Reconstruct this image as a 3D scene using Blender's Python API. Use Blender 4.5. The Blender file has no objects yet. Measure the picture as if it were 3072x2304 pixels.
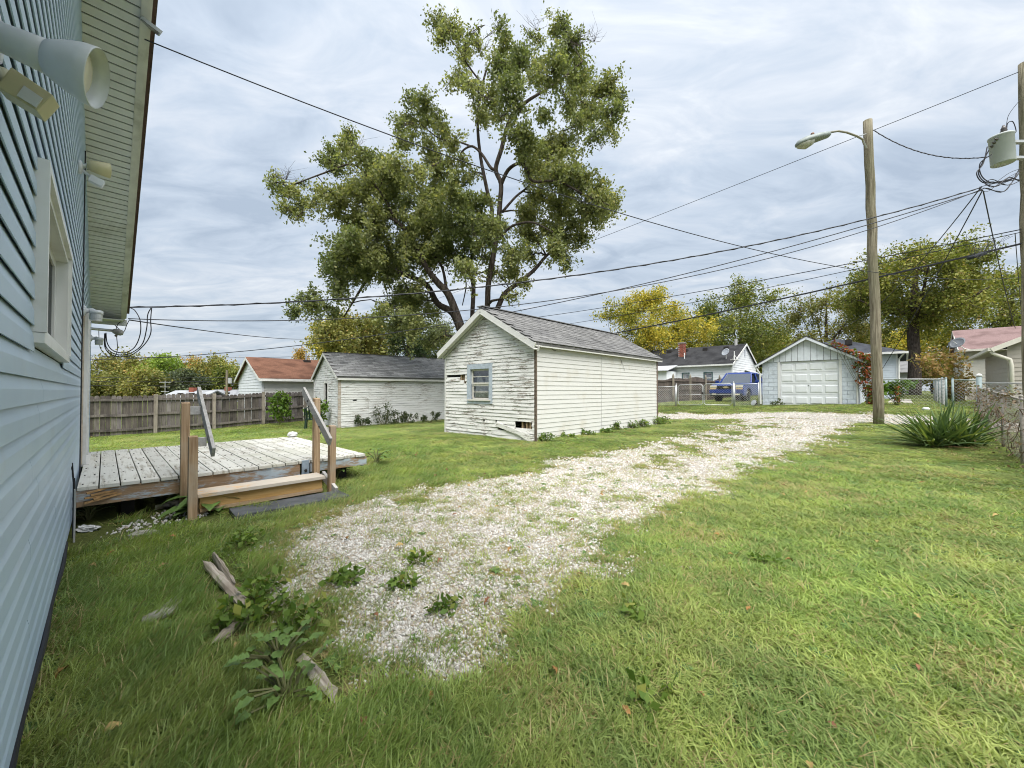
import bpy, bmesh, math, random
import numpy as np
from mathutils import Vector, Matrix
random.seed(7); rng = np.random.default_rng(7)
SC = bpy.context.scene
COL = SC.collection
# ------------------------------------------------------------------ camera
F = 1200.0; CAMH = 1.25; HOR = 1172.0
PITCH = math.atan((HOR-1152)/F)
cam = bpy.data.cameras.new('camera'); camo = bpy.data.objects.new('camera', cam); COL.objects.link(camo)
cam.sensor_width = 36; cam.lens = F/3072*36; cam.clip_start = .05; cam.clip_end = 3000
camo.location = (0, 0, CAMH); camo.rotation_euler = (math.pi/2+PITCH, 0, 0)
SC.camera = camo
# ------------------------------------------------------------------ world / sun / exposure
SUN_EL, SUN_AZ = math.radians(63), math.radians(164)   # azimuth clockwise from +Y: behind the camera, to the right
SKY_STRENGTH = .245; SUN_STRENGTH = 1.5; EXPOSURE = 2.27
def build_world():
    w = bpy.data.worlds.new('World'); SC.world = w; w.use_nodes = True
    nt = w.node_tree; nt.nodes.clear(); N = nt.nodes.new; K = nt.links.new
    out = N('ShaderNodeOutputWorld'); bg = N('ShaderNodeBackground'); bg2 = N('ShaderNodeBackground')
    sky = N('ShaderNodeTexSky'); sky.sky_type = 'NISHITA'; sky.sun_disc = False
    sky.sun_elevation = SUN_EL; sky.sun_rotation = SUN_AZ; sky.air_density = 1.2; sky.dust_density = 2
    K(sky.outputs[0], bg.inputs[0]); bg.inputs[1].default_value = .05
    tc = N('ShaderNodeTexCoord'); sep = N('ShaderNodeSeparateXYZ'); K(tc.outputs['Generated'], sep.inputs[0])
    def m(op, a, b=None, clamp=False):
        n = N('ShaderNodeMath'); n.operation = op; n.use_clamp = clamp
        for i, v in enumerate((a, b)):
            if v is None: continue
            if isinstance(v, (int, float)): n.inputs[i].default_value = v
            else: K(v, n.inputs[i])
        return n.outputs[0]
    z = m('MAXIMUM', sep.outputs[2], 0.0); zz = m('ADD', z, .16)
    px = m('DIVIDE', sep.outputs[0], zz); py = m('DIVIDE', sep.outputs[1], zz)
    cmb = N('ShaderNodeCombineXYZ'); K(px, cmb.inputs[0]); K(py, cmb.inputs[1])
    mp = N('ShaderNodeMapping'); mp.inputs['Rotation'].default_value = (0, 0, math.radians(-28)); mp.inputs['Scale'].default_value = (1.0, 1.9, 1)
    mp.inputs['Location'].default_value = (3.1, 1.7, 0)
    K(cmb.outputs[0], mp.inputs[0])
    n1 = N('ShaderNodeTexNoise'); n1.inputs['Scale'].default_value = .75; n1.inputs['Detail'].default_value = 5; n1.inputs['Roughness'].default_value = .52; n1.inputs['Distortion'].default_value = .5
    n2 = N('ShaderNodeTexNoise'); n2.inputs['Scale'].default_value = 2.9; n2.inputs['Detail'].default_value = 5; n2.inputs['Roughness'].default_value = .6; n2.inputs['Distortion'].default_value = .6
    K(mp.outputs[0], n1.inputs['Vector']); K(mp.outputs[0], n2.inputs['Vector'])
    s = m('ADD', m('MULTIPLY', n1.outputs[0], .52), m('MULTIPLY', n2.outputs[0], .48))
    rp = N('ShaderNodeValToRGB'); K(s, rp.inputs[0]); e = rp.color_ramp.elements
    e[0].position = .36; e[0].color = (.43, .51, .62, 1)
    e[1].position = .66; e[1].color = (.88, .91, .94, 1)
    q = rp.color_ramp.elements.new(.47); q.color = (.56, .64, .745, 1)
    q = rp.color_ramp.elements.new(.56); q.color = (.69, .745, .82, 1)
    K(rp.outputs[0], bg2.inputs[0])
    # overcast luminance: brighter overhead than at the horizon, all round
    K(m('MULTIPLY', m("ADD", m("MULTIPLY", z, .42), .79), SKY_STRENGTH), bg2.inputs[1])
    mx = N('ShaderNodeMixShader'); mx.inputs[0].default_value = .93
    K(bg.outputs[0], mx.inputs[1]); K(bg2.outputs[0], mx.inputs[2]); K(mx.outputs[0], out.inputs[0])
build_world()
sl = bpy.data.lights.new('sun', 'SUN'); so = bpy.data.objects.new('sun', sl); COL.objects.link(so)
sl.energy = SUN_STRENGTH; sl.angle = math.radians(60); sl.color = (1, .98, .945)
sd = Vector((math.sin(SUN_AZ)*math.cos(SUN_EL), math.cos(SUN_AZ)*math.cos(SUN_EL), math.sin(SUN_EL)))
so.rotation_euler = sd.to_track_quat('Z', 'Y').to_euler(); so.location = sd*60
SC.view_settings.view_transform = 'Standard'; SC.view_settings.look = 'None'
SC.view_settings.exposure = EXPOSURE; SC.view_settings.gamma = 1
SC.render.engine = 'CYCLES'
SC.cycles.use_denoising = True; SC.cycles.filter_width = 1.05
SC.cycles.use_adaptive_sampling = True; SC.cycles.adaptive_threshold = .02; SC.cycles.max_bounces = 4; SC.cycles.diffuse_bounces = 2; SC.cycles.glossy_bounces = 2; SC.cycles.transmission_bounces = 2; SC.cycles.transparent_max_bounces = 6
SC.cycles.caustics_reflective = False; SC.cycles.caustics_refractive = False
# ------------------------------------------------------------------ geometry of the place
LOTA = math.radians(44.48)
Ux, Uy = math.sin(LOTA), math.cos(LOTA); Vx, Vy = -Uy, Ux
LROT = math.pi/2-LOTA
def lot(u, v, z=0.): return Vector((u*Ux+v*Vx, u*Uy+v*Vy, z))
def uv_of(x, y): return (x*Ux+y*Uy, x*Vx+y*Vy)
cp, sp = math.cos(PITCH), math.sin(PITCH)
def ray(px, py):
    x = (px-1536)/F; z = (1152-py)/F
    return Vector((x, cp-z*sp, z*cp+sp))
def at(px, py, d):
    r = ray(px, py); t = d/r.y
    return Vector((r.x*t, d, CAMH+r.z*t))
CTRL = np.array([(0,0,0),(-3,-3,0),(4,-4,0),(0,3,0),(5,4,.02),(-3,4.5,0),(-1.7,5.6,.0),(8,6,.05),(2,6.5,.03),
 (.53,9.0,.10),(-2.05,11,.07),(4.95,13.8,.10),(10.7,11.7,.27),(13.1,11.3,.28),(7.4,5.8,.02),
 (6,16,.08),(7.2,18.9,.14),(12.8,14,.41),(10.5,21.9,.43),(12.9,20.5,.51),(15.6,18,.64),
 (10.6,27,.48),(15.4,31,.52),(14,26,.58),(18.7,34,.75),(-6.96,16,-.25),(-9.5,18.7,-.25),
 (-14.6,14.2,-.41),(-8.6,19.8,-.22),(-7.3,7.4,-.12),(-5,10,-.05),(-12,22,-.3),(20,14,.5),(24,24,.7),(-60,60,-.2),(0,90,.3),(60,60,.8),
 (100,0,.5),(-100,0,-.3),(0,-100,0),(-70,-70,0),(70,-70,0)], float)
def _tps(r2): return np.where(r2 > 1e-9, .5*r2*np.log(np.maximum(r2, 1e-9)), 0)
def _fit():
    P = CTRL[:, :2]; n = len(P)
    D = ((P[:, None]-P[None])**2).sum(-1); A = _tps(D)+np.eye(n)*.4
    Q = np.c_[np.ones(n), P]; M = np.block([[A, Q], [Q.T, np.zeros((3, 3))]])
    return np.linalg.solve(M, np.r_[CTRL[:, 2], 0, 0, 0])
_W = _fit()
def gz(x, y):
    x = np.asarray(x, float); y = np.asarray(y, float); sh = x.shape
    p = np.c_[x.ravel(), y.ravel()]; out = np.empty(len(p))
    rr = np.hypot(p[:, 0], p[:, 1]); k = np.minimum(1, 95/np.maximum(rr, 1e-6)); p = p*k[:, None]
    for i in range(0, len(p), 20000):
        q = p[i:i+20000]
        D = ((q[:, None]-CTRL[None, :, :2])**2).sum(-1)
        out[i:i+20000] = _tps(D)@_W[:-3]+_W[-3]+q@_W[-2:]
    f = np.clip((60-rr)/50, 0, 1)
    out += f*(.012*np.sin(p[:, 0]*2.1+1.3*np.sin(p[:, 1]*1.1))+.010*np.sin(p[:, 1]*2.7+.8*p[:, 0]))
    return out.reshape(sh)
def g1(x, y): return float(gz(np.array([x]), np.array([y]))[0])
def on_ground(px, py):
    r = ray(px, py); z = 0.
    for _ in range(25):
        t = (z-CAMH)/r.z; p = Vector((r.x*t, r.y*t, z)); z = .5*z+.5*g1(p.x, p.y)
    return Vector((p.x, p.y, g1(p.x, p.y)))
def wallpt(px, py, u):      # point on the vertical lot plane u = const -> (v, z)
    r = ray(px, py); t = u/(r.x*Ux+r.y*Uy)
    return (r.x*Vx+r.y*Vy)*t, CAMH+r.z*t
# ------------------------------------------------------------------ materials
def lin(r, g, b):
    f = lambda c: c/12.92 if c <= .04045 else ((c+.055)/1.055)**2.4
    return (f(r/255), f(g/255), f(b/255))
class NT:
    def __init__(s, name):
        s.m = bpy.data.materials.new(name); s.m.use_nodes = True; s.nt = s.m.node_tree; s.nt.nodes.clear()
        s.out = s.n('ShaderNodeOutputMaterial')
    def n(s, t, **kw):
        x = s.nt.nodes.new(t)
        for k, v in kw.items(): setattr(x, k, v)
        return x
    def k(s, a, b): s.nt.links.new(a, b)
    def set(s, sock, v):
        if isinstance(v, (int, float)): sock.default_value = v
        elif isinstance(v, (tuple, list)): sock.default_value = tuple(v)+((1,) if len(v) == 3 and sock.type == 'RGBA' else ())
        else: s.k(v, sock)
    def math(s, op, a, b=0., clamp=False):
        x = s.n('ShaderNodeMath', operation=op, use_clamp=clamp); s.set(x.inputs[0], a); s.set(x.inputs[1], b); return x.outputs[0]
    def mix(s, f, a, b, mode='MIX'):
        x = s.n('ShaderNodeMix', data_type='RGBA', blend_type=mode); s.set(x.inputs[0], f); s.set(x.inputs[6], a); s.set(x.inputs[7], b); return x.outputs[2]
    def pos(s, scale=(1, 1, 1), rot=(0, 0, 0), obj=False, jitter=False):
        v = s.n('ShaderNodeTexCoord').outputs['Object'] if obj else s.n('ShaderNodeNewGeometry').outputs['Position']
        mp = s.n('ShaderNodeMapping'); mp.inputs['Scale'].default_value = scale; mp.inputs['Rotation'].default_value = rot
        s.k(v, mp.inputs[0])
        if jitter:
            oi = s.n('ShaderNodeObjectInfo'); c = s.n('ShaderNodeCombineXYZ')
            s.k(s.math('MULTIPLY', oi.outputs['Random'], 37.), c.inputs[0]); s.k(s.math('MULTIPLY', oi.outputs['Random'], 91.), c.inputs[1])
            s.k(c.outputs[0], mp.inputs['Location'])
        return mp.outputs[0]
    def noise(s, v, scale=5, det=5, rough=.55, dist=0):
        x = s.n('ShaderNodeTexNoise'); s.k(v, x.inputs['Vector']); x.inputs['Scale'].default_value = scale
        x.inputs['Detail'].default_value = det; x.inputs['Roughness'].default_value = rough; x.inputs['Distortion'].default_value = dist
        return x.outputs[0]
    def ramp(s, f, lo, hi):
        x = s.n('ShaderNodeMapRange', interpolation_type='SMOOTHSTEP'); s.set(x.inputs[0], f)
        x.inputs[1].default_value = lo; x.inputs[2].default_value = hi; return x.outputs[0]
    def rnd(s): return s.n('ShaderNodeObjectInfo').outputs['Random']
    def isl(s): return s.n('ShaderNodeNewGeometry').outputs['Random Per Island']
    def bump(s, h, st=.3, dist=.01):
        b = s.n('ShaderNodeBump'); b.inputs['Strength'].default_value = st; b.inputs['Distance'].default_value = dist; s.k(h, b.inputs['Height']); return b.outputs[0]
    def bsdf(s, col, rough=.7, nrm=None, spec=.3, metal=0.):
        b = s.n('ShaderNodeBsdfPrincipled'); s.set(b.inputs['Base Color'], col); s.set(b.inputs['Roughness'], rough)
        b.inputs['Specular IOR Level'].default_value = spec; b.inputs['Metallic'].default_value = metal
        if nrm is not None: s.k(nrm, b.inputs['Normal'])
        s.k(b.outputs[0], s.out.inputs[0]); return b
def sc(c, k): return tuple(x*k for x in c)
MATS = {}
def plain(name, col, rough=.6, var=.18, scale=6, bump=.1, spec=.3, metal=0., dirt=None, rvar=.0):
    if name in MATS: return MATS[name]
    t = NT(name); p = t.pos()
    c = t.mix(t.ramp(t.noise(p, scale, 6), .3, .7), sc(col, 1-var), sc(col, 1+var*.6))
    if rvar:
        c = t.mix(1., c, t.mix(t.rnd(), sc((1, 1, 1), 1-rvar), sc((1, 1, 1), 1+rvar)), 'MULTIPLY')
    if dirt:
        c = t.mix(t.math('MULTIPLY', t.ramp(t.noise(p, scale*.35, 8, .65), .5, .72), .75), c, dirt)
    h = t.noise(p, scale*12, 4)
    t.bsdf(c, rough, t.bump(h, bump, .004) if bump else None, spec, metal)
    MATS[name] = t.m; return t.m
def peel(name, paint, wood, lo, hi, wood2=None, low=.9, zs=26, dirt=None):
    """old paint flaking off along the boards (local z is up)"""
    if name in MATS: return MATS[name]
    t = NT(name); p = t.pos((3.2, 3.2, zs), obj=True, jitter=True); pf = t.pos((16, 16, 60), obj=True, jitter=True); pl = t.pos(obj=True)
    f = t.math('ADD', t.math('MULTIPLY', t.noise(p, 1., 9, .68), .55), t.math('ADD', t.math('MULTIPLY', t.noise(pf, 1., 5, .6), .22), t.math('MULTIPLY', t.noise(pl, low, 3), .28)))
    k = t.ramp(f, lo, hi)
    w = t.mix(t.noise(t.pos((5, 5, 90), obj=True, jitter=True), 1, 4), wood, wood2 or sc(wood, 2.0))
    c = t.mix(t.noise(pf, .6, 3), sc(paint, .86), paint)
    c = t.mix(k, w, c)
    if dirt: c = t.mix(t.math('MULTIPLY', t.ramp(t.noise(pl, 1.7, 6), .52, .75), .6), c, dirt)
    t.bsdf(c, .75, t.bump(t.math('ADD', k, t.math('MULTIPLY', t.noise(pf, 3, 4), .5)), .5, .004), .2)
    MATS[name] = t.m; return t.m
def grain(name, c1, c2, c3=None, axis=2, rough=.75, k=1.):
    """bare timber; axis = the local axis the grain runs along"""
    if name in MATS: return MATS[name]
    t = NT(name); s = [38*k, 38*k, 38*k]; s[axis] = 2.2*k
    p = t.pos(tuple(s), obj=True, jitter=True); n = t.noise(p, 1, 6, .6, .6)
    c = t.mix(t.ramp(n, .3, .7), c1, c2)
    n2 = t.noise(t.pos((2.5, 2.5, 2.5), obj=True, jitter=True), 1, 4)
    c = t.mix(t.ramp(n2, .45, .75), c, c3 or sc(c1, .6))
    c = t.mix(1., c, t.mix(t.rnd(), (.8, .8, .8), (1.15, 1.15, 1.15)), 'MULTIPLY')
    t.bsdf(c, rough, t.bump(n, .5, .004), .2); MATS[name] = t.m; return t.m
def leafmat(name, c1, c2, c3=None, p3=.12, trans=.35, patch=.35):
    if name in MATS: return MATS[name]
    t = NT(name); r = t.isl()
    c = t.mix(r, c1, c2)
    if c3: c = t.mix(t.ramp(t.math('FRACT', t.math('MULTIPLY', r, 7.31)), 1-p3, 1-p3+.02), c, c3)
    c = t.mix(t.ramp(t.noise(t.pos(), patch, 3), .35, .65), t.mix(1., c, (.72, .78, .7), 'MULTIPLY'), t.mix(1., c, (1.2, 1.15, 1.05), 'MULTIPLY'))
    d = t.n('ShaderNodeBsdfPrincipled'); t.k(c, d.inputs['Base Color']); d.inputs['Roughness'].default_value = .55; d.inputs['Specular IOR Level'].default_value = .25
    tr = t.n('ShaderNodeBsdfTranslucent'); t.k(t.mix(1., c, (1.25, 1.3, .7), 'MULTIPLY'), tr.inputs[0])
    m = t.n('ShaderNodeMixShader'); m.inputs[0].default_value = trans; t.k(d.outputs[0], m.inputs[1]); t.k(tr.outputs[0], m.inputs[2]); t.k(m.outputs[0], t.out.inputs[0])
    MATS[name] = t.m; return t.m
def glass(name='window_glass', tint=(.55, .6, .6), refl=.35):
    if name in MATS: return MATS[name]
    t = NT(name); g = t.n('ShaderNodeBsdfGlossy'); g.inputs['Roughness'].default_value = .03; g.inputs[0].default_value = (.9, .93, .95, 1)
    tr = t.n('ShaderNodeBsdfTransparent'); tr.inputs[0].default_value = tint+(1,)
    m = t.n('ShaderNodeMixShader'); m.inputs[0].default_value = refl; t.k(tr.outputs[0], m.inputs[1]); t.k(g.outputs[0], m.inputs[2]); t.k(m.outputs[0], t.out.inputs[0])
    MATS[name] = t.m; return t.m
# ------------------------------------------------------------------ mesh builder
class MB:
    def __init__(s): s.v = []; s.f = []
    def add(s, vs, fs):
        o = len(s.v); s.v += [tuple(a) for a in vs]; s.f += [tuple(i+o for i in f) for f in fs]; return s
    def hexa(s, p):      # 8 points: bottom 4 (ccw from above), top 4
        return s.add(p, [(3, 2, 1, 0), (4, 5, 6, 7), (0, 1, 5, 4), (1, 2, 6, 5), (2, 3, 7, 6), (3, 0, 4, 7)])
    def box(s, x0, x1, y0, y1, z0, z1):
        return s.hexa([(x0, y0, z0), (x1, y0, z0), (x1, y1, z0), (x0, y1, z0), (x0, y0, z1), (x1, y0, z1), (x1, y1, z1), (x0, y1, z1)])
    def beam(s, a, b, w, h, up=(0, 0, 1)):     # board from a to b, w across, h along up
        a = Vector(a); b = Vector(b); d = (b-a).normalized(); up = Vector(up); x = d.cross(up).normalized(); y = x.cross(d).normalized()
        X = x*w/2; Y = y*h/2
        return s.hexa([a-X-Y, a+X-Y, b+X-Y, b-X-Y, a-X+Y, a+X+Y, b+X+Y, b-X+Y])
    def tube(s, pts, r, n=8, cap=True):
        pts = [Vector(p) for p in pts]; m = len(pts)
        rs = r if isinstance(r, (list, tuple)) else [r]*m
        o = len(s.v); t0 = (pts[1]-pts[0]).normalized()
        ref = Vector((0, 0, 1)) if abs(t0.z) < .9 else Vector((1, 0, 0))
        x = t0.cross(ref).normalized()
        for i, p in enumerate(pts):
            t = (pts[min(i+1, m-1)]-pts[max(i-1, 0)]).normalized()
            x = (x-t*x.dot(t))
            if x.length < 1e-6: x = t.orthogonal()
            x.normalize(); y = t.cross(x)
            for j in range(n):
                a = 2*math.pi*j/n; s.v.append(tuple(p+(x*math.cos(a)+y*math.sin(a))*rs[i]))
        for i in range(m-1):
            for j in range(n):
                a = o+i*n+j; b = o+i*n+(j+1) % n; s.f.append((a, b, b+n, a+n))
        if cap: s.f.append(tuple(o+j for j in range(n-1, -1, -1))); s.f.append(tuple(o+(m-1)*n+j for j in range(n)))
        return s
    def lathe(s, c, axis, prof, n=20, cap0=True, cap1=True):    # prof: [(t along axis, radius)]
        c = Vector(c); ax = Vector(axis).normalized(); x = ax.orthogonal().normalized(); y = ax.cross(x); o = len(s.v)
        for t, r in prof:
            for j in range(n):
                a = 2*math.pi*j/n; s.v.append(tuple(c+ax*t+(x*math.cos(a)+y*math.sin(a))*r))
        for i in range(len(prof)-1):
            for j in range(n):
                a = o+i*n+j; b = o+i*n+(j+1) % n; s.f.append((a, b, b+n, a+n))
        if cap0: s.f.append(tuple(o+j for j in range(n-1, -1, -1)))
        if cap1: s.f.append(tuple(o+(len(prof)-1)*n+j for j in range(n)))
        return s
    def prism(s, poly, ext, fn):   # poly 2D ccw; fn(a,b,t) -> 3D; t in ext
        n = len(poly); o = len(s.v)
        for t in ext: s.v += [tuple(fn(a, b, t)) for a, b in poly]
        s.f.append(tuple(o+i for i in range(n-1, -1, -1))); s.f.append(tuple(o+n+i for i in range(n)))
        for i in range(n): s.f.append((o+i, o+(i+1) % n, o+n+(i+1) % n, o+n+i))
        return s
    def mesh(s, name, mat, smooth=False):
        me = bpy.data.meshes.new(name); me.from_pydata(s.v, [], s.f)
        if mat is not None: me.materials.append(mat)
        if smooth: me.polygons.foreach_set('use_smooth', [True]*len(me.polygons))
        me.update(); return me
    def build(s, name, mat, parent=None, smooth=False, bevel=0.):
        if bevel:
            bm = bmesh.new(); me = s.mesh(name, mat); bm.from_mesh(me)
            bmesh.ops.bevel(bm, geom=list(bm.edges), offset=bevel, segments=2, affect='EDGES', profile=.6, clamp_overlap=True); bm.to_mesh(me); bm.free()
        else: me = s.mesh(name, mat, smooth)
        return link(name, me, parent)
def link(name, me, parent=None, loc=None, rot=None):
    o = bpy.data.objects.new(name, me); COL.objects.link(o)
    if parent: o.parent = parent
    if loc is not None: o.location = loc
    if rot is not None: o.rotation_euler = rot
    return o
def tag(o, label=None, cat=None, group=None, kind=None):
    if label: o['label'] = label
    if cat: o['category'] = cat
    if group: o['group'] = group
    if kind: o['kind'] = kind
    return o
def thing(name, label, cat, loc=(0, 0, 0), rz=0., group=None):
    o = bpy.data.objects.new(name, None); COL.objects.link(o); o.location = loc; o.rotation_euler = (0, 0, rz); o.empty_display_size = .2
    return tag(o, label, cat, group)
def copy_tree(o, parent=None):
    c = o.copy(); COL.objects.link(c); c.parent = parent
    for ch in o.children: copy_tree(ch, c)
    return c
def npmesh(name, V, Fq, mat, smooth=False):
    me = bpy.data.meshes.new(name); nv = len(V); nf, k = Fq.shape
    me.vertices.add(nv); me.vertices.foreach_set('co', np.asarray(V, np.float32).ravel())
    me.loops.add(nf*k); me.loops.foreach_set('vertex_index', Fq.astype(np.int32).ravel())
    me.polygons.add(nf); me.polygons.foreach_set('loop_start', np.arange(0, nf*k, k, dtype=np.int32))
    if smooth: me.polygons.foreach_set('use_smooth', np.ones(nf, bool))
    me.update(calc_edges=True)
    if mat: me.materials.append(mat)
    return me
# ------------------------------------------------------------------ ground, drive and alley
DRIVE_PX = [(2230,1258),(2190,1272),(2055,1301),(1889,1346),(1667,1392),(1500,1428),(1350,1462),(1200,1496),(1050,1540),(960,1580),(870,1625),(790,1665),(770,1720),(850,1800),(900,1900),(965,1955),(1060,1995),(1200,1995),
 (1330,2020),(1405,1980),(1450,1890),(1550,1805),(1700,1705),(1900,1590),(2050,1520),(2160,1445),(2300,1392),(2440,1345),(2500,1300),(2570,1272),(2570,1258)]
DRIVE = np.array([tuple(on_ground(*p)[:2]) for p in DRIVE_PX])
def poly_sd(x, y, P):      # signed distance, positive inside
    x = np.asarray(x); y = np.asarray(y); d = np.full(x.shape, 1e9); ins = np.zeros(x.shape, bool); n = len(P)
    for i in range(n):
        ax, ay = P[i]; bx, by = P[(i+1) % n]; ex, ey = bx-ax, by-ay
        t = np.clip(((x-ax)*ex+(y-ay)*ey)/(ex*ex+ey*ey+1e-12), 0, 1)
        d = np.minimum(d, np.hypot(x-ax-t*ex, y-ay-t*ey))
        c = ((ay > y) != (by > y)) & (x < (bx-ax)*(y-ay)/(by-ay+1e-12)+ax); ins ^= c
    return np.where(ins, d, -d)
ALLEY = (16.35, 19.0)
def vnoise(x, y, s, seed=0):
    """cheap smooth value noise for layout"""
    x = np.asarray(x)*s+seed*17.3; y = np.asarray(y)*s-seed*9.1
    xi = np.floor(x); yi = np.floor(y); fx = x-xi; fy = y-yi; fx = fx*fx*(3-2*fx); fy = fy*fy*(3-2*fy)
    h = lambda a, b: np.modf(np.abs(np.sin(a*127.1+b*311.7+seed)*43758.5453))[0]
    return (h(xi, yi)*(1-fx)+h(xi+1, yi)*fx)*(1-fy)+(h(xi, yi+1)*(1-fx)+h(xi+1, yi+1)*fx)*fy
def gravel_w(x, y):
    u = x*Ux+y*Uy; v = x*Vx+y*Vy
    near = np.hypot(x, y)
    w = poly_sd(x, y, DRIVE)/.35+.22
    wob = .25*np.sin(v*.7)+.12*np.sin(v*1.9+1)
    al = np.minimum(u-ALLEY[0]-wob, ALLEY[1]-u+wob)/.5
    al = np.where((v > -25) & (v < 40), al, -5)
    w = np.maximum(w, np.minimum(al, 1.6))
    # grassy strip between the wheel tracks and weedy patches
    mid = np.exp(-((v-3.0-.02*u)/.55)**2)*np.clip((u-5)/3, 0, 1)*np.clip((15.5-u)/1.5, 0, 1)
    w = np.minimum(w, 1.4)-1.35*mid-.35*np.clip((near-5)/5, 0, 1)*(u < 16)
    w += 1.7*(vnoise(x, y, 2.2, 1)-.52)+1.5*(vnoise(x, y, 5.5, 2)-.5)+.5*(vnoise(x, y, .8, 3)-.5)
    w = w-1.6*np.clip((1.85-y)/.35, 0, 1)      # the drive peters out in the grass
    return w
def m_ground():
    t = NT('lawn_ground'); a = t.n('ShaderNodeAttribute', attribute_name='gravel'); p = t.pos()
    g = t.math('ADD', a.outputs['Fac'], t.math('MULTIPLY', t.math('SUBTRACT', t.noise(p, 9, 7, .7), .5), 1.1))
    k = t.ramp(g, .1, .45)
    vo = t.n('ShaderNodeTexVoronoi'); vo.inputs['Scale'].default_value = 26; t.k(t.pos((1, 1, .3)), vo.inputs['Vector'])
    st = t.mix(t.ramp(vo.outputs['Distance'], .2, .62), (.60, .575, .53), (.33, .30, .25))
    st = t.mix(t.ramp(t.noise(p, 1.6, 6), .45, .72), st, t.mix(t.noise(p, 30, 3), (.34, .285, .205), (.48, .42, .33)))
    gr = t.mix(t.ramp(t.noise(p, 1.1, 5), .35, .65), (.10, .135, .03), (.17, .17, .05))
    gr = t.mix(t.ramp(t.noise(p, 45, 4, .7), .4, .75), (.07, .085, .024), gr)
    gr = t.mix(t.math('MULTIPLY', t.ramp(t.noise(p, .7, 5), .55, .75), .6), gr, (.20, .165, .075))
    # trodden straw-brown verge where gravel meets turf
    e = t.math('SUBTRACT', t.ramp(g, -.9, .1), k, True)
    gr = t.mix(t.math('MULTIPLY', e, t.ramp(t.noise(p, 2.4, 4), .4, .6)), gr, (.29, .21, .11))
    h = t.math('ADD', t.math('MULTIPLY', t.math('SUBTRACT', 1., vo.outputs['Distance']), k), t.noise(p, 60, 4))
    t.bsdf(t.mix(k, gr, st), .9, t.bump(h, .8, .02), .1); return t.m
def build_ground():
    th = np.concatenate([np.linspace(-64, 64, 440), np.linspace(66, 294, 90)])*math.pi/180
    rr = np.concatenate([[0.25], np.geomspace(.5, 30, 230), np.geomspace(31, 1500, 40)])
    T, R = np.meshgrid(th, rr); X = R*np.sin(T); Y = R*np.cos(T); Z = gz(X, Y); W = gravel_w(X, Y)
    nr, nt = R.shape; V = np.c_[X.ravel(), Y.ravel(), Z.ravel()]
    i = np.arange(nr-1)[:, None]*nt; j = np.arange(nt)[None]; j2 = (j+1) % nt
    Q = np.stack([(i+j).ravel(), (i+j2).ravel(), (i+nt+j2).ravel(), (i+nt+j).ravel()], 1)[:, ::-1]
    cfan = len(V); V = np.r_[V, [[0, 0, g1(0, 0)]]]
    me = npmesh('ground', V, Q, m_ground(), True)
    bm = bmesh.new(); bm.from_mesh(me); bm.verts.ensure_lookup_table()
    for a in range(nt):
        try: bm.faces.new((bm.verts[cfan], bm.verts[a], bm.verts[(a+1) % nt])).smooth = True
        except ValueError: pass
    bmesh.ops.recalc_face_normals(bm, faces=bm.faces)
    bm.faces.ensure_lookup_table()
    if bm.faces[0].normal.z < 0: bmesh.ops.reverse_faces(bm, faces=bm.faces)
    bm.to_mesh(me); bm.free()
    at_ = me.attributes.new('gravel', 'FLOAT', 'POINT'); at_.data.foreach_set('value', np.r_[W.ravel(), [-3]].astype(np.float32))
    tag(link('ground', me), 'patchy green lawn with a worn white gravel drive and alley', None, None, 'structure')
build_ground()
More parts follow.
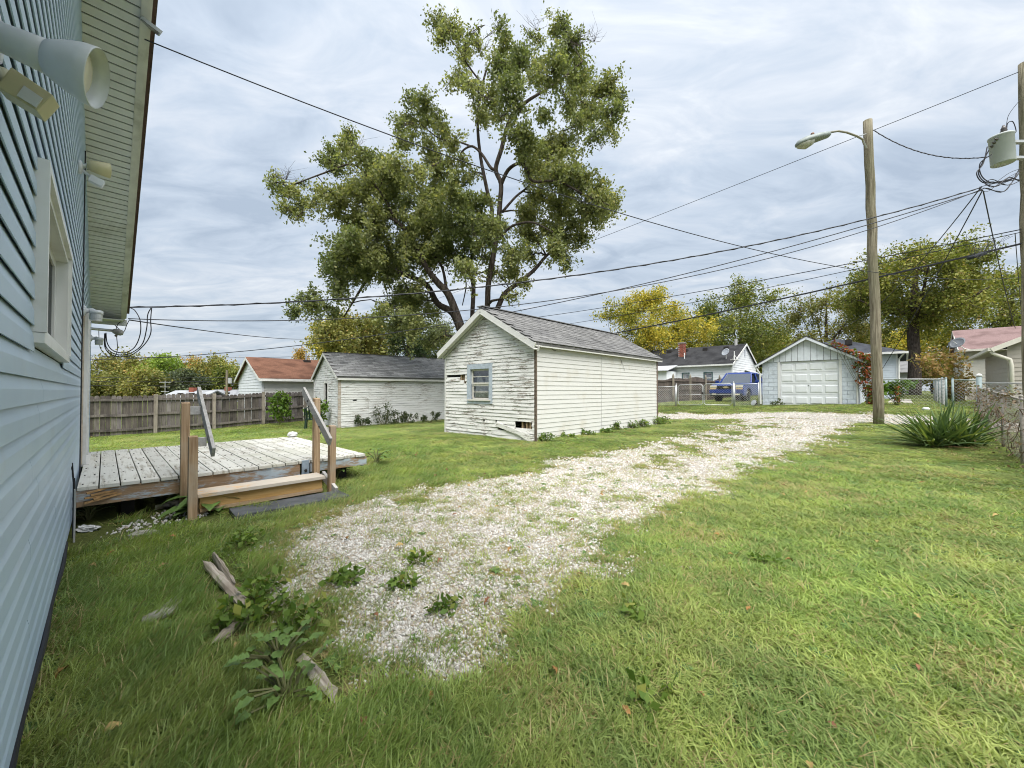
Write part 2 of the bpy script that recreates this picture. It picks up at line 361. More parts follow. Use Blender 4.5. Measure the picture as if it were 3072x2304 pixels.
# ------------------------------------------------------------------ buildings
def seg_cut(a0, a1, holes):
    segs = [(a0, a1)]
    for h0, h1 in holes:
        n = []
        for s0, s1 in segs:
            if h1 <= s0 or h0 >= s1: n.append((s0, s1)); continue
            if h0 > s0: n.append((s0, h0))
            if h1 < s1: n.append((h1, s1))
        segs = n
    return [s for s in segs if s[1]-s[0] > .015]
def plane_fn(plane, L, W):
    if plane == 'x0': return lambda a, o, z: (-o, a, z)
    if plane == 'xL': return lambda a, o, z: (L+o, a, z)
    if plane == 'y0': return lambda a, o, z: (a, -o, z)
    return lambda a, o, z: (a, W+o, z)
def siding(parent, fn, a0, a1, z0, z1, expo, mat, lim=None, openings=(), lip=.016, wob=0., single=True, name='siding_board', back=-.012, seed=1, dutch=False):
    """lap boards in a wall plane. lim(z) -> (amin, amax). openings: (a0,a1,z0,z1)"""
    R = random.Random(seed); zc = z0; allmb = MB(); k = 0; made = []
    cav = min(.03, expo*.3)
    while zc < z1-.02:
        zt = min(zc+expo, z1)
        lb = lim(zc) if lim else (a0, a1); lt = lim(zt+cav-.002) if lim else (a0, a1)
        b0, b1 = max(a0, lb[0]), min(a1, lb[1]); t0, t1 = max(a0, lt[0]), min(a1, lt[1])
        if b1-b0 < .03: break
        zm = (zc+zt)/2
        for s0, s1 in seg_cut(b0, b1, [(o[0], o[1]) for o in openings if o[2] < zm < o[3]]):
            q0 = t0 if abs(s0-b0) < 1e-6 else s0; q1 = t1 if abs(s1-b1) < 1e-6 else s1
            if q1 < q0: q0 = q1 = (q0+q1)/2
            mb = allmb if not single else MB(); n = max(1, int((s1-s0)/.35)) if wob else 1
            rows = []
            for i in range(n+1):
                f = i/n; wz = R.uniform(-wob, wob) if wob else 0; wl = lip*(1+(R.uniform(-.35, .6) if wob else 0))
                ab = s0+(s1-s0)*f; a_t = q0+(q1-q0)*f
                rows.append([fn(ab, back, zc+cav), fn(ab, wl-.0045, zc+wz+cav), fn(ab, wl-.004, zc+wz), fn(ab, wl, zc+wz), fn(ab, wl*.93, zc+wz+(expo*.55 if dutch else .007)), fn(a_t, .001, zt+cav-.002), fn(a_t, back, zt+cav-.002)])
            o = len(mb.v)
            for r in rows: mb.v += r
            for i in range(n):
                for j in range(7):
                    a = o+i*7+j; b = o+i*7+(j+1) % 7; mb.f.append((a, b, b+7, a+7))
            mb.f.append(tuple(o+j for j in range(7))); e = o+n*7; mb.f.append(tuple(e+j for j in range(6, -1, -1)))
            if single: made.append(mb.build(name, mat, parent))
        zc += expo; k += 1
    if not single: made.append(tag(allmb.build('siding', mat, parent), kind='stuff'))
    return made
def window(parent, fn, a0, a1, z0, z1, m_case, m_sash, m_pane, rows=2, cols=1, case=.1, proud=.03, depth=.05, bars=0, sill=True):
    """casing round an opening, two sashes with panes, a sill"""
    mb = MB()
    def bx(m, p0, p1, o0, o1, q0, q1): m.hexa([fn(p0, o1, q0), fn(p1, o1, q0), fn(p1, o0, q0), fn(p0, o0, q0), fn(p0, o1, q1), fn(p1, o1, q1), fn(p1, o0, q1), fn(p0, o0, q1)])
    bx(mb, a0-case, a0, -.03, proud, z0-case*.9, z1+case*1.1); bx(mb, a1, a1+case, -.03, proud, z0-case*.9, z1+case*1.1)
    bx(mb, a0, a1, -.03, proud-.003, z1, z1+case*1.1); bx(mb, a0, a1, -.03, proud-.003, z0-case*.9, z0)
    w = mb.build('window', m_case, parent)
    if sill:
        s = MB(); bx(s, a0-case*.6, a1+case*.6, -.02, proud+.03, z0-.03, z0+.006); s.build('sill', m_sash, w)
    h = (z1-z0)/rows; st = min(.045, (a1-a0)*.09)
    for r in range(rows):
        q0 = z0+h*r; q1 = q0+h; off = -depth-.022*(rows-1-r if rows > 1 else 0)*0-.02*(r == 0)
        s = MB()
        bx(s, a0, a0+st, off-.03, off, q0, q1); bx(s, a1-st, a1, off-.03, off, q0, q1); bx(s, a0+st, a1-st, off-.03, off-.002, q0, q0+st); bx(s, a0+st, a1-st, off-.03, off-.002, q1-st, q1)
        for b in range(1, bars+1):
            qb = q0+st+(h-2*st)*b/(bars+1); bx(s, a0+st, a1-st, off-.025, off-.004, qb-.009, qb+.009)
        for c in range(1, cols):
            cb = a0+st+(a1-a0-2*st)*c/cols; bx(s, cb-.009, cb+.009, off-.026, off-.003, q0+st, q1-st)
        so_ = s.build('sash', m_sash, w)
        for b in range(bars+1):
            for c in range(cols):
                y0 = q0+st+(h-2*st)*b/(bars+1)+.004; y1 = q0+st+(h-2*st)*(b+1)/(bars+1)-.004
                x0 = a0+st+(a1-a0-2*st)*c/cols+.004; x1 = a0+st+(a1-a0-2*st)*(c+1)/cols-.004
                pm = MB(); bx(pm, x0-.006, x1+.006, off-.018, off-.014, y0-.006, y1+.006); pm.build('pane', m_pane, w)
    return w
def slab(parent, pts, th, mat, name='roof'):
    """pts: 4 outer-corner points of the top face; thickness downwards"""
    mb = MB(); mb.hexa([Vector(p)-Vector((0, 0, th)) for p in pts]+[Vector(p) for p in pts]); return mb.build(name, mat, parent)
def shingles(parent, o, sx, sd, nx, rows, wx, wy, th, mats, gap=.006, seed=3, name='shingle'):
    """o: eave corner on the roof surface; sx: unit along eave; sd: unit up the slope"""
    R = random.Random(seed); o = Vector(o); sx = Vector(sx); sd = Vector(sd); nrm = sx.cross(sd).normalized()
    if nrm.z < 0: nrm = -nrm
    base = MB(); n2 = (Vector((0, 0, 1)))
    me = []
    for mt in mats:
        for q in range(2):
            b = MB(); w = wx-gap; t = th*(1+.5*q); 
            b.hexa([(0, 0, 0), (w, 0, 0), (w, wy*1.25, -th*.6), (0, wy*1.25, -th*.6), (0, 0, t), (w, 0, t), (w, wy*1.25, .002), (0, wy*1.25, .002)]); me.append(b.mesh('shingle', mt))
    M = Matrix((sx, sd, nrm)).transposed().to_4x4()
    for r in range(rows):
        for i in range(nx):
            ob = bpy.data.objects.new(name, R.choice(me)); COL.objects.link(ob); ob.parent = parent
            x = (i+(.5 if r % 2 else 0)*1)*wx
            if r % 2 and i == nx-1: x = x-.5*wx+0  # keep inside
            p = o+sx*(x+R.uniform(-.003, .003))+sd*(r*wy)+nrm*(.004+R.uniform(0, .003)+(.004 if r % 2 and i == nx-1 else 0))
            ob.matrix_local = Matrix.Translation(p) @ M @ Matrix.Rotation(R.uniform(-.006, .006), 4, 'Z')
# materials shared by the buildings
M_pane = glass('window_glass', (.8, .82, .82), .10); M_panedark = glass('dark_window_glass', (.18, .2, .2), .3)
M_white = plain('white_trim_paint', (.72, .72, .69), .5, .08, 4, .05, dirt=(.45, .42, .36))
M_whitewood = peel('flaking_white_trim', (.68, .67, .63), (.22, .19, .155), .36, .48)
M_dark = plain('dark_void_board', (.03, .027, .024), .9)
M_vinylw = plain('white_vinyl', (.74, .76, .78), .45, .05, 3, .03)
def m_roof(name, c1, c2, cell=(3.2, 7.)):
    t = NT(name); p = t.pos(obj=True); br = t.n('ShaderNodeTexBrick'); t.k(t.pos((1, 1, 1), obj=True), br.inputs['Vector'])
    n = t.noise(p, 28, 5, .7); c = t.mix(t.ramp(n, .3, .7), c1, c2); c = t.mix(t.ramp(t.noise(p, 1.2, 5), .4, .7), c, sc(c1, .75))
    wv = t.n('ShaderNodeTexWave', wave_type='BANDS', bands_direction='Z', wave_profile='SAW'); wv.inputs['Scale'].default_value = 5.; wv.inputs['Distortion'].default_value = .3; t.k(p, wv.inputs['Vector'])
    c = t.mix(1., c, t.mix(wv.outputs['Fac'], (.72, .72, .72), (1.1, 1.1, 1.1)), 'MULTIPLY')
    c = t.mix(1., c, t.mix(t.rnd(), (.78, .78, .78), (1.18, 1.18, 1.18)), 'MULTIPLY')
    t.bsdf(c, .92, t.bump(t.math('ADD', n, wv.outputs['Fac']), .35, .01), .12); MATS[name] = t.m; return t.m
def m_shing(name, c1, c2):
    t = NT(name); p = t.pos(); n = t.noise(p, 60, 5, .7); c = t.mix(t.ramp(n, .3, .7), c1, c2)
    c = t.mix(1., c, t.mix(t.rnd(), (.82, .82, .83), (1.14, 1.14, 1.13)), 'MULTIPLY')
    c = t.mix(t.math('MULTIPLY', t.ramp(t.noise(p, 1.4, 6, .6), .48, .7), .6), c, sc(c1, .6))
    t.bsdf(c, .93, t.bump(n, .4, .006), .1); MATS[name] = t.m; return t.m
# ---- weathered shed with the blue-framed window
def build_shed():
    ang = math.radians(43.2); sx, sy = math.sin(ang), math.cos(ang); rz = math.pi/2-ang
    C = at(1607, 1330, 9.02); z0 = .07
    L, W, E = 6.5, 3.28, 2.28
    RISE = .95; OH = .13
    t = thing('shed', 'weathered white wooden shed with flaking lap siding and a blue framed window', 'shed', (C.x, C.y, z0), rz)
    mp = peel('flaking_white_siding', (.76, .745, .70), (.15, .13, .105), .432, .515, (.34, .30, .25), low=1.3)
    mw = peel('white_wide_siding', (.66, .65, .61), (.40, .37, .32), .30, .36, dirt=(.50, .46, .37), low=.6)
    lim = lambda z: (0, W) if z < E else ((z-E)*(W/2)/RISE, W-(z-E)*(W/2)/RISE)
    fx = plane_fn('x0', L, W); fy = plane_fn('y0', L, W)
    # window face: local y runs from the near corner (0) to the far corner (W)
    wy0, wy1, wz0, wz1 = 1.50, 2.22, .95, 1.74
    hz = .118
    op = [(wy0-.02, wy1+.02, wz0-.02, wz1+.02), (.10, .62, .245, .475), (2.44, 2.66, 1.45, 1.62), (2.40, 2.50, 1.33, 1.46), (2.66, W-.05, 1.50, 1.575), (.75, 1.36, 1.60, 1.655), (1.66, 1.73, .36, .46), (1.23, 1.28, .34, .44), (.62, 1.2, .24, .31)]
    op2 = [(0, W, 0, 0)]
    siding(t, fx, 0.03, W-.03, .02, E+RISE, .0885, mp, lim, op, lip=.019, wob=.006, seed=5)
    for x0, x1, za, zb in ((.0, .11, .2, .5), ): pass
    siding(t, fy, .03, L-.03, .0, E-.02, .1085, mw, None, [(2.82, 2.835, -.1, 9)], lip=.014, seed=9, name='wide_siding_board')
    for pl in ('xL', 'yW'): siding(t, plane_fn(pl, L, W), 0, L if pl == 'yW' else W, .02, (E+RISE) if pl == 'xL' else E, .1, mp, lim if pl == 'xL' else None, lip=.016, single=False)
    # hanging loose board, studs in the hole, corner posts, sill plate
    m = MB(); m.beam((-.035, 1.22, .36), (-.05, .07, .115), .02, .105, (0, .2, 1)); m.build('loose_board', mp, t)
    m = MB(); m.beam((-.06, .55, .235), (-.045, .06, .03), .018, .09, (0, .3, 1)); m.build('loose_board', mp, t)
    ms = grain('stud_timber', (.30, .22, .13), (.42, .31, .19))
    for y in (.16, .27, .40, 1.2, 2.5, 2.62): MB().box(.02, .10, y, y+.04, 0., E-.06).build('stud', ms, t)
    MB().box(.02, .12, .0, W, .0, .05).build('sill_plate', ms, t)
    MB().box(-.028, .05, W-.03, W+.03, -.06, E).build('corner_board', M_whitewood, t)
    MB().box(-.012, .03, -.02, .03, -.03, E).build('corner_board', plain('dark_weathered_edge', (.13, .10, .075), .9, .4, 20, .5), t)
    MB().box(L-.04, L+.02, -.03, .04, -.08, E).build('corner_board', plain('rusty_brown_post', (.17, .125, .10), .9, .3, 9, .4), t)
    # dark inside
    MB().box(.14, L-.1, .1, W-.1, .01, .03).build('floor', M_dark, t)
    mb_ = plain('blue_window_paint', (.42, .475, .525), .6, .15, 12, .15, dirt=(.42, .44, .43))
    w = window(t, fx, wy0, wy1, wz0, wz1, mb_, peel('cream_sash_paint', (.66, .63, .56), (.30, .26, .2), .38, .46), M_pane, rows=2, cols=1, case=.115, proud=.035, bars=1, depth=.03)
    tag(w, 'window with pale blue casing and four stacked panes')
    # pale curtain drooping behind the glass
    cm = MB(); nx, nz = 26, 10
    for j in range(nz+1):
        for i in range(nx+1):
            y = wy0+.05+(wy1-wy0-.1)*i/nx; z = wz0+.06+(wz1-wz0-.2)*j/nz*(.55+.45*abs(math.sin(i*.23+.4)))
            cm.v.append((.13+.03*math.sin(i*.9+j*.35), y, z))
    cm.f = [(j*(nx+1)+i, j*(nx+1)+i+1, (j+1)*(nx+1)+i+1, (j+1)*(nx+1)+i) for j in range(nz) for i in range(nx)]
    tag(cm.build('curtain', plain('grey_curtain', (.55, .55, .55), .9), t, True), 'crumpled pale curtain behind the panes')
    # roof
    mr = m_roof('grey_roof_felt', (.16, .155, .15), (.24, .235, .23)); k = RISE/(W/2)
    ze = E-.0*k+.02; o = OH; top = E+RISE+.05
    slab(t, [(-.2, -o, E+.05-o*k), (L+.2, -o, E+.05-o*k), (L+.2, W/2, top), (-.2, W/2, top)], .055, mr)
    slab(t, [(-.2, W/2, top), (L+.2, W/2, top), (L+.2, W+o, E+.05-o*k), (-.2, W+o, E+.05-o*k)], .055, mr)
    for s in (0, 1):
        y0, y1 = (-o-.01, W/2) if s == 0 else (W+o+.01, W/2)
        m = MB(); a = Vector((-.19, y0, E-.035-o*k)); b = Vector((-.19, y1, top-.09)); m.beam(a, b, .035, .12); m.build('barge_board', M_whitewood, t)
        m = MB(); m.beam(a+Vector((.04, 0, -.075)), b+Vector((.04, 0, -.075)), .12, .022); m.build('rake_soffit', M_whitewood, t)
        m = MB(); m.beam(a+Vector((.15, .0, -.05)), b+Vector((.15, 0, -.05)), .03, .13); m.build('frieze_board', M_whitewood, t)
    MB().box(-.18, L+.18, -o+.005, -o+.03, E-.09-o*k+.05, E+.0-o*k).build('fascia', M_whitewood, t)
    MB().box(0, L, -o+.03, .0, E-.03-o*k*.4, E-.012-o*k*.4).build('eave_soffit', M_whitewood, t)
    c1 = m_shing('grey_shingle', (.125, .123, .12), (.195, .192, .187)); c2 = m_shing('pale_grey_shingle', (.145, .143, .139), (.22, .216, .21))
    sl_ = Vector((0, W/2+o, W/2*k+o*k)); n = sl_.length; nx = 22; rows = 13
    shingles(t, (-.215, -o-.015, E+.054-o*k), (1, 0, 0), sl_.normalized(), nx, rows, (L+.43)/nx, n/rows, .010, [c1, c2, c1], gap=.014)
    m = MB(); m.beam((-.22, W/2, top+.014), (L+.22, W/2, top+.014), .22, .02); m.build('ridge_cap', c1, t)
    # old hooks and a hanging wire under the eave
    m = MB(); m.tube([(3.9, -.03, E-.16), (3.92, -.05, E-.3)], .006, 5); m.tube([(3.95, -.03, E-.2), (4.15, -.03, E-.5)], .003, 4); m.tube([(.55, -.03, E-.1), (.62, -.06, E-.16), (.7, -.05, E-.14)], .007, 5); tag(m.build('hook', M_dark, t))
build_shed()
# ---- second weathered shed, further back by the wooden fence
def build_back_shed():
    ang = math.radians(50); rz = math.pi/2-ang
    C = at(1016, 1284, 16.); z0 = -.28; L, W, E, RISE, OH = 6.0, 3.7, 2.12, 1.03, .14
    t = thing('shed', 'low white shed with grey shingle roof and bare weathered boards beside the wooden fence', 'shed', (C.x, C.y, z0), rz)
    mp = peel('worn_white_siding', (.72, .72, .69), (.20, .175, .15), .42, .52, (.42, .38, .33), low=.7)
    fx = plane_fn('x0', L, W); fy = plane_fn('y0', L, W)
    lim = lambda z: (0, W) if z < E else ((z-E)*(W/2)/RISE, W-(z-E)*(W/2)/RISE)
    wy0, wy1, wz0, wz1 = 1.52, 1.98, .95, 1.85
    siding(t, fx, .03, W-.03, .0, E+RISE, .10, mp, lim, [(wy0-.02, wy1+.02, wz0-.02, wz1+.02)], lip=.017, wob=.004, seed=15)
    siding(t, fy, .05, L-.03, .0, E-.01, .098, mp, None, [(.55, .70, 1.10, 1.19), (1.2, 1.206, .2, 2)], lip=.017, wob=.004, seed=16)
    for pl in ('xL', 'yW'): siding(t, plane_fn(pl, L, W), 0, L if pl == 'yW' else W, .0, (E+RISE) if pl == 'xL' else E, .1, mp, lim if pl == 'xL' else None, single=False)
    MB().box(-.03, .07, -.03, .05, -.1, E).build('corner_board', peel('bare_corner_board', (.6, .58, .53), (.25, .21, .17), .5, .6), t)
    MB().box(-.03, .05, W-.05, W+.02, -.1, E).build('corner_board', M_whitewood, t)
    MB().box(.1, L-.1, .1, W-.1, .01, .03).build('floor', M_dark, t)
    window(t, fx, wy0, wy1, wz0, wz1, M_whitewood, M_dark, M_panedark, rows=2, case=.09, proud=.03)
    mr = MATS['grey_roof_felt']; k = RISE/(W/2); o = OH; top = E+RISE+.05
    slab(t, [(-.13, -o, E+.05-o*k), (L+.12, -o, E+.05-o*k), (L+.12, W/2, top), (-.13, W/2, top)], .05, mr)
    slab(t, [(-.13, W/2, top), (L+.12, W/2, top), (L+.12, W+o, E+.05-o*k), (-.13, W+o, E+.05-o*k)], .05, mr)
    for y0 in (-o, W+o):
        m = MB(); m.beam((-.125, y0, E-.03-o*k), (-.125, W/2, top-.08), .03, .11); m.build('barge_board', M_whitewood, t)
    MB().box(-.1, L+.1, -o+.005, -o+.03, E-.09-o*k, E-.004-o*k).build('fascia', M_whitewood, t)
    c1 = m_shing('old_grey_shingle', (.17, .17, .168), (.27, .27, .265)); c2 = m_shing('old_pale_shingle', (.22, .22, .215), (.33, .33, .325))
    s = Vector((0, W/2+o, W/2*k+o*k)); nx, rows = 20, 14
    shingles(t, (-.14, -o-.015, E+.054-o*k), (1, 0, 0), s.normalized(), nx, rows, (L+.27)/nx, s.length/rows, .012, [c1, c2], seed=8, gap=.014)
    m = MB(); m.beam((-.14, W/2, top+.012), (L+.13, W/2, top+.012), .2, .018); m.build('ridge_cap', c1, t)
build_back_shed()
# ---- white garage with the rusty red roof beyond the fence
def build_red_roof():
    C = at(786, 1240, 19.5); z0 = -.42; L, W, E, RISE, OH = 7.2, 6.3, 2.34, 1.12, .3
    t = thing('garage', 'white garage with rust red shingle roof behind the wooden fence', 'garage', (C.x, C.y, z0), math.pi/2-math.radians(47))
    fx = plane_fn('x0', L, W); fy = plane_fn('y0', L, W)
    lim = lambda z: (0, W) if z < E else ((z-E)*(W/2)/RISE, W-(z-E)*(W/2)/RISE)
    siding(t, fx, .04, W-.04, 0, E+RISE, .15, M_vinylw, lim, lip=.022)
    siding(t, fy, .04, L-.04, 0, E-.15, .13, plain('cream_vinyl', (.70, .69, .64), .5, .06, 3, .03), lip=.014)
    for pl in ('xL', 'yW'): siding(t, plane_fn(pl, L, W), 0, L if pl == 'yW' else W, .0, (E+RISE) if pl == 'xL' else E, .15, M_vinylw, lim if pl == 'xL' else None, single=False)
    MB().box(-.03, .06, -.03, .06, 0, E).build('corner_post', M_vinylw, t)
    k = RISE/(W/2); o = OH; top = E+RISE+.05; mr = m_roof('rust_red_roof', (.105, .05, .032), (.19, .096, .062))
    slab(t, [(-.2, -o, E+.05-o*k), (L+.2, -o, E+.05-o*k), (L+.2, W/2, top), (-.2, W/2, top)], .05, mr)
    slab(t, [(-.2, W/2, top), (L+.2, W/2, top), (L+.2, W+o, E+.05-o*k), (-.2, W+o, E+.05-o*k)], .05, mr)
    for y0 in (-o, W+o):
        m = MB(); m.beam((-.19, y0, E-.04-o*k), (-.19, W/2, top-.09), .03, .14); m.build('barge_board', M_white, t)
    MB().box(-.2, L+.2, -o-.1, -o, E-.10-o*k, E+.02-o*k).build('gutter', M_white, t)
    MB().box(2.6, 2.95, W/2-.55, W/2-.25, top-.26, top-.06).build('roof_vent', M_dark, t)
    MB().tube([(2.8, W/2-.2, top-.2), (2.8, W/2-.2, top+.42)], .05, 8).build('vent_pipe', plain('galvanised', (.42, .43, .43), .45, .1, 8, .05, metal=.6), t)
build_red_roof()
# ---- the blue-sided house the camera stands beside
HU, HV = -.21, 5.0
RS, RV = .41, 4.3
def rake(v): return 2.63+RS*(10.7-max(v, RV)) if v >= RV else 2.63+RS*(10.7-RV)-RS*(RV-v)
def build_house():
    b = lot(HU, HV); t = thing('house', 'house clad in pale blue lap siding with beige rake soffit', 'house', (b.x, b.y, 0), LROT)
    ms_ = NT('blue_vinyl_siding'); p = ms_.pos(); n = ms_.noise(ms_.pos((1, 1, 1), obj=True), 1.1, 5)
    c = ms_.mix(ms_.ramp(n, .35, .7), (.42, .535, .655), (.49, .605, .715)); c = ms_.mix(ms_.math('MULTIPLY', ms_.ramp(ms_.noise(p, 2.5, 7, .65), .55, .8), .35), c, (.40, .42, .40))
    ms_.bsdf(c, .42, ms_.bump(ms_.noise(ms_.pos((2, 2, 60), obj=True), 1, 3), .06, .003), .4); ms = ms_.m
    fn = lambda a, o, z: (o, a-HV, z)
    v0 = wallpt(88, 700, HU)[0]; v1 = wallpt(181, 900, HU)[0]; z0, z1 = 1.47, 2.12
    dv0, dv1, dz0, dz1 = 7.06, 7.92, .40, 2.12
    ZR = rake(RV)
    lim = lambda z: (-1.75, 10.37) if z < rake(10.37) else (RV-(ZR-z)/RS, RV+(ZR-z)/RS)
    ops = [(v0, v1, z0-.02, z1+.02), (dv0-.1, dv1+.1, -1, dz1+.1)]
    R = random.Random(4)
    EX = .1
    jo = [3.35, 3.0, 2.62, 3.55, 3.12, 2.75, 2.4, 5.2, 6.1, 4.4]
    for k in range(50):
        zc = .10+EX*k; ops.append((jo[(k*3+k//4) % 10], jo[(k*3+k//4) % 10]+.0045, zc, zc+EX))
    siding(t, fn, -1.75, 10.37, .10, 5.4, EX, ms, lim, ops, dutch=True, lip=.019, back=-.02, seed=2)
    # sheathing behind the boards so that the joints stay dark
    sh = MB()
    def P(v, z, x=-.035): return (x, v-HV, z)
    for a0, a1, q0, q1 in ((-1.75, v0, .0, 2.7), (v1, dv0-.09, 0, 2.7), (v0, v1, 0, z0-.01), (v0, v1, z1+.01, 2.7), (dv1+.09, 10.37, 0, 2.7), (dv0-.09, dv1+.09, dz1+.09, 2.7)): sh.box(-.06, -.022, a0-HV, a1-HV, q0, q1)
    sh.prism([(-1.75, 2.7), (10.37, 2.7), (RV, ZR-.02)], (-.06, -.022), lambda a, q, x: (x, a-HV, q)); sh.build('sheathing', M_dark, t)
    # other walls (out of the picture), foundation
    D = 8.2
    for fnn, a0, a1, q1 in ((lambda a, o, z: (-a, 10.37-HV+o, z), 0, D, 2.72), (lambda a, o, z: (-a, -1.75-HV-o, z), 0, D, 2.72)): siding(t, fnn, a0, a1, .1, q1, EX, ms, None, single=False)
    siding(t, lambda a, o, z: (-D-o, a-HV, z), -1.75, 10.37, .1, 5.3, EX, ms, lim, single=False)
    MB().box(-D+.05, -.03, -1.7-HV, 10.3-HV, -.5, .11).build('foundation', plain('foundation_block', (.28, .27, .25), .9, .2, 5, .4), t)
    MB().box(-.02, .014, -1.75-HV, 10.37-HV, .055, .10).build('starter_strip', ms, t)
    MB().box(-.03, .03, 10.33-HV, 10.40-HV, .06, rake(10.37)).build('corner_post', ms, t)
    # kitchen window: deep white frame
    wm = plain('white_window_vinyl', (.74, .74, .71), .4, .05, 3, .03, dirt=(.5, .48, .42))
    m = MB(); f = .035
    m.box(-.10, .035, v0-HV, v0+f-HV, z0, z1).box(-.10, .035, v1-f-HV, v1-HV, z0, z1).box(-.10, .032, v0+f-HV, v1-f-HV, z1-f, z1).box(-.10, .032, v0+f-HV, v1-f-HV, z0, z0+f)
    w = m.build('window', wm, t); tag(w, 'white vinyl kitchen window in a deep frame')
    m = MB(); m.box(.0, .045, v0-.02-HV, v1+.02-HV, z0-.035, z0+.004); m.build('sill', wm, w)
    m = MB(); m.box(-.01, .05, v0-.022-HV, v0+.012-HV, z0+.006, z1+.03).box(-.01, .05, v1-.012-HV, v1+.022-HV, z0+.006, z1+.03).box(-.01, .05, v0+.012-HV, v1-.012-HV, z1-.004, z1+.03); m.build('frame', wm, w)
    mid = (v0+v1)/2
    for a0, a1, x in ((v0+f, mid+.02, -.05), (mid-.02, v1-f, -.02)):
        m = MB(); q0, q1 = z0+f, z1-f; e = .045
        m.box(x-.025, x, a0-HV, a0+e-HV, q0, q1).box(x-.025, x, a1-e-HV, a1-HV, q0, q1).box(x-.025, x-.002, a0+e-HV, a1-e-HV, q0, q0+e).box(x-.025, x-.002, a0+e-HV, a1-e-HV, q1-e, q1); m.build('sash', wm, w)
        m = MB(); m.box(x-.016, x-.012, a0+e-.005-HV, a1-e+.005-HV, q0+e-.005, q1-e+.005); m.build('pane', M_panedark, w)
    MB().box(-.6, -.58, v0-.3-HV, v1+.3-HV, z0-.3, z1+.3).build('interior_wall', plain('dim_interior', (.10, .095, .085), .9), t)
    # door and casings over the deck
    cm = M_white
    m = MB(); m.box(-.03, .065, dv0-.10-HV, dv0-HV, dz0-.02, dz1+.1).box(-.03, .065, dv1-HV, dv1+.1-HV, dz0-.02, dz1+.1).box(-.03, .042, dv0-HV, dv1-HV, dz1, dz1+.1); m.build('door_casing', cm, t)
    m = MB(); m.box(-.03, .034, dv0-.125-HV, dv0-.102-HV, dz0-.02, dz1+.1); m.build('casing_edge', plain('tan_caulked_edge', (.56, .46, .34), .7, .2, 12), t)
    dr = MB().box(-.06, -.02, dv0-HV, dv1-HV, dz0, dz1).build('door', plain('door_white', (.66, .66, .63), .5), t)
    MB().lathe((-.02, dv0+.09-HV, 1.35), (1, 0, 0), [(0, .012), (.03, .012), (.035, .028), (.06, .028), (.065, .01)], 10).build('handle', plain('brass', (.5, .38, .16), .35, metal=.9), dr)
    MB().box(-.02, .09, dv0-.1-HV, dv1+.1-HV, dz0-.05, dz0-.022).build('threshold', M_whitewood, t)
    # rake soffit boards
    so_m = plain('beige_soffit_vinyl', (.66, .67, .65), .5, .06, 3, .03, dirt=(.36, .35, .29))
    sb = MB(); wq = .1; sb.hexa([(.0, 0, 0), (.475-.05, 0, 0), (.475-.05, wq-.014, .0), (0, wq-.014, 0), (.0, 0, .012), (.425, 0, .012), (.425, wq-.012, .014), (0, wq-.012, .014)])
    sm_ = sb.mesh('soffit_board', so_m); a_ = math.atan(RS); nb = int((10.72-RV)/math.cos(a_)/wq)
    for i in range(nb):
        o = link('soffit_board', sm_, t, (0.012, 10.72-HV-i*wq*math.cos(a_), rake(10.72)+i*wq*math.sin(a_)-.0), (0, 0, 0)); o.rotation_euler = (-a_, 0, 0); o.location.y -= wq*math.cos(a_); o.location.z += wq*math.sin(a_)
    sb2 = MB()
    for i in range(int((RV+2.0)/math.cos(a_)/wq)):
        o = link('soffit_board', sm_, t, (.012, RV-HV-(i+1)*wq*math.cos(a_), rake(RV)-(i+1)*wq*math.sin(a_)), (a_, 0, 0))
    # light void above the soffit: rake fascia, brown drip edge, roof slabs, gutter end
    fm = plain('rake_fascia_paint', (.64, .635, .57), .6, .12, 5, .1, dirt=(.30, .29, .22)); br = plain('brown_drip_edge', (.085, .045, .04), .6, .2, 8)
    for (va, vb) in ((10.76, RV), (-2.1, RV)):
        a = Vector((.475-.018, va-HV, rake(va)+.04)); b_ = Vector((.475-.018, vb-HV, rake(vb)+.04))
        m = MB(); m.beam(a-Vector((.02, 0, .02)), b_-Vector((.02, 0, .02)), .06, .05); m.build('soffit_channel', fm, t)
        m = MB(); m.beam(a+Vector((.02, 0, .06)), b_+Vector((.02, 0, .06)), .025, .15); m.build('rake_fascia', fm, t)
        m = MB(); m.beam(a+Vector((.045, 0, .13)), b_+Vector((.045, 0, .13)), .022, .06); m.build('drip_edge', br, t)
    rm = m_roof('brown_roof', (.10, .07, .06), (.17, .12, .10))
    for va in (10.78, -2.12):
        q = [(.53, va-HV, rake(va)+.20), (.53, RV-HV, rake(RV)+.20), (-D-.5, RV-HV, rake(RV)+.20), (-D-.5, va-HV, rake(va)+.20)]
        if va < 0: q = q[::-1]
        slab(t, q[::-1], .05, rm)
    gm = plain('white_gutter', (.70, .70, .67), .45, .06, 4, .03)
    m = MB(); m.prism([(0, 0), (.09, .02), (.12, .12), (0, .12)], (-D-.4, .50), lambda a, q, x: (x, 10.77-HV+a, 2.50+q)); m.build('gutter', gm, t)
    MB().box(-D, .44, 10.42-HV, 10.76-HV, 2.565, 2.58).build('eave_soffit', so_m, t)
    MB().box(-D, .44, 10.74-HV, 10.77-HV, 2.58, 2.70).build('eave_fascia', gm, t)
    # cables clipped to the wall
    bk = plain('black_cable', (.02, .02, .024), .5); gy = plain('grey_cable', (.35, .35, .33), .5)
    vq = 6.45; m = MB(); m.tube([(.03, vq-HV+.02*math.sin(z*3), z) for z in np.linspace(.25, 3.9, 24)], .006, 5); m.build('wall_cable', bk, t)
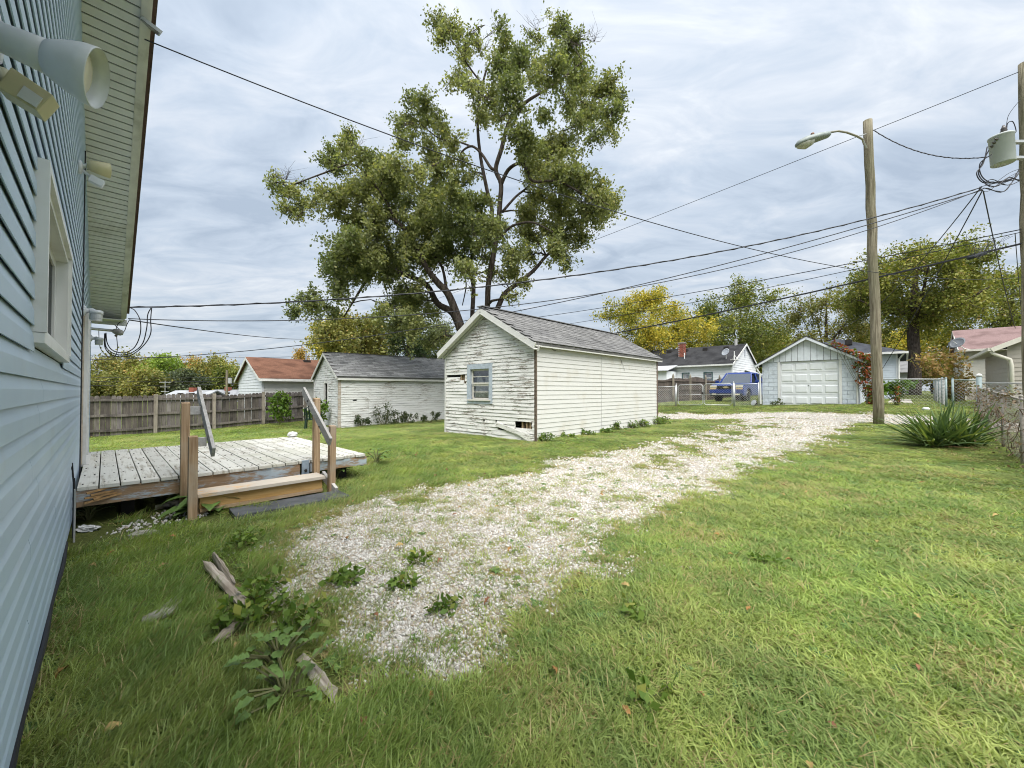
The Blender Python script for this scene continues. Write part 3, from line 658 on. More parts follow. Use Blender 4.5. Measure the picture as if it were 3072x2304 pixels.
    m = MB(); m.tube([(.03+.012*math.sin(z*7), 5.15-HV+.05*math.sin(z*4), z) for z in np.linspace(.1, .62, 16)], .007, 5); m.tube([(.035, 5.12-HV+.03*math.sin(z*9), z) for z in np.linspace(-.02, .5, 12)], .008, 5); m.build('wall_cable', bk, t)
    m = MB(); m.tube([(.045, 4.98-HV+.04*math.sin(z*6), z) for z in np.linspace(-.02, .42, 12)], .007, 5); m.build('wall_cable', gy, t)
    m = MB(); m.tube([(.022+.006*math.sin(v*5), v-HV, .075+.012*math.sin(v*3)) for v in np.linspace(.8, 4.6, 30)], .011, 6); m.build('wall_cable', bk, t)
build_house()
# ---- lamps, panel and service head on the house
M_lamp = plain('white_lamp_enamel', (.66, .68, .68), .35, .06, 6, .02, dirt=(.55, .56, .53)); M_cream = plain('yellowed_plastic', (.56, .51, .30), .4, .08, 9, .03)
M_lens = plain('frosted_lens', (.72, .66, .5), .25, .05); M_ribglass = plain('ribbed_glass', (.55, .56, .55), .12, .1, 20, 0, spec=.6)
def hl(u, v, z): return lot(u, v, z)
def build_flood():
    t = thing('flood_light', 'white bell shaped flood lamp with cream motion sensor on the blue wall', 'flood light', lot(HU, 1.45, 1.95), 0)
    inv = t.matrix_basis.inverted()
    o = Vector(t.location)
    def p(px, py, d): return at(px, py, d)-o
    mouth = p(290, 236, .93); ax = Vector((.85, .51, -.20)).normalized(); L = .086; rear = mouth-ax*L; tail = rear-ax*.056
    m = MB(); m.lathe(rear, ax, [(-.002, .02), (0, .034), (.02, .045), (.04, .054), (L*.75, .063), (L, .066), (L+.002, .0645), (L*.75, .060), (.045, .050), (.03, .03)], 36, True, True); m.build('bell', M_lamp, t, True)
    m = MB(); m.lathe(rear+ax*(L*.62), ax, [(0, .057), (.010, .045), (.015, .0)], 28, True, False); m.build('bulb_face', M_lens, t, True)
    ax2 = (rear-tail).normalized(); l2 = (rear-tail).length
    m = MB(); m.lathe(tail, ax2, [(-.03, .022), (-.01, .03), (.02, .033), (l2*.6, .034), (l2+.008, .037), (l2+.010, .030)], 26); m.build('socket', M_lamp, t, True)
    pl = tail-ax*.03+Vector((-.02, .0, .02))
    m = MB(); m.tube([tail, tail+(pl-tail)*.4+Vector((0, 0, .012)), pl], [.022, .020, .022], 14); m.build('swivel_arm', M_lamp, t, True)
    base = lot(HU, 1.47, 2.06)-o; U3 = Vector((Ux, Uy, 0))
    m = MB(); m.lathe(base, U3, [(.0, .065), (.02, .065), (.032, .055), (.036, .02)], 24); m.tube([base+U3*.03, pl, tail], .02, 12); m.build('mount_plate', M_lamp, t, True)
    # sensor
    c = p(85, 288, .97); s0 = p(10, 222, 1.0)
    X = Vector((.78, .6, -.42)).normalized(); Z = Vector((.36, .2, 1)).normalized(); Y = Z.cross(X).normalized(); Z = X.cross(Y)
    def q(a, b, c_): return c+X*a+Y*b+Z*c_
    m = MB(); m.hexa([q(-.036, -.028, -.026), q(.036, -.028, -.03), q(.036, .03, -.03), q(-.036, .03, -.026), q(-.036, -.028, .034), q(.04, -.028, .026), q(.04, .03, .026), q(-.036, .03, .034)]); se = m.build('sensor', M_cream, t, bevel=.003)
    m = MB(); m.hexa([q(-.002, -.031, -.022), q(.032, -.031, -.024), q(.032, -.02, -.024), q(-.002, -.02, -.022), q(-.002, -.033, .008), q(.032, -.033, .004), q(.032, -.02, .004), q(-.002, -.02, .008)]); m.build('sensor_lens', plain('sensor_lens', (.62, .62, .60), .3), se)
    m = MB(); m.tube([s0-Vector((.06, -.02, .0)), s0, c-X*.03], [.018, .016, .014], 12); m.build('sensor_arm', M_cream, t, True)
build_flood()
def small_flood():
    v, z = wallpt(236, 500, HU+.02); t = thing('flood_light', 'small cream twin security lamp high under the rake soffit', 'flood light', lot(HU, v, z), LROT)
    MB().lathe((0.015, 0, 0), (1, 0, 0), [(0, .06), (.02, .06), (.03, .04)], 18).build('mount_plate', M_lamp, t, True)
    m = MB(); m.lathe((.07, -.02, .03), (.85, .1, .05), [(0, .03), (.03, .05), (.15, .068), (.155, .06)], 22); m.build('lamp_head', M_cream, t, True)
    m = MB(); m.tube([(.03, 0, 0), (.08, -.02, .03)], .018, 8); m.tube([(.03, 0, -.01), (.10, .0, -.07)], .014, 8); m.build('arm', M_lamp, t, True)
    m = MB(); m.beam((.09, 0, -.075), (.18, 0, -.11), .06, .06); m.build('sensor', M_lamp, t, bevel=.004)
small_flood()
def wall_lantern(v, z, label):
    t = thing('wall_lantern', label, 'wall lamp', lot(HU, v, z), LROT)
    MB().lathe((.02, 0, 0.02), (1, 0, 0), [(0, .06), (.02, .058), (.03, .03), (.05, .025)], 18).build('mount_plate', M_lamp, t, True)
    m = MB(); m.tube([(.05, 0, .02), (.10, 0, .035), (.12, 0, .02)], .022, 10); m.lathe((.13, 0, -.005), (0, 0, 1), [(0, .062), (.03, .06), (.04, .045), (.045, 0.01)], 20); m.build('cap', M_lamp, t, True)
    prof = []
    for i in range(9): prof += [(-.01*i-.005, .052-(i//6)*.003), (-.01*i-.0095, .0555-(i//6)*.003)]
    m = MB(); m.lathe((.13, 0, -.002), (0, 0, 1), prof[::-1], 20); m.build('ribbed_glass', M_ribglass, t, False)
wall_lantern(6.85, 2.17, 'white jelly jar wall lamp with ribbed glass at the near side of the door casing')
wall_lantern(10.15, 2.15, 'white jelly jar wall lamp with ribbed glass at the house corner under the conduit')
def solar():
    p0 = at(430, 75, 3.72); t = thing('solar_panel', 'slim tilted solar panel sticking out from the rake fascia', 'solar panel', p0, 0)
    q = [at(424, 50, 3.70), at(486, 98, 3.6), at(480, 106, 3.9), at(418, 58, 4.0)]
    q = [x-p0 for x in q]; n = (q[1]-q[0]).cross(q[3]-q[0]).normalized()*.014
    m = MB(); m.hexa([x-n for x in q]+[x+n for x in q]); m.build('panel_frame', M_white, t)
    m = MB(); s = [sum((q[j] for j in range(4)), Vector())*.25*.1+x*.9 for x in q]; m.hexa([x-n*1.3 for x in s]+[x-n*1.1 for x in s]); m.build('cell_face', plain('solar_cell', (.12, .12, .14), .2, .1), t)
    m = MB(); m.tube([(q[0]+q[3])*.5-Vector((.10, 0, .0)), (q[0]+q[3])*.5+Vector((.05, 0, 0))], .012, 6); m.build('bracket', M_white, t)
solar()
def mast():
    t = thing('service_conduit', 'grey conduit with weatherhead and looping service cables at the house corner', 'conduit', lot(HU, 10.45, 2.36), LROT)
    gm = plain('galvanised_pipe', (.46, .46, .44), .45, .1, 8, .05, metal=.5); bk = MATS['black_cable']
    MB().tube([(-.4, 0, .02), (.32, 0, .0)], .025, 10).build('conduit', gm, t, True)
    m = MB(); m.lathe((.30, 0, .0), (1, 0, -.25), [(0, .03), (.02, .045), (.07, .06), (.12, .055), (.15, .03)], 16); m.build('weatherhead', plain('cast_grey', (.30, .29, .27), .6, .2, 12), t, True)
    def loop(pts, r):
        P = []
        for i in range(len(pts)-1):
            for s in range(6):
                f = s/6; p0 = Vector(pts[max(i-1, 0)]); p1 = Vector(pts[i]); p2 = Vector(pts[i+1]); p3 = Vector(pts[min(i+2, len(pts)-1)])
                P.append(.5*((2*p1)+(p2-p0)*f+(2*p0-5*p1+4*p2-p3)*f*f+(3*p1-p0-3*p2+p3)*f**3))
        P.append(Vector(pts[-1])); m = MB(); m.tube(P, r, 6); return m
    org = Vector(t.location); Ri = Matrix.Rotation(-LROT, 3, 'Z'); c = lambda px, py, d: Ri @ (at(px, py, d)-org)
    for pts in ([(318, 998), (322, 1030), (340, 1052), (375, 1058), (405, 1040), (421, 1000), (420, 960), (405, 932), (392, 924)],
                [(316, 1000), (318, 1040), (345, 1062), (385, 1062), (425, 1035), (440, 985), (443, 945), (453, 924)],
                [(314, 1000), (316, 1045), (345, 1068), (392, 1066), (432, 1035), (452, 1000), (452, 960), (455, 924)]):
        loop([c(a, b, 7.7+i*.02) for i, (a, b) in enumerate(pts)], .009).build('service_cable', bk, t)
    for pts in ([(296, 985), (300, 1040), (318, 1066), (340, 1073), (352, 1050), (350, 1010), (349, 985), (358, 968), (372, 963)], [(345, 976), (370, 995), (380, 975), (388, 960)]):
        loop([c(a, b, 7.6) for a, b in pts], .006).build('thin_cable', bk, t)
    q = c(348, 1007, 7.6); MB().lathe(q-Vector((0, 0, .02)), (0, 0, 1), [(0, .012), (.01, .022), (.03, .022), (.04, .012)], 10).build('cable_insulator', plain('brown_insulator', (.16, .12, .09), .5), t, True)
mast()
# ---- deck
def build_deck():
    U0, U1, V0, V1, ZD = -.17, 2.56, 5.40, 8.37, .37
    b = lot(1.2, 6.9); ou, ov = 1.2, 6.9
    t = thing('deck', 'low weathered plank deck with peeling grey blue paint beside the house', 'deck', (b.x, b.y, 0), LROT)
    mp = peel('greyed_deck_paint', (.60, .60, .55), (.27, .245, .20), .37, .50, (.42, .39, .33), low=1.2, zs=3.2)
    t_ = NT('worn_deck_planks'); p = t_.pos((30, 2.0, 10), obj=True, jitter=True); pl = t_.pos((3, 3, 3), obj=True, jitter=True)
    n1 = t_.noise(p, 1, 8, .7, .4); n2 = t_.noise(pl, 1, 6); c = t_.mix(t_.ramp(t_.math('ADD', t_.math('MULTIPLY', n1, .6), t_.math('MULTIPLY', n2, .4)), .36, .52), (.33, .30, .24), (.63, .615, .555))
    c = t_.mix(t_.math('MULTIPLY', t_.ramp(t_.noise(t_.pos((1, 1, 1), obj=True), 1.2, 4), .5, .7), .5), c, (.40, .40, .30)); c = t_.mix(1., c, t_.mix(t_.rnd(), (.86, .86, .86), (1.08, 1.08, 1.08)), 'MULTIPLY')
    t_.bsdf(c, .8, t_.bump(n1, .5, .004), .2); md = t_.m
    n = 19; w = (U1-U0)/n; R = random.Random(2)
    for i in range(n):
        x0 = U0+i*w+.004-ou; x1 = x0+w-.009; e = R.uniform(-.012, .012); e2 = R.uniform(-.01, .015); zz = R.uniform(-.003, .003)
        MB().box(x0, x1, V0-.025+e-ov, V1+e2-ov, ZD-.035+zz, ZD+zz).build('plank', md, t, bevel=.004)
    mr = peel('peeling_blue_rim', (.42, .48, .52), (.22, .13, .07), .50, .60, (.38, .27, .17), low=1.6, zs=12)
    xb = 1.72
    MB().box(U0-.02-ou, .56-ou, V0-.008-ov, V0+.03-ov, ZD-.185, ZD-.037).build('rim_board', mr, t)
    MB().box(.562-ou, xb-ou, V0-.004-ov, V0+.03-ov, ZD-.17, ZD-.038).build('rim_board', mr, t)
    MB().box(xb+.12-ou, U1+.02-ou, V0-.012-ov, V0+.03-ov, ZD-.15, ZD-.038).build('rim_board', mr, t)
    MB().box(U1-.03-ou, U1+.012-ou, V0+.035-ov, V1-ov, ZD-.17, ZD-.04).build('rim_board', mr, t)
    MB().box(U0-ou, U1-.04-ou, V1-.04-ov, V1-.005-ov, ZD-.17, ZD-.04).build('rim_board', mr, t)
    for v in np.linspace(V0+.5, V1-.5, 4): MB().box(U0-ou, U1-.05-ou, v-ov, v+.04-ov, ZD-.17, ZD-.039).build('joist', M_dark, t)
    for u in (U0+.3, 1.3, U1-.25):
        for v in (V0+.25, V1-.25): MB().box(u-ou, u+.1-ou, v-ov, v+.1-ov, -.2, ZD-.175).build('deck_foot', M_dark, t)
    MB().box(xb+.015-ou, xb+.10-ou, V0-.03-ov, V0+.0-ov, ZD-.27, ZD+.005).build('blue_bracket', plain('faded_blue_steel', (.27, .33, .39), .5, .2, 10), t)
    for z in (ZD-.19, ZD-.12): MB().lathe((xb+.058-ou, V0-.03-ov, z), (0, -1, 0), [(0, .018), (.008, .018), (.01, .008)], 8).build('bolt', M_dark, t)
    nm = MB()
    for i in range(n):
        for v in np.linspace(V0+.12, V1-.12, 6):
            for f in (.25, .75): x = U0+(i+f)*w-ou; nm.box(x-.006, x+.006, v-ov-.006, v-ov+.006, ZD-.01, ZD+.0045)
    tag(nm.build('nail_heads', M_dark, t), kind='stuff')
    # splintered corner at the wall
    ob = plain('fresh_split_wood', (.42, .25, .11), .8, .3, 20, .4)
    for i in range(5):
        m = MB(); m.beam((U0+.02+R.uniform(0, .1)-ou, V0-.05-ov, ZD-.06-.022*i), (U0+.18+R.uniform(0, .12)-ou, V0+.0-ov, ZD-.045-.018*i+R.uniform(-.02, .02)), .02, .016); m.build('splinter', ob, t)
    # stair: posts, rails, treads
    post = grain('weathered_post', (.30, .19, .105), (.52, .37, .235), (.44, .36, .27)); rail = grain('grey_rail', (.36, .345, .32), (.52, .505, .48), (.42, .40, .37), axis=1)
    def pst(u, v, zt, zb=-.15, w=.072, tilt=0.):
        m = MB(); m.hexa([(u-ou, v-ov, zb), (u+w-ou, v-ov, zb), (u+w-ou, v+w-ov, zb), (u-ou, v+w-ov, zb), (u+tilt-ou, v-ov, zt), (u+w+tilt-ou, v-ov, zt), (u+w+tilt-ou, v+w-ov, zt+.008), (u+tilt-ou, v+w-ov, zt+.008)]); return m.build('post', post, t, bevel=.004)
    pst(.557, 5.322, 1.12); pst(.577, 4.94, .80); pst(1.86, 5.322, 1.15); pst(1.90, 4.94, .82, tilt=.012)
    for x in (.735, 1.825):
        m = MB(); m.beam((x-ou, 5.62-ov, 1.25), (x-.0-ou, 4.72-ov, .66), .03, .105); m.build('handrail', rail, t, bevel=.003)
    for u0, u1, v, z in ((.628, .716, 5.33, 1.0), (.648, .716, 4.95, .70), (1.845, 1.86, 5.33, 1.02), (1.845, 1.9, 4.95, .72)): MB().box(u0-ou, u1-ou, v-ov, v+.07-ov, z, z+.085).build('rail_block', rail, t)
    for x, y, z in ((1.803, 5.36, 1.05), (1.803, 5.40, 1.12), (1.803, 4.96, .745), (1.803, 5.0, .82)): MB().lathe((x-ou, y-ov, z), (-1, 0, 0), [(0, .012), (.006, .012)], 6).build('bolt', M_dark, t)
    tr = grain('new_tread', (.40, .26, .145), (.56, .40, .245), (.62, .47, .32), axis=0); trp = peel('pale_tread', (.60, .53, .44), (.44, .30, .17), .42, .52, low=1, zs=4)
    MB().box(.66-ou, 1.88-ou, 5.0-ov, 5.29-ov, .185, .222).build('tread', trp, t, bevel=.003)
    MB().box(.68-ou, 1.86-ou, 5.05-ov, 5.085-ov, .07, .183).build('riser', grain('orange_riser', (.46, .27, .09), (.56, .36, .15), (.42, .24, .085), axis=0), t)
    MB().box(.68-ou, 1.86-ou, 5.03-ov, 5.28-ov, .035, .068).build('lower_tread', tr, t)
    for x in (.70, 1.84): MB().box(x-.03-ou, x+.03-ou, 5.09-ov, 5.27-ov, -.1, .184).build('stringer', tr, t)
    m = MB(); m.beam((1.93-ou, 5.22-ov, .20), (1.95-ou, 4.86-ov, .05), .035, .09); m.build('stringer', rail, t)
build_deck()
o = MB(); o.box(-.55, .55, -.17, .17, -.03, .03); p = lot(1.45, 4.77); o = o.build('slab', plain('wet_slate', (.085, .09, .095), .75, .3, 7, .5), None, bevel=.008); o.location = (p.x, p.y, g1(p.x, p.y)+.02); o.rotation_euler = (0, 0, LROT-.03); tag(o, 'flat dark grey slab on the ground before the deck step', 'slab', kind='thing')
# ---- wooden fence at the back of the yard
def picket_fence(name, label, a, b, H, n_panels, mats, post_m, pw=.14, sign=1, dog=True, sag=.05, post_w=.1, gap=.008, scallop=0., finial=False, seed=1):
    a = Vector(a); b = Vector(b); d = (b-a); Ln = d.xy.length; ang = math.atan2(d.y, d.x); R = random.Random(seed)
    t = thing(name, label, 'fence', (a.x, a.y, 0), ang)
    base = lambda s: g1(a.x+d.x*s/Ln, a.y+d.y*s/Ln)
    P = Ln/n_panels
    mes = []
    for m_ in mats:
        for w in (0, 1, 2):
            q = MB(); e = pw/2-gap/2; c = .03 if dog else 0
            poly = [(-e, 0), (e, 0), (e, 1-c), (e-.03, 1.), (-e+.03, 1.), (-e, 1-c)] if dog else [(-e, 0), (e, 0), (e, 1), (-e, 1)]
            q.prism(poly, (0, .018), lambda x, z, y: (x, y*sign, z)); mes.append(q.mesh('picket', m_))
    n = int(Ln/pw)
    for i in range(n):
        s = (i+.5)*pw; f = (s/P) % 1; top = H+R.uniform(-.012, .012)-sag*math.sin(math.pi*f)*math.sin(int(s/P)*2.1+1)-scallop*math.sin(math.pi*f)
        ob = link('picket', R.choice(mes), t, (s, .04*sign, base(s)+.03)); ob.scale = (1, 1, top-.03); ob.rotation_euler = (0, R.uniform(-.008, .008), 0)
    for k in range(n_panels):
        for z in (.16, .52, .90):
            s0, s1 = k*P, (k+1)*P; m = MB(); N = 6
            pts = [(s0+(s1-s0)*i/N, 0, base(s0+(s1-s0)*i/N)+z*H-.03*math.sin(math.pi*i/N)*R.uniform(.2, 1.)) for i in range(N+1)]
            for i in range(N): m.beam(pts[i], pts[i+1], .04, .085)
            m.build('rail', mats[0], t)
    for k in range(n_panels+1):
        s = k*P; h = H+.04 if not finial else H+.16
        m = MB(); m.box(s-post_w/2, s+post_w/2, (-.11 if sign > 0 else .0), (-.0 if sign > 0 else .11), base(s)-.1, base(s)+h)
        if finial:
            y = -.055*sign; m.lathe((s, y, base(s)+h), (0, 0, 1), [(0, .05), (.02, .06), (.05, .03), (.09, .045), (.14, .01)], 8)
        m.build('post', post_m, t)
    return t
gw = [grain('grey_fence_wood', (.105, .092, .082), (.19, .17, .15), (.06, .052, .048)), grain('dark_fence_wood', (.075, .064, .056), (.15, .13, .112), (.045, .04, .036)), grain('purple_grey_fence', (.10, .082, .085), (.20, .18, .175), (.24, .22, .2))]
FA = at(303, 1312, 14.2); FB = at(905, 1262, 19.6)
fd = (FB-FA); FA2 = FA-fd*.33
picket_fence('wooden_fence', 'long grey weathered privacy fence with dog eared pickets behind the back lawn', FA2, FB+fd*.02, 1.46, 5, gw, grain('fence_post', (.20, .175, .14), (.30, .265, .22)), seed=4)
# ------------------------------------------------------------------ across the alley
def s_on(px, O, D):        # distance along D from O (plan) where the image column px falls
    a = (px-1536)/F; return (a*O[1]-O[0])/(D[0]-a*D[1])
def two_slopes(t, L, W, E, RISE, OH, mr, ends=.2, th=.06, axis='x', lift=.06):
    if axis == 'x':
        k = RISE/(W/2); top = E+RISE+lift; e = E+lift-OH*k
        slab(t, [(-ends, -OH, e), (L+ends, -OH, e), (L+ends, W/2, top), (-ends, W/2, top)], th, mr)
        slab(t, [(-ends, W/2, top), (L+ends, W/2, top), (L+ends, W+OH, e), (-ends, W+OH, e)], th, mr)
    else:
        k = RISE/(L/2); top = E+RISE+lift; e = E+lift-OH*k
        slab(t, [(-OH, -ends, e), (L/2, -ends, top), (L/2, W+ends, top), (-OH, W+ends, e)], th, mr)
        slab(t, [(L/2, -ends, top), (L+OH, -ends, e), (L+OH, W+ends, e), (L/2, W+ends, top)], th, mr)
    return k, top, e
def build_alley_garage():
    O = at(2578, 1213, 18.); z0 = .56; V2 = (Vx, Vy)
    W = s_on(2287, O, V2); L, E, RISE, OH = 6.4, 2.14, 1.13, .28
    t = thing('garage', 'small painted block garage with white panelled overhead door across the alley', 'garage', (O.x, O.y, z0), LROT)
    d0 = s_on(2522, O, V2); d1 = s_on(2337, O, V2); fx = plane_fn('x0', L, W)
    mbk = plain('painted_block', (.56, .61, .665), .75, .12, 9, .35, dirt=(.44, .47, .49), rvar=.06); mg = plain('gable_board_paint', (.63, .665, .70), .6, .08, 6, .08, rvar=.04)
    R = random.Random(3)
    MB().box(.03, .16, 0.01, d0-.005, -.4, E-.01).build('block_core', plain('mortar', (.44, .49, .54), .9), t); MB().box(.03, .16, d1+.005, W-.01, -.4, E-.01).build('block_core', MATS['mortar'], t)
    for y0, y1 in ((0, d0-.05), (d1+.05, W)):
        row = 0; z = -.3
        while z < E-.02:
            zt = min(z+.2, E); y = y0
            first = .2 if row % 2 else .4
            while y < y1-.01:
                w = min(first, y1-y); first = .4
                if y1-(y+w) < .06: w = y1-y
                o = R.uniform(0, .004); MB().box(-o, .12, y+.006, y+w-.006, z+.006, zt-.006).build('block', mbk, t); y += w
            z += .2; row += 1
    # side, back walls
    MB().box(.16, L, -.0, .15, -.4, E).build('wall', mbk, t); MB().box(.16, L, W-.15, W, -.4, E).build('wall', mbk, t); MB().box(L, L+.15, 0, W, -.4, E).build('wall', mbk, t)
    # gable boards (vertical)
    k = RISE/(W/2); nb = 15; bw = (W+.02)/nb
    hz = lambda y: E+RISE-abs(y-W/2)*k
    for i in range(nb):
        y0 = -.01+i*bw; y1 = y0+bw-.016; m = MB(); ys = [y0, y1] if not (y0 < W/2 < y1) else [y0, W/2, y1]
        poly = [(y0, E+.002), (y1, E+.002)]+[(y, max(hz(y), E+.01)) for y in reversed(ys)]
        m.prism(poly, (-.028, .0), lambda a, b, x: (x, a, b)); m.build('gable_board', mg, t)
    m = MB(); m.prism([(0, E), (W, E), (W/2, E+RISE-.01)], (.01, .05), lambda a, b, x: (x, a, b)); m.build('gable_backing', M_dark, t)
    m = MB(); m.prism([(0, E), (W, E), (W/2, E+RISE)], (L, L+.1), lambda a, b, x: (x, a, b)); m.build('gable_wall', mg, t)
    # door
    mdoor = plain('white_door_enamel', (.72, .74, .75), .45, .04, 3, .03, dirt=(.62, .63, .62))
    mj = peel('door_jamb_paint', (.70, .70, .68), (.36, .32, .27), .34, .42)
    MB().box(-.02, .10, d0-.05, d0+.05, -.1, E-.002).build('door_jamb', mj, t); MB().box(-.02, .10, d1-.05, d1+.05, -.1, E-.002).build('door_jamb', mj, t)
    dr = MB().box(.09, .12, d0+.05, d1-.05, -.15, E-.01).build('garage_door', mdoor, t); DH = E+.04
    for r in range(4):
        q0 = -.04+DH/4*r; q1 = q0+DH/4-.012; MB().box(.06, .088, d0+.055, d1-.055, q0, min(q1, E-.012)).build('door_section', mdoor, dr)
        pw = (d1-d0-.1)/4
        for c in range(4):
            a0 = d0+.05+c*pw+.05; a1 = a0+pw-.10; b0 = q0+.10; b1 = min(q1, E-.01)-.10
            m = MB(); e = .03
            m.add([(.059, a0, b0), (.059, a1, b0), (.059, a1, b1), (.059, a0, b1), (.038, a0+e, b0+e), (.038, a1-e, b0+e), (.038, a1-e, b1-e), (.038, a0+e, b1-e)], [(0, 1, 5, 4), (1, 2, 6, 5), (2, 3, 7, 6), (3, 0, 4, 7), (4, 5, 6, 7), (3, 2, 1, 0)]); m.build('door_panel', mdoor, dr)
    MB().lathe((.06, (d0+d1)/2, .95), (-1, 0, 0), [(0, .02), (.03, .02)], 8).build('door_handle', M_dark, dr)
    mr = m_roof('dark_garage_roof', (.055, .055, .06), (.10, .10, .105)); k, top, e = two_slopes(t, L, W, E, RISE, OH, mr, .25)
    for y0 in (-OH, W+OH):
        m = MB(); m.beam((-.235, y0, e-.09), (-.235, W/2, top-.10), .03, .13); m.build('barge_board', plain('pale_blue_trim', (.60, .63, .66), .5, .06), t)
    m = MB(); m.tube([(-.1, W+OH+.02, e-.05), (-.14, W+.16, e-.3), (-.08, W+.08, e-.5), (-.05, W+.07, .0)], .045, 8); m.build('downspout', M_white, t)
    MB().tube([(-.03, .06, E-.1), (-.03, .06, .0)], .035, 8).build('downspout', M_white, t)
    return O, z0, W
GO, GZ0, GW = build_alley_garage()
# ---- white bungalow with black roof
def build_bungalow():
    O = at(2197, 1172, 34.); z0 = .72; V2 = (Vx, Vy); U2 = (Ux, Uy)
    L = s_on(2268, O, U2); W, E, RISE = 10.5, 2.93, 1.85
    t = thing('house', 'white bungalow with black shingle roof and brick chimney behind the blue pickup', 'house', (O.x, O.y, z0), LROT)
    fx = plane_fn('x0', L, W); fy = plane_fn('y0', L, W); ms = plain('white_bungalow_siding', (.80, .82, .83), .5, .06, 3, .04)
    wins = [(s_on(2139, O, V2), s_on(2111, O, V2)), (s_on(2069, O, V2), s_on(2046, O, V2))]
    wz0, wz1 = 1.15, 2.15
    siding(t, fx, 0.04, W, -.6, E, .21, ms, None, [(a, b, wz0, wz1) for a, b in wins], lip=.028)
    lim = lambda z: (0, L) if z < E else ((z-E)*(L/2)/RISE, L-(z-E)*(L/2)/RISE)
    ga, gb = s_on(2219, O, U2), s_on(2227, O, U2); da, db = s_on(2238, O, U2), s_on(2250, O, U2)
    siding(t, fy, 0.04, L-.04, -.6, E+RISE, .21, ms, lim, [(ga, gb, 1.2, 2.2), (da, db, -1, 1.95)], lip=.028)
    siding(t, plane_fn('xL', L, W), 0, W, -.6, E, .21, ms, None, single=False); siding(t, plane_fn('yW', L, W), 0, L, -.6, E+RISE, .21, ms, lim, single=False)
    MB().box(-.05, .06, -.05, .06, -.6, E).build('corner_board', ms, t)
    MB().box(.5, L-.5, .5, W-.5, .0, .05).build('floor', M_dark, t)
    MB().box(.9, 1.0, .3, W-.3, -.3, E).build('interior_wall', plain('pale_blind', (.42, .42, .40), .9), t)
    mcase = plain('dark_teal_casing', (.10, .16, .17), .5)
    for a, b in wins: window(t, fx, a+.08, b-.08, wz0+.05, wz1-.05, mcase, M_white, M_panedark, rows=2, case=.08, proud=.04)
    window(t, fy, ga+.05, gb-.05, 1.25, 2.15, M_white, M_dark, M_panedark, rows=2, case=.06, proud=.04)
    dr = MB().box(da+.03, db-.03, .0, .05, -.4, 1.95).build('door', plain('storm_door', (.25, .27, .28), .4), t)
    m = MB(); m.hexa([(da-.5, -1.1, 1.98), (db+.6, -1.1, 1.98), (db+.6, -.03, 2.4), (da-.5, -.03, 2.4), (da-.5, -1.1, 2.02), (db+.6, -1.1, 2.02), (db+.6, -.03, 2.44), (da-.5, -.03, 2.44)]); m.build('awning', plain('grey_awning', (.45, .47, .48), .5), t)
    MB().box((L/2)-.18, (L/2)+.1, -.05, -.02, E+.75, E+1.35).build('gable_vent', plain('vent_grey', (.45, .48, .52), .6), t)
    mr = m_roof('black_roof', (.032, .032, .034), (.06, .06, .062)); k, top, e = two_slopes(t, L, W, E, RISE, .35, mr, .2, axis='y')
    for x0 in (-.35, L+.35):
        m = MB(); m.beam((x0, -.19, e-.06), (L/2, -.19, top-.08), .16, .03, (0, 1, 0)); m.build('barge_board', M_white, t)
    MB().box(-.42, -.34, -.2, W+.2, e-.14, e-.01).build('gutter', M_white, t)
    hx = lambda x: e+(x+.35)*k
    br = NT('chimney_brick_core'); br.bsdf((.30, .10, .07), .9); cy = s_on(2047, O+Vector((Ux, Uy, 0))*1.9, V2)
    c = MB().box(1.62, 2.13, cy-.25, cy+.25, hx(1.6)-.3, hx(1.9)+1.2).build('chimney', plain('mortar_grey', (.40, .36, .33), .9), t)
    mbr = plain('red_brick', (.26, .085, .055), .85, .25, 9, .3, rvar=.25); z = hx(1.6)-.1
    bm_ = MB().box(0, .235, 0, .02, 0, .085).mesh('brick', mbr); r = 0
    while z < hx(1.9)+1.12:
        for f in range(2):
            for i in range(2):
                s = (.12 if r % 2 else 0)+i*.25
                if f == 0: link('brick', bm_, c, (1.60, cy+.26-s-.01, z), (0, 0, -math.pi/2))
                else: link('brick', bm_, c, (1.63+s, cy-.27, z))
        z += .1; r += 1
    MB().box(1.56, 2.19, cy-.31, cy+.31, hx(1.9)+1.2, hx(1.9)+1.27).build('chimney_cap', MATS['mortar_grey'], c)
    for px in (2010, 2058, 2117, 2180):
        y = s_on(px, O+Vector((Ux, Uy, 0))*2.9, V2); MB().box(2.75, 3.1, y-.2, y+.2, hx(2.8)-.02, hx(3.0)+.16).build('roof_vent', M_dark, t)
    MB().tube([(1.2, cy-.5, hx(1.2)-.1), (1.2, cy-.5, hx(1.2)+.55)], .05, 6).build('vent_pipe', M_white, t)
    MB().tube([(L/2-.1, .7, top-.2), (L/2-.1, .7, top+.5)], .14, 8).build('flue', plain('grey_flue', (.4, .4, .38), .6), t)
    # lean-to at the far end of the long side
    ye = s_on(2040, O, V2); m = MB(); m.box(-2.2, -.03, ye+.3, ye+5.5, -.6, 2.3); a = m.build('lean_to_wall', ms, t)
    slab(t, [(-2.5, ye+.1, 2.36), (-.0, ye+.1, 2.93), (0, ye+5.7, 2.93), (-2.5, ye+5.7, 2.36)], .08, plain('pale_roll_roof', (.46, .47, .48), .8), 'lean_to_roof')
    # satellite dish on the roof
    px_y = s_on(2178, O+Vector((Ux, Uy, 0))*.6, V2)
    d = thing('satellite_dish', 'grey satellite dish on the black bungalow roof', 'satellite dish', O+Vector((0, 0, z0-O.z))+lot(.7, px_y, hx(.7)), LROT)
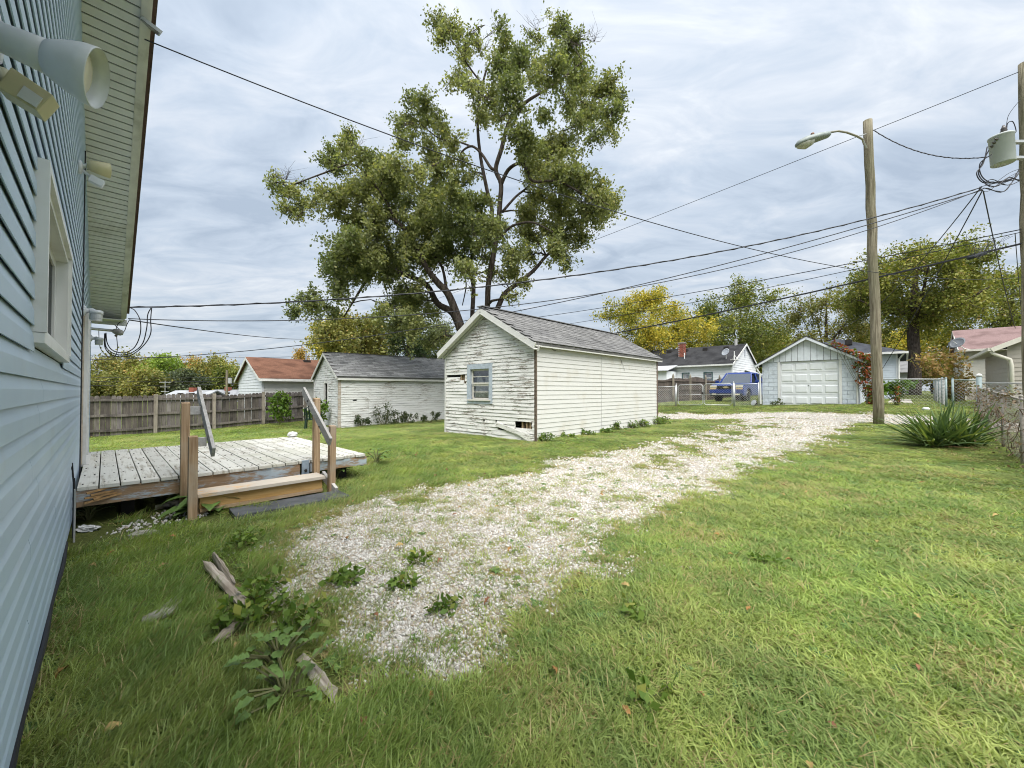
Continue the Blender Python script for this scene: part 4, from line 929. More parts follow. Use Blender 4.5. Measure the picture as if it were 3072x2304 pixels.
    MB().tube([(0, 0, -.05), (0, 0, .35), (-.12, 0, .5)], .025, 6).build('mast', M_white, d); m = MB(); m.lathe((-.12, 0, .55), (-.8, .3, .45), [(0, .04), (.02, .2), (.06, .36), (.055, .36), (.03, .2)], 16); m.build('reflector', plain('dish_grey', (.30, .32, .35), .5), d, True)
    MB().tube([(-.12, 0, .4), (-.5, .15, .55)], .015, 5).build('feed_arm', M_white, d)
    d2 = thing('antenna_mount', 'bare white dish mount on the black bungalow roof edge', 'mount', O+Vector((0, 0, z0-O.z))+lot(.35, px_y-.75, hx(.35)), LROT); MB().tube([(0, 0, -.04), (0, 0, .75)], .04, 6).build('mast', M_white, d2); MB().tube([(0, 0, .45), (.25, -.2, .02)], .025, 5).tube([(0, 0, .45), (.25, .2, .02)], .025, 5).build('brace', M_white, d2)
    MB().box(-.15, .3, -.28, .28, -.02, .035).build('foot', M_white, d2)
build_bungalow()
# ---- brown fence with scalloped top
bA = at(1960, 1208, 25.6); bB = at(2290, 1190, 38.)
bf = [grain('brown_fence_wood', (.10, .08, .068), (.17, .14, .12), (.07, .055, .05)), grain('brown_fence_wood_dark', (.08, .064, .056), (.145, .12, .105), (.06, .05, .045))]
picket_fence('wooden_fence', 'brown picket fence with scalloped top and capped posts behind the blue pickup', bA, bB, 1.62, 8, bf, grain('tan_post', (.24, .21, .165), (.34, .30, .24)), pw=.15, dog=False, scallop=-.0, finial=True, seed=6, sag=.16)
# ---- blue pickup
def build_truck():
    O = at(2190, 1205, 25.2); z0 = g1(O.x, O.y)-.03
    t = thing('pickup_truck', 'blue pickup truck with gold grille emblem parked behind the chain link gates', 'truck', (O.x-.75*Ux, O.y-.75*Uy, z0), LROT-math.radians(4))
    nt = NT('blue_metallic_paint'); n = nt.noise(nt.pos(), 300, 2); b = nt.bsdf(nt.mix(n, (.006, .026, .17), (.01, .04, .23)), .3, None, .5); b.inputs['Coat Weight'].default_value = .6; b.inputs['Coat Roughness'].default_value = .06; mb_ = nt.m
    blk = plain('black_plastic', (.02, .02, .022), .5, .1); tyre = plain('tyre_rubber', (.025, .025, .026), .85); chrome = plain('chrome', (.75, .76, .78), .12, .03, 3, 0, metal=1.); mgl = glass('truck_glass', (.16, .19, .19), .33)
    hw = .98
    def arch(cx, r, z): return [(cx+r*math.cos(a), z+r*math.sin(a)) for a in np.linspace(math.pi, 0, 12)][::-1]
    ar = lambda cx: [(cx-.46*math.cos(a), .40+.46*math.sin(a)) for a in np.linspace(0, math.pi, 12)]
    low = [(.0, .42)]+[(.48, .40)]+ar(.95)[1:-1]+[(1.42, .40), (3.98, .40)]+ar(4.45)[1:-1]+[(4.92, .40), (5.45, .48)]
    prof = low+[(5.48, 1.20), (3.75, 1.20), (1.5, 1.20), (.30, 1.10), (.06, 1.04), (-.03, .78)]
    m = MB(); m.prism(prof, (-hw, hw), lambda a, b_, y: (a, y, b_)); body = m.build('body', mb_, t)
    bm = bmesh.new(); bm.from_mesh(body.data); es = [e for e in bm.edges if abs(e.verts[0].co.y-e.verts[1].co.y) < .01]; bmesh.ops.bevel(bm, geom=es, offset=.06, segments=3, affect='EDGES', profile=.5); bm.to_mesh(body.data); bm.free()
    # cab
    w0, w1 = .93, .74
    cab = [(1.42, 1.17), (3.72, 1.17), (3.48, 1.84), (2.15, 1.86)]
    def cabp(m, poly, s0, s1, z0_=1.17, z1_=1.86):
        pts = []
        for sgn in (-1, 1): pts.append([(x, sgn*(w0+(w1-w0)*(z-1.17)/.69)+0, z) for x, z in poly])
        n = len(poly); m.v += pts[0]+pts[1]; m.f += [tuple(range(n)), tuple(range(2*n-1, n-1, -1))]+[(i, n+i, n+(i+1) % n, (i+1) % n) for i in range(n)]
        return m
    m = MB(); m.hexa([(2.10, -w1-.02, 1.80), (3.52, -w1-.02, 1.78), (3.52, w1+.02, 1.78), (2.10, w1+.02, 1.80), (2.2, -w1+.06, 1.90), (3.4, -w1+.06, 1.89), (3.4, w1-.06, 1.89), (2.2, w1-.06, 1.90)]); m.build('roof', mb_, t, bevel=.03)
    for s in (-1, 1):
        for a, b_ in (((1.45, 1.18), (2.13, 1.84)), ((2.62, 1.18), (2.66, 1.82)), ((3.70, 1.18), (3.47, 1.82))):
            m = MB(); m.beam((a[0], s*w0, a[1]), (b_[0], s*w1, b_[1]), .07, .09); m.build('pillar', mb_, t)
        for x0, x1, x2, x3 in ((1.56, 2.58, 2.6, 2.2), (2.68, 3.62, 3.42, 2.7)):
            m = MB(); m.add([(x0, s*(w0-.02), 1.19), (x1, s*(w0-.02), 1.19), (x2, s*(w1-.0), 1.80), (x3, s*(w1-.0), 1.80)], [(0, 1, 2, 3)]); m.build('side_window', mgl, t)
        m = MB(); m.beam((1.75, s*1.0, 1.22), (1.75, s*1.13, 1.24), .06, .04); mi = m.build('mirror', mb_, t); MB().box(1.66, 1.80, min(s*1.08, s*1.30), max(s*1.08, s*1.30), 1.20, 1.38).build('mirror_shell', mb_, mi, bevel=.03)
        m = MB(); m.box(-.05, .10, *(sorted((s*.55, s*.95))), .90, 1.03); m.build('headlight', plain('headlamp_glass', (.72, .66, .50), .12, .08), t, bevel=.02)
        m = MB(); m.box(-.06, .10, *(sorted((s*.57, s*.95))), .79, .87); m.build('turn_signal', plain('amber_lamp', (.70, .52, .28), .2, .08), t, bevel=.015)
        m = MB(); m.box(-.125, -.08, *(sorted((s*.56, s*.80))), .44, .53); m.build('fog_lamp', M_lens, t, bevel=.01)
        for cx in (.95, 4.45):
            wl = MB(); c = (cx, s*.80, .40); wl.lathe(c, (0, s, 0), [(-.12, .30), (-.12, .38), (-.09, .40), (.10, .40), (.13, .38), (.13, .30)], 22); wo = wl.build('wheel', tyre, t, True)
            rm = MB(); rm.lathe(c, (0, s, 0), [(.06, .29), (.135, .30), (.14, .27), (.10, .25), (.09, .10), (.13, .08), (.13, .0)], 22, True, False); rm.build('rim', chrome, wo, True)
    m = MB(); m.add([(1.45, -.86, 1.20), (1.45, .86, 1.20), (2.13, .70, 1.82), (2.13, -.70, 1.82)], [(0, 3, 2, 1)]); m.build('windshield', mgl, t)
    m = MB(); m.add([(3.66, -.86, 1.20), (3.66, .86, 1.20), (3.46, .70, 1.80), (3.46, -.70, 1.80)], [(0, 1, 2, 3)]); m.build('rear_window', mgl, t)
    MB().box(1.6, 3.6, -.85, .85, .9, 1.12).build('seats', blk, t)
    m = MB(); m.box(-.06, .05, -.52, .52, .82, 1.02); g = m.build('grille', blk, t)
    for z in (.86, .92, .98): MB().box(-.072, -.055, -.52, .52, z-.008, z+.008).build('grille_bar', blk, g)
    MB().box(-.10, .02, -.97, .97, .54, .76).build('bumper', mb_, t, bevel=.03); MB().box(-.085, .02, -.93, .93, .36, .54).build('air_dam', blk, t, bevel=.02)
    gd = plain('gold_emblem', (.72, .60, .32), .3, .05, 5, 0, metal=.6); m = MB(); m.prism([(-.17, -.025), (-.06, -.025), (-.075, -.055), (.075, -.055), (.06, -.025), (.17, -.025), (.14, .03), (.06, .03), (.075, .055), (-.075, .055), (-.06, .03), (-.14, .03)], (-.095, -.072), lambda a, b_, x: (x, a, .92+b_)); m.build('emblem', gd, t)
    MB().box(3.80, 5.40, -.80, .80, 1.195, 1.207).build('bed_cover', blk, t)
build_truck()
# ---- hip roofed house behind the garage, grey house further off
def hip_house():
    O = at(2692, 1172, 26.); z0 = .7; W, L, E = 6.6, 9., 2.95
    t = thing('house', 'pale blue sided house with dark hip roof behind the block garage', 'house', (O.x, O.y, z0), LROT); ms = plain('pale_blue_siding', (.60, .66, .72), .5, .05)
    fx = plane_fn('x0', L, W); fy = plane_fn('y0', L, W)
    siding(t, fx, .05, W, -.5, E, .16, ms, None, lip=.02); siding(t, fy, .05, L, -.5, E, .16, ms, None, [(1.6, 2.5, 1, 2.3), (4, 4.9, 1, 2.3)], lip=.02)
    for pl in ('xL', 'yW'): siding(t, plane_fn(pl, L, W), 0, L if pl == 'yW' else W, -.5, E, .16, ms, None, single=False)
    MB().box(-.04, .05, -.04, .05, -.5, E).build('corner_board', M_vinylw, t)
    for a in (1.6, 4.): window(t, fy, a+.05, a+.85, 1.05, 2.25, M_white, M_white, M_panedark, case=.08)
    o = .45; h = 1.55; m = MB(); m.add([(-o, -o, E), (L+o, -o, E), (L+o, W+o, E), (-o, W+o, E), (W/2-.3, W/2, E+h), (L-W/2+.3, W/2, E+h), (-o, -o, E+.12), (L+o, -o, E+.12), (L+o, W+o, E+.12), (-o, W+o, E+.12)], [(3, 2, 1, 0), (0, 1, 7, 6), (1, 2, 8, 7), (2, 3, 9, 8), (3, 0, 6, 9), (6, 7, 5, 4), (7, 8, 5), (8, 9, 4, 5), (9, 6, 4)]); m.build('roof', m_roof('blue_black_roof', (.05, .055, .065), (.09, .095, .11)), t)
    MB().box(-o-.1, -o, -o, W+o, E-.02, E+.12).build('gutter', M_white, t); MB().box(-o, L+o, -o-.1, -o, E-.02, E+.12).build('gutter', M_white, t)
    m = MB(); m.tube([(-.4, -.35, E), (-.1, -.1, E-.35), (-.06, -.06, -.3)], .05, 8); m.build('downspout', M_white, t)
    MB().box(1.2, 1.6, W/2-1.0, W/2-.6, E+.9, E+1.25).build('roof_vent', M_dark, t)
    g = at(2735, 1172, 42.); t = thing('house', 'small grey house with low roof beside the big tree trunk', 'house', (g.x, g.y, .8), LROT); mg = plain('grey_house_siding', (.42, .43, .44), .7)
    W, L, E = 6., 6., 2.5
    siding(t, plane_fn('x0', L, W), 0, W, -.5, E, .2, mg, None, [(1, 2.6, .9, 2.1)], lip=.02, single=False)
    for pl in ('y0', 'xL', 'yW'): siding(t, plane_fn(pl, L, W), 0, L, -.5, E, .2, mg, None, single=False)
    window(t, plane_fn('x0', L, W), 1.05, 2.55, .95, 2.05, M_white, M_white, M_panedark, rows=1, cols=2, case=.1); two_slopes(t, L, W, E, 1.2, .4, m_roof('grey_far_roof', (.18, .18, .18), (.25, .25, .25)), axis='y')
    for y0 in (-.02, W-.05):
        m = MB(); m.prism([(0, E), (L, E), (L/2, E+1.2)], (y0, y0+.07), lambda a, b, y: (a, y, b)); m.build('gable_wall', mg, t)
hip_house()
# ---- beige garage and house with pink roof on the right
def beige():
    O = at(3028, 1172, 15.5); z0 = .45; W, L, E, RISE = 5.2, 6.2, 2.62, 1.35
    P = O-Vector((Vx, Vy, 0))*W; mt = plain('taupe_siding', (.42, .385, .335), .55, .06, 4, .05); tw = plain('cream_trim', (.66, .63, .55), .5, .06)
    t = thing('garage', 'taupe sided garage with cream downspout behind the overgrown fence', 'garage', (P.x, P.y, z0), LROT)
    lim = lambda z: (0, W) if z < E else ((z-E)*(W/2)/RISE, W-(z-E)*(W/2)/RISE)
    siding(t, plane_fn('x0', L, W), 0.1, W-.05, -.5, E+RISE, .17, mt, lim, lip=.022); siding(t, plane_fn('yW', L, W), .05, L, -.5, E, .17, mt, None, lip=.022)
    siding(t, plane_fn('xL', L, W), 0, W, -.5, E+RISE, .17, mt, lim, single=False); siding(t, plane_fn('y0', L, W), 0, L, -.5, E, .17, mt, None, single=False)
    MB().box(-.04, .08, W-.08, W+.04, -.5, E).build('corner_board', mt, t)
    k, top, e = two_slopes(t, L, W, E, RISE, .45, m_roof('brown_garage_roof', (.11, .085, .075), (.18, .14, .12)), .3)
    for y0 in (-.45, W+.45):
        m = MB(); m.beam((-.3, y0, e-.06), (-.3, W/2, top-.09), .03, .17); m.build('barge_board', tw, t)
    MB().box(-.3, L+.3, W+.06, W+.44, e-.07, e-.05).build('soffit', mt, t); MB().box(-.3, L+.3, W+.45, W+.55, e-.09, e+.03).build('gutter', tw, t)
    m = MB(); m.tube([(-.2, W+.48, e-.05), (-.2, W+.4, e-.2), (-.15, W-.02, e-.45), (-.1, W-.06, e-.7), (-.1, W-.06, -.3)], .06, 10); m.build('downspout', tw, t, True)
    O = at(2893, 1172, 24.); z0 = .65; W, L, E, RISE = 10., 7., 3.12, 1.42; P = O-Vector((Vx, Vy, 0))*W; mc = plain('cream_siding', (.60, .57, .50), .55, .06)
    t = thing('house', 'cream sided house with faded pink shingle roof beyond the taupe garage', 'house', (P.x, P.y, z0), LROT)
    lim = lambda z: (0, L) if z < E else ((z-E)*(L/2)/RISE, L-(z-E)*(L/2)/RISE)
    siding(t, plane_fn('x0', L, W), 0.05, W-.05, .7, E, .17, mc, None, lip=.022); siding(t, plane_fn('yW', L, W), .05, L, .0, E+RISE, .17, mc, lim, lip=.02)
    MB().box(-.02, .3, 0, W, -.6, .72).build('stone_base', plain('rough_stone_base', (.36, .32, .27), .9, .35, 7, .6), t)
    siding(t, plane_fn('xL', L, W), 0, W, -.5, E, .17, mc, None, single=False); siding(t, plane_fn('y0', L, W), 0, L, -.5, E+RISE, .17, mc, lim, single=False)
    k, top, e = two_slopes(t, L, W, E, RISE, .4, m_roof('pink_roof', (.205, .135, .128), (.295, .205, .195)), .25, axis='y')
    for x0 in (-.4, L+.4):
        m = MB(); m.beam((x0, W+.24, e-.06), (L/2, W+.24, top-.09), .15, .03, (0, 1, 0)); m.build('barge_board', tw, t)
    MB().box(-.5, -.4, -.25, W+.25, e-.1, e+.02).build('gutter', tw, t)
    MB().box(2., 2.4, W-6.3, W-5.7, top-.75, top-.42).build('roof_vent', M_dark, t)
    m = MB(); m.tube([(-.45, W+.1, e-.05), (-.15, W+.04, e-.35), (-.08, W-.02, e-.5), (-.08, W-.02, -.4)], .05, 8); m.build('downspout', tw, t)
    dp = at(2872, 1030, 23.6); d = thing('satellite_dish', 'dark oval satellite dish on the eave of the pink roofed house', 'satellite dish', dp, LROT)
    m = MB(); m.lathe((0, 0, 0), (-.7, .45, .55), [(0, .05), (.02, .22), (.07, .38), (.062, .38), (.03, .22)], 18); m.build('reflector', plain('dark_dish', (.13, .14, .15), .5), d, True)
    MB().tube([(.02, 0, -.02), (.35, -.3, -.32), (.45, -.55, -.38)], .025, 6).build('mast', M_white, d); MB().tube([(0, 0, -.05), (-.42, .2, .12)], .014, 5).build('feed_arm', M_white, d)
beige()
# ------------------------------------------------------------------ chain link
M_galv = plain('galvanised_steel', (.50, .51, .51), .42, .12, 9, .06, metal=.5); M_green = plain('grey_green_post', (.24, .30, .30), .5, .15, 9, .08)
def mesh_wires(pts, H, sp, r, zlo=.04):
    """two families of diagonal strands in the vertical ribbon through pts"""
    P = [Vector(p) for p in pts]; cum = [0]
    for a, b in zip(P, P[1:]): cum.append(cum[-1]+(b-a).xy.length)
    Lt = cum[-1]
    def Q(s, z):
        s = min(max(s, 0), Lt); i = max(j for j in range(len(cum)-1) if cum[j] <= s+1e-9); f = (s-cum[i])/(cum[i+1]-cum[i]); p = P[i].lerp(P[i+1], f); return Vector((p.x, p.y, p.z+z))
    m = MB()
    for s in np.arange(-H, Lt, sp*1.41):
        for sg in (1, -1):
            a0, a1 = (s, s+H); z0, z1 = (zlo, H) if sg > 0 else (H, zlo)
            b0, b1 = max(a0, 0), min(a1, Lt)
            if b1-b0 < .03: continue
            f0 = (b0-a0)/H; f1 = (b1-a0)/H
            m.tube([Q(b0, z0+(z1-z0)*f0), Q(b1, z0+(z1-z0)*f1)], r, 3, False)
    return m
def chain_fence(name, label, pts, H, spacing, sp, r, post_m, rail=True, post_r=.024, top=True, group=None):
    P = [Vector((p[0], p[1], g1(p[0], p[1]))) for p in pts]; t = thing(name, label, 'fence', P[0], 0, group); o = P[0]; Q = []
    for a, b in zip(P, P[1:]):
        n = max(1, round((b-a).xy.length/spacing))
        for i in range(n): q = a.lerp(b, i/n); Q.append(Vector((q.x, q.y, g1(q.x, q.y))))
    Q.append(P[-1])
    for q in Q:
        m = MB(); m.tube([q-o-Vector((0, 0, .1)), q-o+Vector((0, 0, H+.04))], post_r, 8); m.lathe(q-o+Vector((0, 0, H+.04)), (0, 0, 1), [(0, post_r*1.2), (.02, post_r*1.1), (.04, .004)], 8); m.build('post', post_m, t, True)
    if rail:
        m = MB()
        for a, b in zip(Q, Q[1:]): m.tube([a-o+Vector((0, 0, H)), b-o+Vector((0, 0, H))], .019, 7)
        m.build('top_rail', post_m, t, True)
    tag(mesh_wires([q-o for q in Q], H-.02, sp, r).build('wire_mesh', M_galv if r > .002 else post_m, t), kind='stuff')
    return t
def gate(name, label, a, b, H, group=None):
    a = Vector(a); b = Vector(b); t = thing(name, label, 'gate', a, 0, group); d = b-a; c = .1
    u = Vector((0, 0, 1)); e = d.normalized()
    pts = [e*c, Vector((0, 0, 0))+u*c, u*(H-c), u*H+e*c, d+u*H-e*c, d+u*(H-c), d+u*c, d-e*c, e*c]
    m = MB(); m.tube(pts, .021, 7); m.build('frame', M_galv, t, True)
    MB().tube([u*H*.5, d+u*H*.5], .014, 6).build('mid_rail', M_galv, t, True)
    tag(mesh_wires([Vector((0, 0, 0)), d], H, .09, .0022).build('wire_mesh', M_galv, t), kind='stuff')
    MB().box(d.x-.06*e.x-.02, d.x+.02, d.y-.03, d.y+.03, H*.55, H*.65).build('latch', M_dark, t)
GU = 22.6
def gp(px):
    a = (px-1536)/F; d = GU/(a*Ux+Uy); x = a*d; return Vector((x, d, g1(x, d)))
gl, gm_, gr = gp(2034), gp(2110), gp(2196)
for q, lab in ((gp(2029), 'round steel gate post at the left edge of the double gates'), (gp(2201), 'round steel gate post beside the pickup wheel')):
    t = thing('gate_post', lab, 'post', q); MB().tube([(0, 0, -.1), (0, 0, 1.22)], .034, 10).build('pipe', M_galv, t, True); MB().lathe((0, 0, 1.22), (0, 0, 1), [(0, .04), (.03, .035), (.06, .005)], 10).build('cap', M_galv, t, True)
u3 = Vector((0, 0, .07))
gate('chain_link_gate', 'rounded chain link gate leaf hinged at the left post', gl+u3, gm_-(gm_-gl).normalized()*.03+u3, 1.12, 'double drive gates'); gate('chain_link_gate', 'rounded chain link gate leaf in front of the blue pickup', gr+u3, gm_+(gr-gm_).normalized()*.03+u3, 1.12, 'double drive gates')
chain_fence('chain_link_fence', 'short chain link run between shed corner and the drive gates', [gp(1950)[:2], gp(2026)[:2]], 1.12, 1.9, .08, .0035, M_galv)
chain_fence('chain_link_fence', 'short chain link run between gate post and garage downspout', [gp(2204)[:2], gp(2276)[:2]], 1.12, 2.1, .08, .0035, M_galv)
GU = 23.6
fA = gp(2600); fB = gp(2838); fC = gp(2858); fD = gp(2935)
chain_fence('chain_link_fence', 'chain link fence with silver rail beside the block garage', [fA[:2], fB[:2]], 1.12, 2.6, .09, .0035, M_galv)
chain_fence('chain_link_fence', 'chain link side fence running back from the alley beside the lawn', [fB[:2], (fB.x+9*Ux, fB.y+9*Uy)], 1.12, 2.3, .09, .0035, M_green, post_r=.035)
chain_fence('chain_link_fence', 'chain link fence right of the twin grey green posts', [fC[:2], fD[:2]], 1.1, 1.6, .09, .0035, M_green, post_r=.035)
# near fence on the right, overgrown
NF = [lot(16.6, -1.42), lot(12.5, -1.38), lot(8.5, -1.33), lot(4.5, -1.3)]
chain_fence('chain_link_fence', 'rusty overgrown chain link fence along the right side of the lawn', [p[:2] for p in NF], 1.05, 2.6, .055, .0019, plain('rusty_wire', (.27, .245, .215), .7, .3, 20), post_r=.022)
cpst = lot(16.75, -1.45); cz = g1(cpst.x, cpst.y)
t = thing('fence_post', 'thick grey green corner post with pale cap behind the spiky plant', 'post', (cpst.x, cpst.y, cz)); MB().tube([(0, 0, -.1), (0, 0, 1.36)], .055, 12).build('pipe', M_green, t, True); MB().lathe((0, 0, 1.36), (0, 0, 1), [(0, .062), (.04, .06), (.07, .03), (.08, .0)], 12, True, False).build('cap', M_white, t, True)
chain_fence('chain_link_fence', 'chain link fence with silver rail along the alley before the taupe garage', [cpst[:2], lot(16.8, -9)[:2]], 1.18, 2.6, .08, .0035, M_galv, post_r=.03)
# ------------------------------------------------------------------ poles and lines
M_pole = NT('pole_timber'); p_ = M_pole.pos((26, 26, 1.6), obj=True); n_ = M_pole.noise(p_, 1, 7, .65, .5); c_ = M_pole.mix(M_pole.ramp(n_, .32, .68), (.115, .095, .066), (.30, .265, .195)); c_ = M_pole.mix(M_pole.math('MULTIPLY', M_pole.ramp(M_pole.noise(M_pole.pos((1.5, 1.5, .5), obj=True), 1, 4), .4, .7), .6), c_, (.15, .155, .09)); M_pole.bsdf(c_, .9, M_pole.bump(n_, .9, .02), .1); M_pole = M_pole.m
def pole(name, label, base, top, r0, r1):
    t = thing(name, label, 'pole', base); d = Vector(top)-Vector(base); N = 14; R = random.Random(1)
    m = MB(); m.tube([d*(i/N)+Vector((R.uniform(-.012, .012), R.uniform(-.012, .012), -.25 if i == 0 else 0)) for i in range(N+1)], [r0+(r1-r0)*i/N for i in range(N+1)], 16); m.build('shaft', M_pole, t, True)
    m = MB()
    m.lathe(d*.995, d, [(0, r1*1.0), (.05, r1*.9), (.07, r1*.5)], 16); m.build('pole_top', M_pole, t, True)
    return t, d
lb = on_ground(2637, 1276); lb = at(2637, 1276, 11.75); lb.z = g1(lb.x, lb.y); lt = at(2603, 362, 11.7)
LP, ld = pole('utility_pole', 'weathered wooden pole carrying the street lamp beside the drive', lb, lt, .128, .108)
def street_lamp():
    o = at(2600, 425, 11.7); t = thing('street_lamp', 'grey cobra head street lamp on a curved arm', 'street lamp', o); mg = plain('lamp_housing', (.24, .27, .255), .45, .12, 9, .05)
    c = lambda px, py, d=11.3: at(px, py, d)-o
    pts = [c(2592, 432, 11.6), c(2588, 418, 11.5), c(2570, 408, 11.4), c(2540, 397, 11.35), c(2515, 393), c(2484, 398)]
    m = MB(); m.tube(pts, .028, 9); m.build('arm', plain('arm_tan', (.30, .285, .24), .5, .1), t, True)
    m = MB(); m.tube([c(2598, 402, 11.6), c(2570, 409, 11.4)], .014, 6); m.tube([c(2600, 444, 11.6), c(2588, 418, 11.5)], .02, 6); m.build('bracket', M_galv, t)
    a, b = c(2488, 402), c(2388, 436); ax = (b-a); Ln = ax.length; ax.normalize()
    y = Vector((0, 1, 0)); y = (y-ax*y.dot(ax)).normalized(); z = ax.cross(y)
    if z.z < 0: z = -z
    def shell(prof, lo, hi, mat, nm):
        m = MB(); n = 14; o0 = 0
        for f, w, h0, h1 in prof:
            for j in range(n):
                an = 2*math.pi*j/n; s = math.sin(an); m.v.append(tuple(a+ax*Ln*f+y*(w*math.cos(an))+z*(h1*s if s > 0 else h0*s)))
        for i in range(len(prof)-1):
            for j in range(n): q = i*n+j; r_ = i*n+(j+1) % n; m.f.append((q, r_, r_+n, q+n))
        m.f.append(tuple(range(n-1, -1, -1))); m.f.append(tuple((len(prof)-1)*n+j for j in range(n))); return m.build(nm, mat, t, True)
    shell([(0, .07, .06, .06), (.06, .11, .09, .08), (.35, .17, .09, .12), (.7, .19, .07, .14), (.92, .14, .05, .10), (1., .05, .03, .04)], 0, 0, mg, 'housing')
    shell([(.48, .06, .05, .02), (.55, .15, .14, .02), (.75, .165, .19, .02), (.92, .12, .12, .02), (.97, .05, .04, .02)], 0, 0, plain('lamp_refractor', (.42, .42, .36), .2, .2, 12, .1), 'lens')
    m = MB(); pe = a+ax*Ln*.45+z*.1; m.lathe(pe, z, [(0, .045), (.08, .045), (.09, .03)], 10); m.build('photocell', plain('photocell_brown', (.22, .12, .08), .5), t, True)
street_lamp()
tb = at(3092, 1290, 10.); tb.z = g1(tb.x, tb.y); tt = at(3074, 190, 10.)
TP, td = pole('utility_pole', 'tall dark utility pole carrying the transformer can', tb, tt, .125, .11)
def transformer():
    o = at(3006, 448, 9.85); t = thing('transformer', 'grey pole mounted transformer can with bushings', 'transformer', o); mg = plain('transformer_grey', (.40, .43, .42), .5, .06, 4, .04, dirt=(.34, .34, .3))
    tl = Vector((-.06, 0, 1)).normalized()
    m = MB(); m.lathe(tl*-.37, tl, [(0, .20), (.02, .212), (.66, .215), (.67, .228), (.70, .228), (.72, .20), (.74, .05)], 28); m.build('tank', mg, t, True)
    for x, y in ((-.02, -.08), (.11, .04)):
        m = MB(); m.lathe(tl*.36+Vector((x, y, 0)), tl, [(0, .06), (.03, .05), (.05, .065), (.08, .045), (.10, .06), (.13, .04), (.19, .02)], 12); m.build('bushing', plain('dark_porcelain', (.10, .09, .085), .3), t, True)
    for z in (.18, -.22): MB().box(.15, .62, -.05, .05, z-.03, z+.03).build('bracket', M_galv, t)
    for i, z in enumerate((.2, .14, .08)): m = MB(); m.lathe((-.21, -.08+.05*i, z), (-1, -.2, 0), [(0, .03), (.04, .025), (.09, .012)], 8); m.build('secondary_bushing', MATS['dark_porcelain'], t)
    bk = MATS['black_cable']; R = random.Random(5)
    def spl(pts, r):
        P = []
        for i in range(len(pts)-1):
            for s in range(6):
                f = s/6; p0, p1, p2, p3 = pts[max(i-1, 0)], pts[i], pts[i+1], pts[min(i+2, len(pts)-1)]; P.append(.5*((2*p1)+(p2-p0)*f+(2*p0-5*p1+4*p2-p3)*f*f+(3*p1-p0-3*p2+p3)*f**3))
        P.append(pts[-1]); m = MB(); m.tube(P, r, 5); return m
    c = lambda px, py, d=9.8: at(px, py, d)-o
    for dx in (0, 10, 24):
        spl([c(2962+dx*.5, 440+dx), c(2950-dx*.4, 490), c(2930+dx*.6, 520+dx*.3), c(2950+dx, 548), c(2995+dx, 545), c(3040, 535)], .012).build('drop_lead', bk, t)
    spl([c(3020, 408), c(3022, 372), c(3038, 365), c(3048, 392), c(3042, 402)], .01).build('drop_lead', bk, t); spl([c(3018, 400), c(3024, 350), c(3050, 312), c(3062, 300)], .006).build('drop_lead', bk, t)
    for i in range(9):
        a = R.uniform(2935, 2960); b = R.uniform(545, 570); spl([c(a, b, 9.7+R.uniform(0, .3)), c(a+30+R.uniform(-8, 8), b+R.uniform(-22, 20)), c(a+70, b-12+R.uniform(-14, 20)), c(3058, R.uniform(505, 545))], R.choice((.006, .009, .012))).build('splice_cable', bk, t)
    m = MB()
    for i in range(10):
        a = R.uniform(2890, 2990); b = 742-(a-2890)*.21+R.uniform(-8, 8); spl([c(a, b), c(a+R.uniform(-30, 30), b+R.uniform(10, 42)), c(a+R.uniform(10, 55), b+R.uniform(-6, 30)), c(a+60, b-14)], .004).build('splice_cable', bk, t)
    m = MB(); m.tube([c(2905, 775, 9.9), c(2955, 760, 9.9)], .045, 8); m.build('splice_case', plain('black_splice_case', (.025, .03, .035), .5), t, True)
transformer()
M_wire = plain('black_line_wire', (.022, .023, .028), .6, .1)
def wire(label, a, b, sag, r, twist=0., n=40):
    A = at(*a); B = at(*b); P = []
    for i in range(n+1):
        f = i/n; p = A.lerp(B, f); p.z -= 4*f*(1-f)*sag; P.append(p-A)
    m = MB(); m.tube(P, r, 5)
    if twist:
        m.tube([p+Vector((0, math.cos(i*1.9)*twist, math.sin(i*1.9)*twist)) for i, p in enumerate(P)], r*.8, 5)
    o = m.build('utility_wire', M_wire); o.location = A; tag(o, label, 'wire', 'overhead wires')
wire('single drop wire slanting from the rake soffit down through the tall tree', (434, 118, 3.62), (3080, 830, 10.), .77, .006)
wire('twisted service cable from the eave to the transformer splices', (382, 922, 7.65), (2945, 562, 9.8), .68, .013, .014, 90)
wire('thin cable under the service cable from the eave corner', (385, 956, 7.7), (2950, 566, 9.8), 1.02, .009, .0, 60)
wire('slack wire from the eave corner dropping behind the tree', (388, 960, 7.7), (1020, 1004, 38.), .4, .012)
wire('wire passing low behind the conduit and over the shed ridge', (190, 1080, 14.), (2948, 570, 9.9), 1.05, .012, .0, 60)
wire('highest primary line from the tall pole top', (3056, 216, 10.), (1024, 992, 40.), .35, .009)
wire('drooping lead between lamp pole and transformer', (2620, 390, 11.7), (2968, 470, 9.9), .32, .012, .01, 50)
wire('telephone line above the thick cable along the alley', (3074, 686, 10.), (1024, 985, 40.), 1.0, .013)
wire('second telephone line close below the first along the alley', (3074, 694, 10.), (1024, 1003, 40.), 1.35, .010)
wire('thick black bundled cable along the alley', (3076, 728, 10.), (1024, 1085, 40.), 1.1, .026)
wire('house drop running down to the block garage roof', (2940, 566, 9.8), (2560, 965, 26.), .5, .013)
wire('house drop running down before the broad tree', (2948, 570, 9.8), (2560, 1230, 27.), .4, .013)
wire('kinked house drop descending to the pink roofed house', (2950, 575, 9.8), (3046, 985, 21.5), .25, .013)
wire('second house drop beside the kinked one', (3045, 700, 9.9), (3068, 975, 21.), .2, .009)
